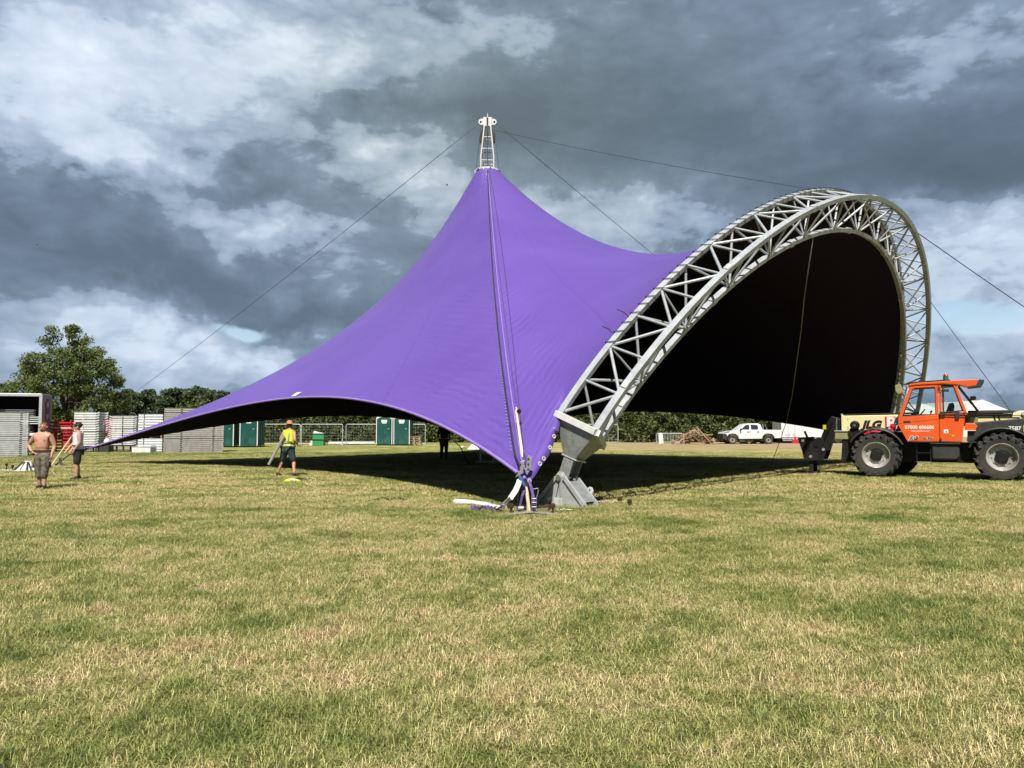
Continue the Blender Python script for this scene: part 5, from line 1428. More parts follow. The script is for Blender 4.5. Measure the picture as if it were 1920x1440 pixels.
# white lorry cab glimpsed between the stacks
d = 60
lc = thing('lorry_cab', 'white lorry cab glimpsed between the red rack and middle stack', 'lorry', (gx(204, d), d, 0))
hc_ = gz(788, d)
MB().prism([(-.42, .5), (-.44, hc_ - .3), (-.34, hc_), (.34, hc_), (.44, hc_ - .3), (.42, .5)], 0, 1.4).build('cab_body', M['van_white'], lc, bevel=.05)
MB().box((0, -.012, hc_ - .72), (.74, .03, .62)).build('windscreen', M['dark_glass'], lc)
MB().box((0, -.03, .65), (.84, .12, .3)).build('bumper', M['plastic_black'], lc)
for sx in (-.28, .28): MB().box((sx, -.02, .95), (.2, .06, .16)).build('headlight', M['chrome'], lc)
for sx in (-.45, .45): MB().lathe([(0, -.1), (.36, -.1), (.38, -.06), (.38, .1), (0, .1)], 18, (sx, .6, .38), 'X').build('wheel', M['tyre'], lc)

# ------------------------------------------------------------------ curtain-sided trailer at the left edge
d = 46.0
tr = thing('lorry_trailer', 'open curtain-sided lorry trailer with dark interior and mauve end panel', 'trailer', (gx(77, d), d, 0), math.atan2(.33, .944))
L_, D_, HR = 12.5, 2.5, 3.62          # local x runs left from the end as negative
MB().box((-L_ / 2, D_ / 2, HR - .06), (L_, D_ + .06, .12)).build('roof', M['pale_metal'], tr, bevel=.02)
MB().box((-L_ / 2, -.02, HR - .10), (L_, .05, .14)).build('roof_rail', M['galv'], tr)
MB().box((.02, D_ / 2, (HR + .95) / 2), (.08, D_, HR - 1.0)).build('end_panel', M['mauve'], tr)
MB().box((-.02, .02, (HR + .2) / 2), (.16, .10, HR - .25)).build('corner_post', M['galv'], tr)
lz = MB().prism([(.75, 2.05), (.75, 3.1), (1.0, 3.32), (1.55, 3.32), (1.8, 3.1), (1.8, 2.05), (1.55, 1.85), (1.0, 1.85)], .062, .075, lambda a, b, x: (x, a, b)).build('emblem', M['maroon'], tr)
MB().prism([(1.0, 2.8), (1.28, 3.2), (1.56, 2.8), (1.4, 2.8), (1.28, 3.0), (1.16, 2.8)], .076, .082, lambda a, b, x: (x, a, b)).build('emblem_mark', M['white_vinyl'], lz)
MB().prism([(1.0, 2.35), (1.28, 1.95), (1.56, 2.35), (1.4, 2.35), (1.28, 2.15), (1.16, 2.35)], .076, .082, lambda a, b, x: (x, a, b)).build('emblem_mark', M['white_vinyl'], lz)
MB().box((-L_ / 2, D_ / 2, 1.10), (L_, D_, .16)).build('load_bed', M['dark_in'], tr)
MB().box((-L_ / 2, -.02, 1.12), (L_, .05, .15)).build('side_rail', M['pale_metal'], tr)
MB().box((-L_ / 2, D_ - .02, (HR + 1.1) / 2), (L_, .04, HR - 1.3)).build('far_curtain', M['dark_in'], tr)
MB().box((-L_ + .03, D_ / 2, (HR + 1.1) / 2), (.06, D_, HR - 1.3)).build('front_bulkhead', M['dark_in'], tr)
for x in (-2.6, -5.4, -8.2): MB().box((x, .06, (HR + 1.18) / 2), (.09, .09, HR - 1.35)).build('side_post', M['rust'], tr)
MB().box((-L_ / 2, .4, .78), (L_ - .6, .12, .26)).build('chassis_beam', M['machine_black'], tr)
MB().box((-L_ / 2, 2.1, .78), (L_ - .6, .12, .26)).build('chassis_beam', M['machine_black'], tr)
for x in (-1.9, -3.2, -4.5):
    for y in (.22, 2.28): MB().lathe([(0, -.17), (.26, -.17), (.30, -.14), (.46, -.16), (.5, -.1), (.5, .12), (0, .12)], 22, (x, y, .5), 'Y').build('wheel', M['tyre'], tr)
MB().bar((-.6, .02, .62), (-6, .02, .62), .03, .12).build('side_guard', M['pale_metal'], tr)
MB().bar((-.6, .02, .32), (-6, .02, .32), .03, .10).build('side_guard', M['pale_metal'], tr)
for x in (-9.0,): MB().box((x, .5, .48), (.16, .16, .9)).build('landing_leg', M['galv'], tr)
# load inside the trailer
ld = thing('loaded_stack', None, None)
TRM = Matrix.Translation(tr.location) @ Matrix.Rotation(tr.rotation_euler.z, 4, 'Z')
def in_trailer(p): return TRM @ Vector(p)
bpy.data.objects.remove(ld)
pr = thing('boxed_frame', None, None)
mb = MB(); mb.box((0, 0, .05), (1.9, 1.5, .04)); mb.box((0, -.75, .07), (1.9, .03, .07)); mb.build('frame_panel', M['plastic_black'], pr)
MB().box((.1, -.772, .075), (1.5, .012, .018)).build('bright_edge', M['galv'], pr)
k = 0
for (xx, n, lab) in ((-1.35, 13, 'dark flat frame, %s in the trailer load by its corner post'), (-3.75, 20, 'dark flat frame, %s in the trailer load behind the grey decks')):
    for i in range(n):
        o = pr if k == 0 else copy_tree(pr)
        p = in_trailer((xx + RNG.uniform(-.06, .06), 1.25, 1.19 + i * .112)); o.location = p; o.rotation_euler = (0, 0, tr.rotation_euler.z)
        setp(o, lab % ordinal(n - 1 - i, n), 'flat frame', 'flat frames loaded in the trailer'); k += 1
for i in range(4):
    o = MB().box((0, 0, .03), (.95, .9, .06)).build('white_board', M['white_steel']); o.location = in_trailer((-.62, .62, 1.20 + 13 * .0 + i * .13 + .55)); o.rotation_euler = (0, 0, tr.rotation_euler.z)
    setp(o, 'white board on edge of the trailer load, %s of four' % ['lowest', 'second lowest', 'second highest', 'highest'][i], 'board', 'white boards at the trailer end')

# ------------------------------------------------------------------ portable toilets
def toilet_proto(w, h, dep):
    t = thing('portable_toilet', None, None)
    MB().box((0, dep / 2 + .02, .06), (w, dep, .12)).build('base', M['toilet_dark'], t)
    MB().box((0, dep / 2 + .03, h * .46), (w - .06, dep - .06, h * .80)).build('cabin_wall', M['toilet'], t, bevel=.02)
    arc_ = [(-w * .40, .10), (w * .40, .10), (w * .40, h * .86)] + [(w * .40 * math.cos(a), h * .86 + h * .075 * math.sin(a)) for a in np.linspace(.3, math.pi - .3, 9)] + [(-w * .40, h * .86)]
    dr = MB().prism(arc_, -.03, .03).build('door', M['toilet'], t, bevel=.012)
    MB().prism([(x * .86, .2 + (z - .1) * .90) for x, z in arc_], -.038, -.028).build('door_inset', M['toilet'], dr, bevel=.006)
    MB().tube([(-w * .22, -.045, h * .16), (-.05 * w, -.045, h * .24), (w * .10, -.045, h * .40)], .010, 6).build('door_rib', M['toilet'], dr)
    MB().box((w * .27, -.05, h * .55), (.12, .02, .05)).build('door_latch', M['galv'], dr)
    for sx in (-1, 1): MB().box((sx * (w / 2 - .035), -.005, h * .46), (.07, .06, h * .84)).build('corner_trim', M['white_pvc'], t, bevel=.01)
    n = 9
    prof = [(-w / 2 - .02, h * .87)] + [(w / 2 * math.cos(a), h * .90 + h * .10 * math.sin(a)) for a in np.linspace(math.pi, 0, n)] + [(w / 2 + .02, h * .87)]
    MB().prism(prof, .02, dep + .05).build('roof', M['white_pvc'], t, bevel=.01)
    sg = MB().box((0, -.044, h * .80), (w * .36, .008, h * .075)).box((0, -.044, h * .745), (w * .27, .008, h * .05)).build('door_sign', M['white_vinyl'], t)
    for k, (z, q) in enumerate(((.815, .28), (.79, .22), (.745, .2))): MB().box((0, -.0495, h * z), (w * q, .003, h * .010)).build('sign_print', M['deck'], sg)
    for k in range(3): MB().box((-w / 2 + .024, dep * .45, h * (.74 - .03 * k)), (.012, .25, .03)).build('vent', M['white_pvc'], t)
    return t
d = 62.0
tp = toilet_proto(1.38, gz(778, d), 1.3); tp.location = (gx(721, d), d, 0)
setp(tp, 'green portable toilet with white sign, left of the pair behind the tent gap', 'portable toilet', 'green portable toilets')
tp.rotation_euler.z = -.10
c = copy_tree(tp); c.location = (gx(753.5, d), d, 0); setp(c, 'green portable toilet with white sign, right of the pair behind the tent gap', 'portable toilet', 'green portable toilets')
d = 57.0
c = copy_tree(tp); c.location = (gx(423, d), d, 0); c.scale = (1.03, 1, 1.0); setp(c, 'green portable toilet next to the tall grey deck stack, top under the tent edge', 'portable toilet', 'green portable toilets')
c = copy_tree(tp); c.location = (gx(467.5, d), d, 0); c.scale = (1.05, 1, 1.0); setp(c, 'green portable toilet standing at the left end of the mesh fence', 'portable toilet', 'green portable toilets')

# ------------------------------------------------------------------ temporary fence
def fence_proto(w, h):
    t = thing('fence_panel', None, None)
    r = .13; pts_ = []
    for cx, cz, a0 in ((w / 2 - r, .1 + r, -90), (w / 2 - r, h - r, 0), (-w / 2 + r, h - r, 90), (-w / 2 + r, .1 + r, 180)):
        for k in range(5):
            a = math.radians(a0 + 90 * k / 4); pts_.append((cx + r * math.cos(a), 0, cz + r * math.sin(a)))
    MB().tube(pts_ + [pts_[0]], .034, 6, cap=False).build('tube_frame', M['galv'], t, smooth=True)
    mb = MB()
    for k in range(1, int(w / .22)): mb.box((-w / 2 + k * .22, .0, h / 2 + .05), (.003, .003, h - .1))
    for k in range(1, 7): mb.box((0, .004, .1 + (h - .1) * k / 7), (w - .04, .005, .005))
    o = mb.build('wire_mesh', M['galv'], t); setp(o, kind='stuff')
    for sx in (-1, 1): MB().box((sx * (w / 2 + .02), 0, .05), (.22, .60, .10)).build('foot_block', M['deck_brown'], t, bevel=.02)
    MB().box((w / 2 + .03, 0, h * .72), (.12, .08, .08)).build('clamp', M['galv'], t)
    return t
d = 63.0
fh = gz(795.5, d); fw = 77 / F_PX * d
fp = fence_proto(fw, fh)
FEN = [(525.5, 'first panel of the mesh fence, beside the left green toilets'), (604.5, 'second mesh fence panel, in front of which the green crates stand'),
       (683.5, 'third mesh fence panel, running behind the pair of green toilets'), (757, 'mesh fence panel just right of the pair of green toilets')]
for i, (px, lab) in enumerate(FEN):
    o = fp if i == 0 else copy_tree(fp)
    o.location = (gx(px, d), d + (0.9 if px > 640 else 0), 0); setp(o, lab, 'fence panel', 'temporary mesh fence panels')
o = copy_tree(fp); o.location = (gx(1122, 70), 70, 0); o.scale = (1.05, 1, 1.0); setp(o, 'mesh fence panel seen through the foot of the truss arch', 'fence panel', 'temporary mesh fence panels')
# crates and things by the fence
d = 63.0
for k, (z, lab) in enumerate(((0, 'lower of two bright green crates stacked at the mesh fence'), (.50, 'upper of two bright green crates, white bag lying on it'))):
    t = thing('green_crate', lab, 'crate', (gx(604, d) + .02 * k, d - .9, z), .03 * k, 'bright green crates at the fence')
    MB().box((0, 0, .21), (.92, .7, .40)).build('crate_body', M['bright_green'], t, bevel=.02)
    MB().box((0, 0, .445), (.96, .74, .07)).build('crate_rim', M['toilet_dark'], t, bevel=.01)
o = MB().prism([(-.42, 0), (.35, 0), (.30, .06), (-.1, .12), (-.36, .22)], -.3, .3).build('white_bag', M['cloth_white'], bevel=.03); o.location = (gx(604, d), d - .9, .985)
setp(o, 'crumpled white bag on top of the green crates', 'bag')
o = MB().box((0, 0, .12), (.30, .4, .24)).box((.05, 0, .32), (.2, .3, .14)).build('white_tub', M['white_pvc'], bevel=.03); o.location = (gx(591, d), d - .9, 0)
setp(o, 'small white tub on the grass left of the green crates', 'tub')
for k, (a, b, yy) in enumerate(((617, 703, 0), (640, 700, .35))):
    x0_, x1_ = gx(a, 64.5), gx(b, 64.5)
    o = MB().tube([(0, 0, 0), (x1_ - x0_, 0, .02)], .13, 10).build('white_pipe', M['white_pvc'], smooth=True); o.location = (x0_, 64.6 + yy, .13 + .0)
    setp(o, ['long white tube lying along the foot of the mesh fence', 'shorter white tube lying behind the long one at the fence'][k], 'tube', 'white tubes lying by the fence')
pp = thing('pallet', None, None)
for k in range(5): MB().box((0, -.44 + .22 * k, .13), (1.05, .12, .025)).build('slat', M['timber_pale'], pp)
for x in (-.46, 0, .46): MB().box((x, 0, .07), (.10, .96, .09)).build('bearer', M['timber_pale'], pp)
for x in (-.46, 0, .46): MB().box((x, 0, .015), (.11, .98, .02)).build('foot_slat', M['timber_pale'], pp)
for i in range(5):
    o = pp if i == 0 else copy_tree(pp)
    o.location = (gx(780, 63) + RNG.uniform(-.05, .05), 62.6, i * .146); o.rotation_euler = (0, 0, RNG.uniform(-.05, .05))
    setp(o, 'pale timber pallet, %s in the pile right of the toilets' % ordinal(4 - i, 5), 'pallet', 'pallets piled by the toilets')

# ------------------------------------------------------------------ right background: barrier, timber heap, pickup, box trailer, marquees
d = 68.0
ba = thing('crowd_barrier', 'low galvanised crowd barrier with upright bars before the hedge', 'barrier', (gx(1255, d), d, 0))
bw, bh = 50 / F_PX * d, gz(812.5, d)
MB().tube([(-bw / 2, 0, .05), (-bw / 2, 0, bh - .1), (-bw / 2 + .1, 0, bh), (bw / 2 - .1, 0, bh), (bw / 2, 0, bh - .1), (bw / 2, 0, .05)], .03, 6).build('rail_frame', M['galv'], ba)
MB().tube([(-bw / 2, 0, .18), (bw / 2, 0, .18)], .02, 6).build('lower_rail', M['galv'], ba)
for k in range(1, 17): MB().box((-bw / 2 + bw * k / 17, 0, (bh + .18) / 2), (.024, .024, bh - .18)).build('upright_bar', M['galv'], ba)
for sx in (-1, 1): MB().box((sx * bw / 2, 0, .03), (.06, .5, .05)).build('foot', M['galv'], ba)
o = MB().prism([(-.22, 0), (-.22, .85), (-.12, 1.0), (.06, 1.0), (.17, .85), (.2, .05)], -.05, .05).build('white_board', M['white_pvc'], bevel=.03); o.location = (gx(1239.5, 66.5), 66.5, 0); o.rotation_euler = (0, -.06, 0)
setp(o, 'white round-topped board leaning on the crowd barrier', 'board')

px0, px1 = 1262, 1345
rr = random.Random(17)
d = 66.5
cxm = gx(1304, d); half = (px1 - px0) / 2 / F_PX * d
def timber(a, b, w, h, m, lab, name='waste_timber'):
    a, b = Vector(a), Vector(b); o = MB().bar(a - a, b - a, w, h).build(name, m); o.location = a
    return setp(o, lab, 'timber', 'timbers in the waste heap')
for k in range(64):
    q = rr.uniform(-1, 1); hmax = (1 - abs(q) ** 1.5) * 1.15
    z = .06 + hmax * rr.random() ** .8
    ln = rr.uniform(.6, 1.7); a = rr.gauss(0, .6); e = rr.gauss(0, .38) - q * .25
    c = Vector((cxm + q * half * .92, d + rr.uniform(-.5, .9) * (1 - .4 * abs(q)), z))
    v = Vector((math.cos(a) * math.cos(e), math.sin(a) * math.cos(e) * .8, math.sin(e))) * ln / 2
    p, q2 = c - v, c + v
    p.z = max(p.z, .04); q2.z = max(q2.z, .04)
    pale = rr.random() < .3
    timber(p, q2, rr.uniform(.06, .13), rr.uniform(.03, .09), M['timber_pale'] if pale else M['timber'], '%s %s board %s, %s %s of timber heap' % ('long' if ln > 1.3 else 'short' if ln < .95 else 'mid', 'pale' if pale else 'brown', 'lying level' if abs(v.z) < .12 * ln / 2 else 'tipped up rightward' if v.z * v.x > 0 else 'tipped up leftward', 'low down at' if c.z < .38 else 'half way up' if c.z < .75 else 'near the top of', ['the left tip', 'the left flank', 'the middle', 'the right flank', 'the right tip'][min(4, int((q + 1) * 2.5))]))
zt = lambda y: gz(y, d - .6)
timber((gx(1303, d), d - .7, zt(801.5)), (gx(1329, d), d - .7, .05), .14, .05, M['timber_pale'], 'longest pale plank leaning down the right of the timber heap')
timber((gx(1280, d), d - .55, zt(815)), (gx(1299.5, d), d - .5, zt(805)), .09, .06, M['timber_pale'], 'pale batten rising to the peak of the timber heap')
timber((gx(1299.5, d), d - .5, zt(805)), (gx(1305, d), d - .5, zt(812)), .09, .06, M['timber_pale'], 'short pale batten dropping from the peak of the timber heap')
timber((gx(1287, d), d - .75, zt(811)), (gx(1308, d), d - .75, zt(829)), .16, .05, M['timber'], 'wide brown plank slanting across the front of the timber heap')
timber((gx(1264, d), d - .7, .06), (gx(1279, d), d - .6, zt(821)), .12, .05, M['timber_pale'], 'pale plank sloping up at the left tip of the timber heap')
timber((gx(1277.5, d), d - .8, .0), (gx(1277.5, d), d - .8, zt(812)), .07, .07, M['timber_pale'], 'pale post standing upright at the left of the timber heap')

# pickup
d = 67.0
pk = thing('pickup_truck', 'white double-cab pickup truck parked before the hedge, facing left', 'pickup truck', (gx(1355, d), d, 0))
k_ = 110 / F_PX * d / 5.3
def pv(poly): return [(x * k_, z * k_) for x, z in poly]
body = pv([(.05, .52), (.02, .95), (.12, 1.05), (.9, 1.20), (1.45, 1.26), (2.0, 1.26), (3.6, 1.24), (3.62, 1.28), (5.28, 1.27), (5.30, .55), (4.65, .52), (4.60, .70), (4.42, .90), (4.10, .96), (3.80, .92), (3.58, .72), (3.52, .48), (1.42, .46), (1.36, .70), (1.18, .90), (.86, .96), (.56, .90), (.38, .72), (.34, .50)])
MB().prism(body, 0, 1.85).build('body', M['van_white'], pk, bevel=.03)
gh = pv([(1.30, 1.25), (2.0, 1.78), (2.35, 1.86), (3.2, 1.86), (3.42, 1.78), (3.62, 1.25)])
vs = []; n = len(gh)
for (x, z) in gh: vs.append((x, .03 + (.16 if z > 1.5 * k_ else 0), z))
for (x, z) in gh: vs.append((x, 1.82 - (.16 if z > 1.5 * k_ else 0), z))
MB().add(vs, [tuple(range(n)), tuple(range(2 * n - 1, n - 1, -1))] + [((i + 1) % n, i, i + n, (i + 1) % n + n) for i in range(n)]).build('cabin', M['van_white'], pk, bevel=.02)
def side_win(poly, name):
    vs = [(x, .03 + .16 * (z / k_ - 1.25) / .53 - .012, z) for x, z in pv(poly)]; n = len(vs)
    v2 = [(x, y + .03, z) for x, y, z in vs]
    return MB().add(vs + v2, [tuple(range(n)), tuple(range(2 * n - 1, n - 1, -1))] + [((i + 1) % n, i, i + n, (i + 1) % n + n) for i in range(n)]).build(name, M['dark_glass'], pk)
side_win([(1.62, 1.30), (2.06, 1.70), (2.40, 1.75), (2.40, 1.30)], 'front_window')
side_win([(2.55, 1.30), (2.53, 1.75), (3.16, 1.74), (3.20, 1.40), (3.10, 1.30)], 'rear_window')
for x in (2.47, 3.48, 1.38):
    MB().bar((x * k_, -.004, .55 * k_), ((x + (.06 if x > 3 else 0)) * k_, -.004, 1.22 * k_), .012, .012, (0, 1, 0)).build('door_gap', M['plastic_black'], pk)
for x in (2.28, 3.16): MB().box((x * k_, -.02, 1.10 * k_), (.20, .04, .05)).build('door_handle', M['plastic_black'], pk)
MB().box((1.56 * k_, -.12, 1.32 * k_), (.14, .22, .18)).build('door_mirror', M['plastic_black'], pk, bevel=.03)
for x in (.85, 4.10):
    for y, f in ((.13, -1), (1.72, 1)):
        wt = thing('wheel', None, None, (x * k_, y, .40 * k_)); wt.parent = pk
        R_ = .40 * k_
        MB().lathe([(R_ * .62, -.13), (R_ * .95, -.13), (R_, -.08), (R_, .08), (R_ * .95, .13), (R_ * .62, .13)], 26, (0, 0, 0), 'Y', close=True).build('tyre', M['tyre'], wt)
        MB().lathe([(0, f * .07), (R_ * .25, f * .07), (R_ * .30, f * .04), (R_ * .55, f * .03), (R_ * .64, f * .12), (R_ * .64, -f * .12), (0, -f * .12)], 22, (0, 0, 0), 'Y').build('rim', M['rim'], wt)
        MB().lathe([(0, f * .09), (R_ * .2, f * .09), (R_ * .2, f * .05), (0, f * .05)], 12, (0, 0, 0), 'Y').build('hub', M['plastic_black'], wt)
MB().prism(pv([(-.03, .42), (-.04, .88), (.10, .98), (.36, .84), (.34, .42)]), -.03, 1.88).build('front_bumper', M['plastic_black'], pk, bevel=.03)
MB().prism(pv([(.10, .98), (.12, 1.06), (.62, 1.14), (.66, 1.08)]), -.008, .05).build('headlight', M['chrome'], pk)
MB().box((5.31 * k_, .1, 1.0 * k_), (.06, .18, .42)).build('tail_lamp', M['lens_red'], pk)
MB().prism(pv([(1.45, .34), (1.45, .48), (3.5, .48), (3.5, .34)]), .15, 1.7).build('underbody', M['plastic_black'], pk)
MB().tube([(3.70 * k_, .15, 1.27 * k_), (3.66 * k_, .2, 1.76 * k_), (3.88 * k_, .2, 1.74 * k_), (4.0 * k_, .15, 1.27 * k_)], .03, 6).build('sports_bar', M['chrome'], pk)

d = 70.0
bt = thing('box_trailer', 'white box trailer with door bars, partly hidden by the dark tent edge', 'trailer', (gx(1464, d), d, 0))
MB().box((3.6, 1.2, 2.05), (7.2, 2.4, 3.0)).build('box_body', M['van_white'], bt, bevel=.03)
for x in (.62, 1.28, 4.2): MB().box((x, -.02, 2.05), (.05, .05, 2.9)).build('door_bar', M['galv'], bt)
MB().box((1.9, -.012, 1.5), (.02, .03, 1.6)).build('panel_gap', M['deck'], bt)
for x in (.45, .75, 1.15): MB().box((x, -.03, .82), (.14, .05, .05)).build('door_latch', M['galv'], bt)
MB().box((3.6, .1, .44), (7.0, .12, .14)).build('chassis_rail', M['galv'], bt)
MB().box((1.4, -.05, .25), (2.6, .06, .06)).build('under_guard', M['galv'], bt)
for x in (.2, .75, 1.3): MB().box((x, -.05, .34), (.04, .05, .24)).build('guard_post', M['galv'], bt)
for x in (4.4, 5.3): MB().lathe([(0, -.12), (.36, -.12), (.40, -.06), (.40, .12), (0, .12)], 20, (x, .12, .40), 'Y').build('wheel', M['tyre'], bt)
MB().box((-.05, .5, .38), (.2, .08, .08)).build('tow_hitch', M['machine_black'], bt)
o = MB().prism([(-.30, 0), (-.22, .35), (-.06, .40), (-.04, .62), (.06, .62), (.08, .36), (.24, .30), (.32, 0)], -.12, .12).build('red_jack', M['red'], bevel=.02); o.location = (gx(1491, 69), 69.2, 0)
setp(o, 'red jack standing under the white box trailer', 'jack')
for k, px in enumerate((1398, 1416)):
    o = MB().box((0, 0, .06), (.75 - .2 * k, .14, .12)).build('wheel_plank', M['timber_pale']); o.location = (gx(px, 68.5), 69.2, 0)
    setp(o, ['longer', 'shorter'][k] + ' pale plank lying under the white pickup truck', 'plank', 'planks under the pickup')

def marquee(label, x, y, wd, ln, eave, ridge, rz):
    t = thing('marquee', label, 'marquee', (x, y, 0), rz, 'cream marquees in the distance')
    h = wd / 2
    # near end is hipped: ridge starts a little back
    v = [(-h, 0, eave), (h, 0, eave), (0, 1.2, ridge), (0, ln, ridge), (-h, ln, eave), (h, ln, eave)]
    roof = MB().add(v, [(0, 1, 2), (1, 5, 3, 2), (0, 2, 3, 4), (4, 3, 5), (0, 4, 5, 1)]).build('roof', M['marquee'], t)
    MB().box((0, ln / 2, eave / 2 - .02), (wd - .06, ln - .06, eave)).build('wall', M['marquee'], t)
    for k in range(1, 8):
        q = k / 8 * h * 2 - h; z = eave + (ridge - eave) * (1 - abs(q) / h)
        MB().tube([(q, -.02, eave + .02), (q * .5, .6 * (1 - abs(q) / h), (eave + z) / 2 + .05)], .03, 4).build('roof_seam', M['pale_metal'], t)
    for k in range(0, 6):
        y_ = 1.2 + (ln - 1.2) * k / 5
        for sx in (-1, 1): MB().tube([(0, y_, ridge + .03), (sx * h, y_, eave + .03)], .06, 5).build('roof_rib', M['marquee'], t)
    for sx in (-1, 1): MB().tube([(sx * h, 0, 0), (sx * h, 0, eave)], .06, 6).build('pole', M['galv'], t)
    return t
marquee('cream marquee with striped hipped end, behind the rear of the orange machine', gx(1850, 110), 110, 10.5, 30, 3.0, gz(750, 111), -.10)
marquee('cream marquee behind the cab of the orange machine', gx(1735, 118), 118, 12, 24, 3.0, gz(757, 119), -.06)
marquee('cream marquee seen between the legs of the far arch end', gx(1650, 128), 128, 10, 22, 2.8, gz(762, 129), -.03)

# ------------------------------------------------------------------ near anchor: bent plate, stakes, timber prop, ratchet strap
dA = gd(966)
pl = thing('anchor_plate', 'bent steel anchor plate pinned by rusty stakes at the near tent corner', 'anchor plate', (gx(996, dA), dA, 0), .05)
for sx in (-1, 1):
    MB().bar((0, 0, .075), (sx * .50, 0, .022), .34, .012, (sx * .11, 0, 1)).build('plate_wing', M['plate'], pl)
for x in (-.08, .06): MB().box((x, .02, .15), (.012, .10, .16)).build('lug', M['white_steel'], pl, bevel=.003)
MB().tube([(-.22, .04, .13), (.34, .04, .16)], .022, 8).build('cross_pin', M['rust'], pl)
MB().tube([(-.24, .04, .13), (-.14, .04, .135)], .034, 10).build('pin_sleeve', M['alu'], pl)
def stake(x, y, h, lab, tilt=.05):
    t = thing('ground_stake', lab, 'stake', (x, y, 0), 0, 'rusty stakes at the near tent corner')
    t.rotation_euler = (tilt, tilt * .7, 0)
    MB().tube([(0, 0, -.1), (0, 0, h)], .020, 8).build('shaft', M['rust'], t)
    MB().lathe([(.0, h - .07), (.042, h - .07), (.050, h - .03), (.046, h + .01), (.0, h + .02)], 12).build('mushroom_head', M['rust'], t)
    return t
stake(gx(958, dA), dA + .02, .20, 'rusty stake at the left end of the bent anchor plate')
stake(gx(1036, dA), dA + .02, .20, 'rusty stake at the right end of the bent anchor plate', -.04)
stake(gx(1029, 14.4), 14.4, .26, 'taller rusty stake behind the right end of the anchor plate', .08)
stake(gx(955, 14.6), 14.6, .12, 'short rusty stake in the grass behind the anchor plate')
stake(gx(1178, 15.3), 15.3, .14, 'rusty stake in the shade right of the arch shoe', .1)
stake(gx(1160, 16.2), 16.2, .10, 'short rusty stake in the shade behind the arch shoe', .1)
base = Vector((gx(992, dA), dA - .02, .07)); topp = Vector((gx(967.5, 15.6), 15.6, gz(769, 15.6)))
po = MB().tube([(0, 0, 0), (topp - base) * .5 + Vector((.01, 0, 0)), topp - base], [.036, .032, .028], 10).build('timber_pole', M['wood'], smooth=True); po.location = base
setp(po, 'pale timber pole leaning from the anchor plate against the purple tent', 'pole')
t = thing('pulley_block', 'small pulley block tied to the head of the timber pole', 'pulley', tuple(topp))
MB().lathe([(0, -.03), (.05, -.03), (.05, .03), (0, .03)], 12, (.06, -.05, -.03), 'Y').build('sheave', M['machine_black'], t)
MB().tube([(0, 0, .06), (.02, -.03, .0), (.07, -.06, -.08)], .018, 6).build('lashing', M['white_strap'], t)
# clamp plates at the membrane corner
A1v = Vector(A1)
for sgn, pts_ in ((-1, [(-.20, -.02), (-.06, .06), (-.02, .30), (-.10, .28), (-.11, .12)]), (1, [(.02, .02), (.10, .16), (.12, .36), (.04, .40), (-.01, .10)])):
    o = MB().prism(pts_, -.012, .012).build('clamp_plate', M['alu'], tent, bevel=.004); o.location = A1v - ORG + Vector((.02, -.05, .03))
    for q in (.3, .55, .8):
        c = Vector((pts_[0][0] * (1 - q) + pts_[3][0] * q * .8 + (.02 if sgn > 0 else -.0), 0, pts_[0][1] * (1 - q) + pts_[3][1] * q))
        h = MB().lathe([(0, -.018), (.020, -.018), (.020, .018), (0, .018)], 10, c, 'Y').build('bolt_hole', M['slot'], o)
def strap_thing(name, label, pts_, w, side, m, cat='strap', t=.006):
    b = Vector(pts_[0]); o = MB().ribbon([Vector(p) - b for p in pts_], w, side, t).build(name, m); o.location = b
    return setp(o, label, cat)
tip = A1v + Vector((.04, -.03, -.02))
strap_thing('ratchet_strap', 'purple ratchet webbing from the tent corner down to the anchor plate', [tip + Vector((.03, 0, 0)), (gx(996, 13.95), 13.95, gz(915, 13.95)), (gx(1000.5, 13.85), 13.85, gz(935, 13.85)), (gx(1001, 13.8), 13.8, .12)], .055, (1, .2, 0), M['strap'])
rb = thing('ratchet_buckle', 'bright steel ratchet buckle on the purple webbing above the anchor plate', 'ratchet', (gx(1001, 13.8), 13.78, gz(952, 13.8)), 0)
for x in (-.045, .045): MB().box((x, -.02, .10), (.010, .05, .24)).build('side_cheek', M['chrome'], rb, bevel=.003)
for z in (.02, .10, .17): MB().tube([(-.05, -.02, z), (.05, -.02, z)], .014, 8).build('spindle', M['chrome'], rb)
MB().tube([(.05, -.03, .20), (.075, -.04, .30), (.07, -.04, .36), (-.02, -.04, .345)], .006, 6).build('handle', M['galv'], rb)
wsp = [A1v + Vector((-.10, -.02, -.02)), (gx(973, 14.02), 14.02, gz(905, 14.02)), (gx(967, 13.98), 13.98, gz(919, 13.98)), (gx(957, 13.95), 13.95, gz(934, 13.95)), (gx(946, 13.98), 13.98, gz(945, 13.98)), (gx(936, 14.3), 14.3, .10), (gx(922, 14.9), 14.9, .07), (gx(903, 15.4), 15.4, .06), (gx(880, 15.8), 15.8, .06), (gx(852, 16.1), 16.1, .05)]
strap_thing('white_strap', 'white webbing strap curling from the tent corner onto the grass', wsp, .10, (.85, .10, .45), M['white_pvc'])
o = MB().add([(-.34, -.14, .05), (.25, -.18, .055), (.38, .02, .05), (.10, .18, .06), (-.36, .12, .05)], [(0, 1, 2, 3, 4)]).build('white_strap', M['white_pvc']); o.location = (gx(886, 15.7), 15.7, .0)
so = o.modifiers.new('thick', 'SOLIDIFY'); so.thickness = .012
setp(o, 'folded white webbing lying flat on the grass left of the tent corner', 'strap')
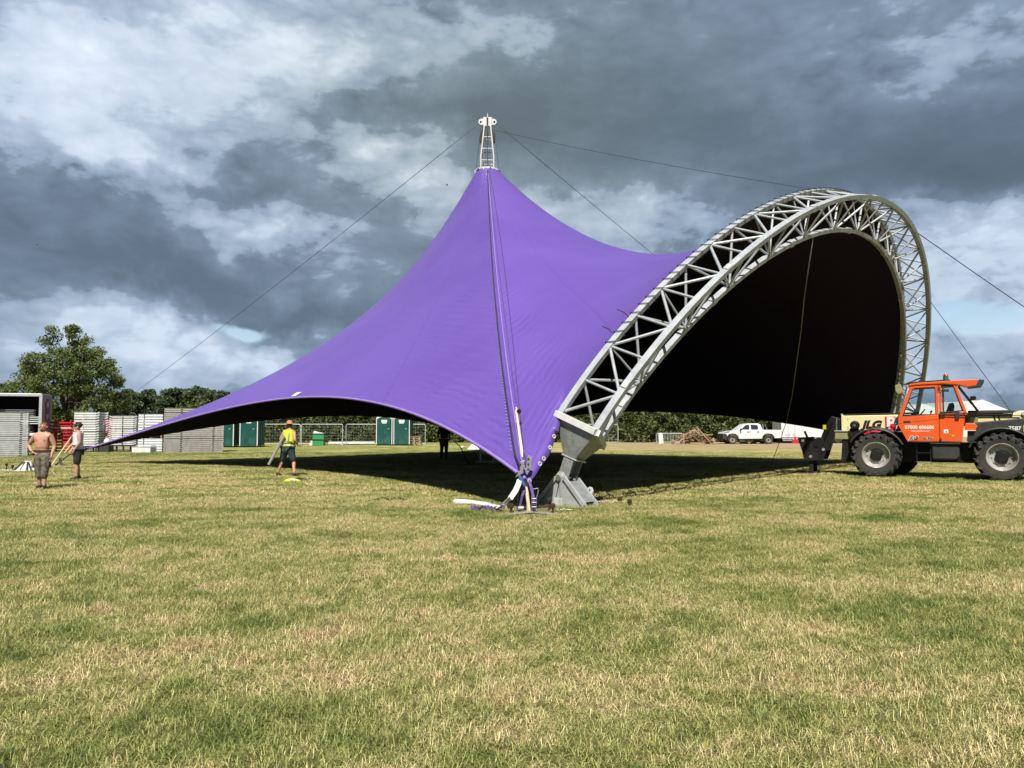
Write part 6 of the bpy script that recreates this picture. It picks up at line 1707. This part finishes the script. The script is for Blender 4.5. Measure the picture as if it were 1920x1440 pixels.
def squiggle(x, y, ax, ay, n, seed, z=.02, hop=.03):
    r = random.Random(seed); out = []
    for k in range(n):
        q = k / (n - 1) * 2 - 1
        out.append(Vector((x + ax * q + r.uniform(-.08, .08) * ax, y + ay * math.sin(q * 7 + seed) + r.uniform(-.3, .3) * ay, z + abs(math.sin(k * 1.7 + seed)) * hop)))
    return out
strap_thing('purple_strap', 'loose purple webbing crumpled on the grass left of the anchor plate', squiggle(gx(914, 14.5), 14.5, .33, .14, 22, 2, .03, .07), .05, (.3, .3, 1), M['strap'])
strap_thing('purple_strap', 'short purple webbing end dangling below the tent corner', [A1v + Vector((-.05, 0, -.05)), (gx(984, 14.1), 14.1, gz(918, 14.1)), (gx(979, 14.0), 14.0, gz(930, 14.0)), (gx(972, 14.0), 14.0, .05)], .04, (1, 0, 0), M['strap'])
strap_thing('blue_strap', 'short blue strap wrapped under the clamp plates of the tent corner', [A1v + Vector((-.10, -.06, .04)), A1v + Vector((-.04, -.07, -.06)), A1v + Vector((0, -.07, -.14))], .05, (1, 0, .3), M['blue_strap'])
for k, dx in enumerate((-4, 2)):
    guy('grey_rope', ['left', 'right'][k] + ' grey rope hanging below the tent corner behind the timber pole', [A1v + Vector((-.03 + dx * .01, .05, -.05)), (gx(976 + dx, 14.2), 14.2, gz(925, 14.2)), (gx(973 + dx, 14.15), 14.15, .04)], .010, M['grey_rope'], 'ropes below the near tent corner')
def rope_pile(label, x, y, ax, ay, n, seed, r, m, name='rope_pile', hop=.05):
    pts_ = squiggle(0, 0, ax, ay, n, seed, r, hop); o = MB().tube(pts_, r, 5).build(name, m, smooth=True); o.location = (x, y, 0)
    return setp(o, label, 'rope')
rope_pile('tangle of black rope lying in the grass left of the tent corner', gx(735, 16.5), 16.5, .38, .20, 40, 5, .013, M['black_rope'])
rope_pile('pale rope coil lying beside the right of the arch shoe', gx(1136, 15.9), 15.9, .24, .16, 26, 8, .012, M['white_strap'])
rope_pile('pale rope and strap lying before the left of the arch shoe', gx(1052, 14.4), 14.4, .20, .08, 12, 12, .012, M['white_strap'])
rope_pile('thin pale rope trailing across the shaded grass toward the orange machine', gx(1355, 19.2), 19.2, 1.1, .35, 34, 14, .010, M['grey_rope'], 'ground_rope', .02)
o = MB().box((0, 0, .03), (.16, .10, .06)).build('wood_block', M['timber']); o.location = (gx(1128, 15.4), 15.4, 0); setp(o, 'small brown block on the grass right of the arch shoe', 'block')

# ------------------------------------------------------------------ left anchor and litter
B1v = Vector(B1)
strap_thing('black_strap', 'black webbing strap from the left tent tip down to the ground', [B1v, B1v + Vector((-.35, -.7, -.22)), (gx(113, 31.2), 31.2, .10), (gx(106, 30.6), 30.6, .02)], .14, (.5, -.4, .4), M['black_cloth'], t=.02)
strap_thing('brown_strap', 'dark brown strap loop hanging from the left tent tip strap', [(gx(117, 31.2), 31.2, .30), (gx(116, 31.0), 31.0, .18), (gx(118.5, 30.8), 30.8, .03)], .10, (1, .2, 0), M['boot'], t=.02)
strap_thing('white_strap', 'white webbing end on the grass between the two men on the left', [(gx(126, 29.8), 29.8, .03), (gx(131, 29.6), 29.6, .04)], .18, (0, 1, 0), M['white_strap'])
for k, (a, b) in enumerate((((118, 846), (138, 816)), ((124, 849), (140, 829)))):
    p0 = Vector((gx(a[0], 30.5), 30.5, gz(a[1], 30.5))); p1 = Vector((gx(b[0], 31.5), 31.5, gz(b[1], 31.5)))
    if k == 0: p0 = p1 + (p0 - p1) * (p1.z / (p1.z - p0.z))
    o = MB().tube([(0, 0, 0), p1 - p0], .022, 8).build('timber_prop', M['wood']); o.location = p0
    setp(o, ['longer timber prop leaning at the left tent tip, by the man in the vest', 'shorter timber prop tied across the longer one at the left tent tip'][k], 'pole', 'timber props at the left tent tip')
def cloth_heap(name, label, x, y, rx, ry, h, m, seed, cat='sheet', stripes=None):
    r = np.random.default_rng(seed); n = 22; mb = MB(); vs = []
    ph = r.uniform(0, 6, 6)
    for j in range(9):
        q = j / 8
        for k in range(n):
            a = 2 * math.pi * k / n
            rad = (1 + .16 * math.sin(3 * a + ph[0]) + .12 * math.sin(5 * a + ph[1]) + .06 * math.sin(9 * a + ph[4])) * q
            z = h * (1 - q ** 1.3) * (1 + .30 * math.sin(4 * a + ph[2] + q * 3) * q + .2 * math.sin(7 * a + ph[3]) * q) + .012
            vs.append((rx * rad * math.cos(a), ry * rad * math.sin(a), max(.012, z)))
    fs = [(j * n + k, j * n + (k + 1) % n, (j + 1) * n + (k + 1) % n, (j + 1) * n + k) for j in range(8) for k in range(n)]
    o = mb.add(vs, fs).build(name, m, smooth=True); o.location = (x, y, 0)
    setp(o, label, cat)
    return o, vs
dd = 27.3
o, vs = cloth_heap('white_sheet', 'heap of white sheeting with dark stripes on the grass behind the bare-chested man', gx(54, dd), dd, .42, .34, .36, M['cloth_white'], 3)
for k, a in enumerate((3.75, 4.15, 4.72, 5.2, 5.6)):
    p0 = Vector((.12 * math.cos(a), .10 * math.sin(a), .33)); p1 = Vector((.40 * math.cos(a), .34 * math.sin(a), .05))
    MB().bar(p0, p1, .05, .02, (0, -1, .5)).build('dark_stripe', M['black_cloth'], o)  # black bars laid down the white cloth as dark stripes
rope_pile('pale rope bundle lying over the heap of white sheeting', gx(66, dd + .2), dd + .2, .22, .12, 18, 31, .02, M['white_strap'], 'rope_pile', .34)
for k, (px, yy, ln, lab) in enumerate(((5, 27.5, .36, 'short white board flat on the grass at the left edge of the view'), (17, 27.3, .5, 'pale flat board beside the rusty pegs at the left'), (27, 27.6, .34, 'pale grey board next to the heap of white sheeting'), (9, 26.9, .42, 'thin white batten nearest the camera at the left edge'))):
    o = MB().box((0, 0, .025), (ln, .09, .05)).build('board', M['white_strap']); o.location = (gx(px, yy), yy, 0); o.rotation_euler = (0, 0, .3 * (k - 1)); setp(o, lab, 'board', 'boards lying on the grass at the left')
for k, (px, lab) in enumerate(((1.5, 'rusty peg at the very left edge of the view'), (16.5, 'taller rusty peg between the boards at the left'), (28, 'rusty peg next to the heap of white sheeting'))):
    t = stake(gx(px, 27.4), 27.4, .20 + .06 * (k == 1), lab, .12); t['group'] = 'rusty pegs at the left edge'
rope_pile('thin rope lying across the grass by the left boards', gx(30, 27.0), 27.0, .45, .08, 14, 41, .012, M['white_strap'], 'ground_rope', .02)

# clothing on the grass
dd = gd(903)
o, vs = cloth_heap('hi_vis_jacket', 'yellow hi-vis jacket dropped on the grass behind the walking worker', gx(549, dd), dd, .30, .17, .085, M['hivis'], 12, 'jacket')
MB().bar((-.02, -.10, .075), (.14, -.12, .045), .05, .012, (0, -1, .6)).build('reflective_band', M['reflective'], o)
o, vs = cloth_heap('dark_jacket', 'dark jacket lying against the dropped yellow hi-vis jacket', gx(564, dd + .15), dd + .2, .28, .16, .10, M['black_cloth'], 15, 'jacket')
# heaps under the far edge
cloth_heap('white_sheet', 'white sheet heaped on the sunlit grass beyond the shaded tent corner', gx(887, 52), 52, .42, .4, .36, M['cloth_white'], 18)
cloth_heap('white_sheet', 'smaller white sheet heap right of the two distant dark figures', gx(907, 52), 52, .32, .4, .42, M['cloth_white'], 19)
o = MB().ball((0, 0, .09), (.14, .14, .10), 10, 6).build('small_sack', M['wood'], smooth=True); o.location = (gx(867, 54), 54, 0); setp(o, 'small tan sack alone on the grass beyond the tent shade', 'sack')
cloth_heap('pale_rag', 'small pale rag lying in the middle of the tent shade', gx(1385, 33), 33, .28, .22, .10, M['deck'], 22, 'rag')
# ------------------------------------------------------------------ people
def skin_mesh(name, joints, edges, radii, m, parent, sub=2, root=0):
    me = bpy.data.meshes.new(name)
    idx = {k: i for i, k in enumerate(joints)}
    me.from_pydata([tuple(v) for v in joints.values()], [(idx[a], idx[b]) for a, b in edges], [])
    o = bpy.data.objects.new(name, me); COL.objects.link(o)
    sk = o.modifiers.new('skin', 'SKIN'); sk.use_smooth_shade = True
    for k, i in idx.items():
        r = radii[k]; me.skin_vertices[0].data[i].radius = (r if isinstance(r, tuple) else (r, r))
        me.skin_vertices[0].data[i].use_root = (i == root)
    sb = o.modifiers.new('sub', 'SUBSURF'); sb.levels = sub; sb.render_levels = sub
    dgr = bpy.context.evaluated_depsgraph_get()
    me2 = bpy.data.meshes.new_from_object(o.evaluated_get(dgr)); me2.name = name
    bpy.data.objects.remove(o)
    me2.materials.clear(); me2.materials.append(m)
    me2.shade_smooth()
    o = bpy.data.objects.new(name, me2); COL.objects.link(o); o.parent = parent
    return o
def hand(J, E, R, s, wrist, d, side, spread=.35, curl=.5):
    """palm, four unequal bent fingers and a thumb"""
    w_ = Vector(wrist); d = Vector(d).normalized(); side = Vector(side).normalized(); n = d.cross(side).normalized()
    J[s + 'palm'] = w_ + d * .055; R[s + 'palm'] = (.030, .022)
    E.append((s + 'wrist', s + 'palm'))
    for i, ln in enumerate((.078, .088, .082, .062)):
        o = side * (.027 - .018 * i)
        a = J[s + 'palm'] + d * .035 + o; b = a + d * ln * .5 + n * curl * .02; c = b + (d * (1 - curl * .6) + n * curl).normalized() * ln * .5
        J[s + 'knuckle%d' % i] = a; J[s + 'mid%d' % i] = b; J[s + 'tip%d' % i] = c
        for k, r in (('knuckle', .0105), ('mid', .0095), ('tip', .0075)): R[s + k + str(i)] = r
        E += [(s + 'palm', s + 'knuckle%d' % i), (s + 'knuckle%d' % i, s + 'mid%d' % i), (s + 'mid%d' % i, s + 'tip%d' % i)]
    a = J[s + 'palm'] - d * .015 + side * .034; b = a + (d * .7 + side * .6 + n * .3).normalized() * .05
    J[s + 'thumb0'] = a; J[s + 'thumb1'] = b; R[s + 'thumb0'] = .012; R[s + 'thumb1'] = .009
    E += [(s + 'palm', s + 'thumb0'), (s + 'thumb0', s + 'thumb1')]
def person(label, loc, rz, J, build=1.0, shoes='boot', skin='skin', head_turn=0.0, group=None):
    """J: named joints (x to the figure's left as seen from behind = image right when facing away; faces -y)"""
    t = thing('person', label, 'person', loc, rz, group)
    b = build
    R = dict(pelvis=(.155 * b, .115 * b), waist=(.145 * b, .108 * b), chest=(.165 * b, .115 * b), upper=(.15 * b, .10 * b), neck=.058, skull=.078, head=.092, crown=.072)
    for s in 'lr':
        R.update({s + 'hip': .105 * b, s + 'knee': .062, s + 'calf': .060, s + 'ankle': .040, s + 'heel': .040, s + 'toe': .036, s + 'shoulder': .072 * b, s + 'elbow': .046 * b, s + 'forearm': .043 * b, s + 'wrist': .029})
        if s + 'calf' not in J: J[s + 'calf'] = J[s + 'knee'].lerp(J[s + 'ankle'], .35) + Vector((0, .015, 0))
        if s + 'forearm' not in J: J[s + 'forearm'] = J[s + 'elbow'].lerp(J[s + 'wrist'], .3)
    E = [('pelvis', 'waist'), ('waist', 'chest'), ('chest', 'upper'), ('upper', 'neck'), ('neck', 'skull'), ('skull', 'head'), ('head', 'crown')]
    for s in 'lr':
        E += [('pelvis', s + 'hip'), (s + 'hip', s + 'knee'), (s + 'knee', s + 'calf'), (s + 'calf', s + 'ankle'), (s + 'ankle', s + 'heel'), (s + 'heel', s + 'toe'),
              ('upper', s + 'shoulder'), (s + 'shoulder', s + 'elbow'), (s + 'elbow', s + 'forearm'), (s + 'forearm', s + 'wrist')]
    J = {k: J[k] for k in ['pelvis'] + [k for k in J if k != 'pelvis']}
    J['belly'] = J['waist'] + Vector((0, -.024 * b, -.045)); R['belly'] = .128 * b; E.append(('waist', 'belly'))
    for s in 'lr':
        d_ = (J[s + 'wrist'] - J[s + 'elbow']).normalized()
        if s + 'hand' in J: d_ = J.pop(s + 'hand')
        hand(J, E, R, s, J[s + 'wrist'], d_, Vector((0, -1, .0)) if abs(d_.y) < .8 else Vector((0, 0, 1)))
    skin_mesh('body', J, E, R, M[skin], t)
    # face
    hc = J['head']; q = rotm(rz=head_turn)
    fp = lambda x, y, z: hc + q @ Vector((x, y, z))
    for sx in (-1, 1):
        MB().ball(fp(sx * .033, -.083, .012), .0125, 8, 6).build('eye', M['black_cloth'], t, smooth=True)
        MB().ball(fp(sx * .092, .005, -.005), (.012, .024, .034), 8, 6).build('ear', M[skin], t, smooth=True)
    MB().add([fp(-.008, -.088, .015), fp(.008, -.088, .015), fp(.017, -.086, -.03), fp(-.017, -.086, -.03), fp(0, -.115, -.025)], [(0, 1, 4), (1, 2, 4), (2, 3, 4), (3, 0, 4), (0, 3, 2, 1)]).build('nose', M[skin], t)
    for sx in (-1, 1): MB().box(fp(sx * .034, -.090, .033), (.040, .010, .009), q).build('eyebrow', M['hair'], t)
    MB().box(fp(0, -.084, -.055), (.045, .014, .009), q).build('mouth', M['skin_red'], t)
    for s in 'lr':
        a, h, o = J[s + 'ankle'], J[s + 'heel'], J[s + 'toe']
        JJ = {'a': a + Vector((0, 0, .05)), 'b': a, 'c': h + Vector((0, .01, .01)), 'd': h.lerp(o, .6), 'e': o}
        skin_mesh('shoe', JJ, [('a', 'b'), ('b', 'c'), ('c', 'd'), ('d', 'e')], dict(a=.056, b=.056, c=.052, d=(.052, .046), e=(.048, .036)), M[shoes], t)
    return t, J, R
def garment(t, name, J, ks, E, R, grow_, m, extra=None):
    JJ = {k: J[k] for k in ks}; RR = {}
    for k in ks:
        r = R[k]; g_ = grow_.get(k, .014) if isinstance(grow_, dict) else grow_
        RR[k] = (r[0] + g_, r[1] + g_) if isinstance(r, tuple) else r + g_
    if extra:
        for k, (p, r, link) in extra.items(): JJ[k] = p; RR[k] = r; E = E + [(link, k)]
    return skin_mesh(name, JJ, E, RR, m, t)
def stand(h=1.78, hipw=.09, feet=((.11, -.02), (-.11, .02)), toe=((.03, -.17), (-.03, -.17)), lean=0.0):
    k = h / 1.78
    V = lambda x, y, z: Vector((x * k, y * k, z * k))
    J = dict(pelvis=V(0, 0, .96), waist=V(0, -.005 + lean * .3, 1.10), chest=V(0, -.01 + lean * .7, 1.28), upper=V(0, .0 + lean, 1.42), neck=V(0, lean, 1.51), skull=V(0, -.01 + lean, 1.575), head=V(0, -.015 + lean, 1.645), crown=V(0, -.005 + lean, 1.715))
    for s, i, sx in (('l', 0, 1), ('r', 1, -1)):
        J[s + 'hip'] = V(sx * hipw, 0, .88)
        fx, fy = feet[i]
        J[s + 'ankle'] = V(fx, fy, .085); J[s + 'heel'] = V(fx, fy + .03, .042); J[s + 'toe'] = V(fx + toe[i][0], fy + toe[i][1], .038)
        J[s + 'knee'] = V((sx * hipw + fx) / 2, fy * .5 - .03, .49)
        J[s + 'shoulder'] = V(sx * .185, lean, 1.425)
    return J, V

# --- bare-chested man on the left, facing the camera, hand on hip
J, V = stand(1.75, .10, ((.12, -.10), (-.10, .10)), ((.05, -.17), (-.04, -.17)))
# facing the camera (-y): image left is -x
J.update(lelbow=V(.285, .04, 1.14), lwrist=V(.27, -.07, .90), lhand=Vector((.0, -.12, -1)), relbow=V(-.40, .06, 1.16), rwrist=V(-.235, -.06, .985), rhand=Vector((.9, -.3, -.25)))
d = gd(917.5)
t, J, R = person('bare-chested man in camouflage three-quarter trousers, hand on hip', (gx(83, d), d, 0), .05, J, 1.20, head_turn=.25)
tr_ks = ['pelvis', 'waist2', 'lhip', 'lknee', 'lcalf2', 'rhip', 'rknee', 'rcalf2']
J['waist2'] = J['pelvis'] + Vector((0, -.003, .13)); R['waist2'] = (.215, .165)
for s in 'lr': J[s + 'calf2'] = J[s + 'knee'].lerp(J[s + 'ankle'], .52); R[s + 'calf2'] = .075
TE = [('pelvis', 'waist2')] + [(a, b) for s in 'lr' for a, b in (('pelvis', s + 'hip'), (s + 'hip', s + 'knee'), (s + 'knee', s + 'calf2'))]
garment(t, 'trousers', J, tr_ks, TE, R, {'pelvis': .02, 'waist2': .0, 'lhip': .022, 'rhip': .022, 'lknee': .034, 'rknee': .034, 'lcalf2': .012, 'rcalf2': .012}, M['camo'])
for sx in (-1, 1): MB().ball(J['chest'] + Vector((sx * .10, -.140, .035)), (.016, .006, .016), 8, 6).build('nipple', M['skin_red'], t, smooth=True)
MB().ball(J['waist'] + Vector((0, -.178, -.05)), (.010, .005, .012), 8, 6).build('navel', M['skin_red'], t, smooth=True)
for sx in (-1, 1): MB().box(J['lknee' if sx > 0 else 'rknee'].lerp(J['lhip' if sx > 0 else 'rhip'], .42) + Vector((sx * .11, -.02, 0)), (.05, .15, .17)).build('cargo_pocket', M['camo'], t, bevel=.02)
mb = MB(); mb.lathe([(1.0, -.02), (1.03, -.02), (1.03, .02), (1.0, .02)], 24, close=True)
mb.v = [(x * .198, y * .152, z + J['waist2'].z - .075) for x, y, z in mb.v]; mb.build('belt', M['boot'], t)
hc = J['head']
MB().ball(hc + Vector((0, .045, .052)), (.092, .086, .066), 14, 8).build('hair', M['hair_ginger'], t, smooth=True)
MB().ball(hc + Vector((0, -.040, -.080)), (.062, .050, .030), 12, 8).build('beard', M['hair_ginger'], t, smooth=True)
MB().ball(J['wrist'] if 'wrist' in J else J['rwrist'], .036, 10, 6).build('wristband', M['black_cloth'], t, smooth=True)
MB().box(J['waist2'] + Vector((-.20, -.05, -.14)), (.07, .07, .12)).build('tool_pouch', M['boot'], t, bevel=.02)

# --- man in white vest, side on, looking left
J, V = stand(1.74, .085, ((.10, -.03), (-.09, .06)), ((.02, -.18), (-.05, -.17)))
J.update(lelbow=V(.235, .02, 1.16), lwrist=V(.20, -.12, .93), lhand=Vector((-.1, -.3, -1)), relbow=V(-.235, .04, 1.16), rwrist=V(-.13, -.16, .94), rhand=Vector((.4, -.4, -.8)))
J['head'] += Vector((-.0, -.02, .0)); J['skull'] += Vector((0, -.012, 0))
d = gd(899.5)
t, J, R = person('man in white sleeveless vest and black shorts, looking left', (gx(148.5, d), d, 0), -.95, J, 1.04, skin='skin_pale')
J['vesthem'] = J['pelvis'] + Vector((0, 0, -.03)); R['vesthem'] = (.18, .135)
for s in 'lr': J[s + 'strap'] = J['upper'].lerp(J[s + 'shoulder'], .62) + Vector((0, 0, .02)); R[s + 'strap'] = .062
garment(t, 'vest', J, ['chest', 'waist', 'pelvis', 'vesthem', 'upper', 'lstrap', 'rstrap'], [('chest', 'waist'), ('waist', 'pelvis'), ('pelvis', 'vesthem'), ('chest', 'upper'), ('upper', 'lstrap'), ('upper', 'rstrap')], R, {'chest': .040, 'waist': .045, 'pelvis': .040, 'vesthem': .02, 'upper': .030, 'lstrap': .012, 'rstrap': .012}, M['vest'])
MB().prism([(-.07, -.09), (.06, -.07), (.075, .05), (.0, .10), (-.08, .06)], -.006, .006).build('printed_patch', M['black_cloth'], t, loc=J['chest'] + Vector((-.03, -.158, .0)))
for s in 'lr': J[s + 'hem'] = J[s + 'knee'] + Vector((0, .01, -.05)); R[s + 'hem'] = .10
garment(t, 'shorts', J, ['pelvis', 'lhip', 'lhem', 'rhip', 'rhem'], [('pelvis', 'lhip'), ('lhip', 'lhem'), ('pelvis', 'rhip'), ('rhip', 'rhem')], R, {'pelvis': .004, 'lhip': .022, 'rhip': .022, 'lhem': .0, 'rhem': .0}, M['black_cloth'])
hc = J['head']
MB().ball(hc + Vector((0, .025, .04)), (.105, .11, .092), 14, 9).build('hair', M['hair'], t, smooth=True)
rr = random.Random(4)
for k in range(16):
    a = rr.uniform(0, 2 * math.pi); e = rr.uniform(.1, 1.3)
    MB().ball(hc + Vector((math.cos(a) * math.cos(e) * .095, .03 + math.sin(a) * math.cos(e) * .10, .05 + math.sin(e) * .085)), .034, 7, 5).build('curl', M['hair'], t, smooth=True)
MB().tube([hc + Vector((-.02, -.085, -.055)), hc + Vector((-.03, -.16, -.06))], .005, 6).build('cigarette', M['white_strap'], t)

# --- hi-vis worker seen from behind, striding left, post under the arm
J, V = stand(1.80, .095, ((.36, .02), (-.30, .05)), ((.05, -.19), (-.02, -.18)), -.06)
J['lknee'] = V(.24, -.05, .50); J['rknee'] = V(-.17, -.10, .49)
J.update(lelbow=V(.32, -.03, 1.17), lwrist=V(.22, -.22, 1.02), lhand=Vector((-.5, -.8, -.1)), relbow=V(-.30, .05, 1.17), rwrist=V(-.30, -.12, 1.00), rhand=Vector((-.3, -.8, -.2)))
d = gd(893)
HV = (gx(541, d), d, 0)
# legs spread along x (the walking direction is left in the view): he faces left and away
Jr = {}
def yawv(v, a): return Matrix.Rotation(a, 3, 'Z') @ v
for k, v in J.items(): Jr[k] = v
t, J, R = person('worker in yellow hi-vis vest and tan hat carrying a metal post', HV, math.pi - .35, Jr, 1.08)
for s in 'lr': J[s + 'strap'] = J['upper'].lerp(J[s + 'shoulder'], .70) + Vector((0, 0, .012)); R[s + 'strap'] = .072
J['hem'] = J['pelvis'] + Vector((0, 0, -.06)); R['hem'] = (.275, .20)
garment(t, 'hi_vis_vest', J, ['chest', 'waist', 'pelvis', 'hem', 'upper', 'lstrap', 'rstrap'], [('chest', 'waist'), ('waist', 'pelvis'), ('pelvis', 'hem'), ('chest', 'upper'), ('upper', 'lstrap'), ('upper', 'rstrap')], R, {'chest': .055, 'waist': .075, 'pelvis': .085, 'hem': 0, 'upper': .035, 'lstrap': .022, 'rstrap': .022}, M['hivis'])
for z, rx, ry in ((J['waist'].z - .02, .238, .196), (J['pelvis'].z + .02, .262, .206)):
    mb = MB(); mb.lathe([(1.0, -.027), (1.02, -.027), (1.02, .027), (1.0, .027)], 28, close=True)
    mb.v = [(x * rx, y * ry + J['waist'].y * .6, zz + z) for x, y, zz in mb.v]; mb.build('reflective_band', M['reflective'], t, smooth=True)
for sx in (-1, 1):
    MB().bar((sx * .10, J['upper'].y + .135, J['upper'].z), (sx * .115, J['waist'].y + .195, J['waist'].z), .05, .010, (0, 1, 0)).build('reflective_band', M['reflective'], t)
for s in 'lr': J[s + 'hemk'] = J[s + 'knee'].lerp(J[s + 'ankle'], .12); R[s + 'hemk'] = .098
garment(t, 'denim_shorts', J, ['pelvis', 'lhip', 'lhemk', 'rhip', 'rhemk'], [('pelvis', 'lhip'), ('lhip', 'lhemk'), ('pelvis', 'rhip'), ('rhip', 'rhemk')], R, {'pelvis': .006, 'lhip': .028, 'rhip': .028, 'lhemk': .0, 'rhemk': .0}, M['denim'])
hc = J['head']
MB().ball(hc + Vector((0, .03, -.01)), (.092, .085, .088), 12, 8).build('hair', M['hair'], t, smooth=True)
ht = MB().lathe([(.0, .135), (.055, .130), (.090, .095), (.100, .02), (.135, .010), (.150, .018), (.150, .026), (.105, .03)], 24, hc + Vector((0, .0, .030))).build('hat', M['hat'], t, smooth=True)
hand_r = Matrix.Translation(HV) @ Matrix.Rotation(math.pi - .35, 4, 'Z')
pt_a = Vector((gx(508.5, d - .1), d - .25, gz(870.5, d))); pt_b = Vector((gx(534, d - .1), d - .20, gz(820, d)))
o = MB().tube([(0, 0, 0), (pt_b - pt_a) * 1.06], .045, 8).build('metal_post', M['timber_pale'] if False else M['plate'], smooth=False); o.location = pt_a
setp(o, 'long dull post carried under the arm of the hi-vis worker', 'post')

# --- dark figure in the tent shade, and two more far behind
J, V = stand(1.84, .10, ((.14, .0), (-.12, .02)), ((.04, -.17), (-.04, -.17)))
J.update(lelbow=V(.30, .02, 1.15), lwrist=V(.27, -.16, .98), lhand=Vector((.1, -.8, -.4)), relbow=V(-.29, .03, 1.15), rwrist=V(-.27, -.04, .90), rhand=Vector((0, -.1, -1)))
d = gd(861)
dk, J, R = person('dark-clothed man standing in the tent shade holding a rope', (gx(833, d), d, 0), math.pi * .92, J, 1.2)
garment(dk, 'shirt', J, ['chest', 'waist', 'pelvis', 'upper', 'lshoulder', 'lelbow', 'rshoulder', 'relbow'], [('chest', 'waist'), ('waist', 'pelvis'), ('chest', 'upper'), ('upper', 'lshoulder'), ('lshoulder', 'lelbow'), ('upper', 'rshoulder'), ('rshoulder', 'relbow')], R, .022, M['dark_shirt'])
garment(dk, 'trousers', J, ['pelvis', 'lhip', 'lknee', 'lcalf', 'lankle', 'rhip', 'rknee', 'rcalf', 'rankle'], [(a, b) for s in 'lr' for a, b in (('pelvis', s + 'hip'), (s + 'hip', s + 'knee'), (s + 'knee', s + 'calf'), (s + 'calf', s + 'ankle'))], R, .03, M['black_cloth'])
MB().ball(J['head'] + Vector((0, .012, .03)), (.098, .10, .088), 12, 8).build('hair', M['hair'], dk, smooth=True)
for px, lab in ((894.5, 'left of two distant dark-clothed workers, only legs below the tent edge'), (901.5, 'right of two distant dark-clothed workers, only legs below the tent edge')):
    c = copy_tree(dk); c.location = (gx(px, 53), 53, 0); c.rotation_euler = (0, 0, .4); setp(c, lab, 'person', 'distant workers')
guy('hauling_rope', 'dark rope running from the shaded man down to the grass', [(gx(848, d - .3), d - .3, gz(824, d)), (gx(862, 34), 34, gz(836, 34)), (gx(882, 31), 31, .02)], .02, M['black_rope'], None)

# --- two birds far up
def bird(label, px, py, d, s):
    t = thing('bird', label, 'bird', (gx(px, d), d, gz(py, d)), .4, 'distant birds')
    MB().ball((0, 0, 0), (.20 * s, .07 * s, .07 * s), 8, 6).build('body', M['black_cloth'], t, smooth=True)
    for k in (-1, 1): MB().add([(-.10 * s, 0, .02), (.12 * s, 0, .02), (.02 * s, k * .34 * s, .12 * s), (-.10 * s, k * .32 * s, .12 * s)], [(0, 1, 2, 3)]).build('wing', M['black_cloth'], t)
    MB().add([(-.18 * s, -.03, 0), (-.18 * s, .03, 0), (-.32 * s, .06, 0), (-.32 * s, -.06, 0)], [(0, 1, 2, 3)]).build('tail', M['black_cloth'], t)
bird('small dark bird in the sky left of the tent peak', 836, 347, 90, .7)
bird('tiny dark bird in the dark clouds at far left', 59, 459, 110, .6)
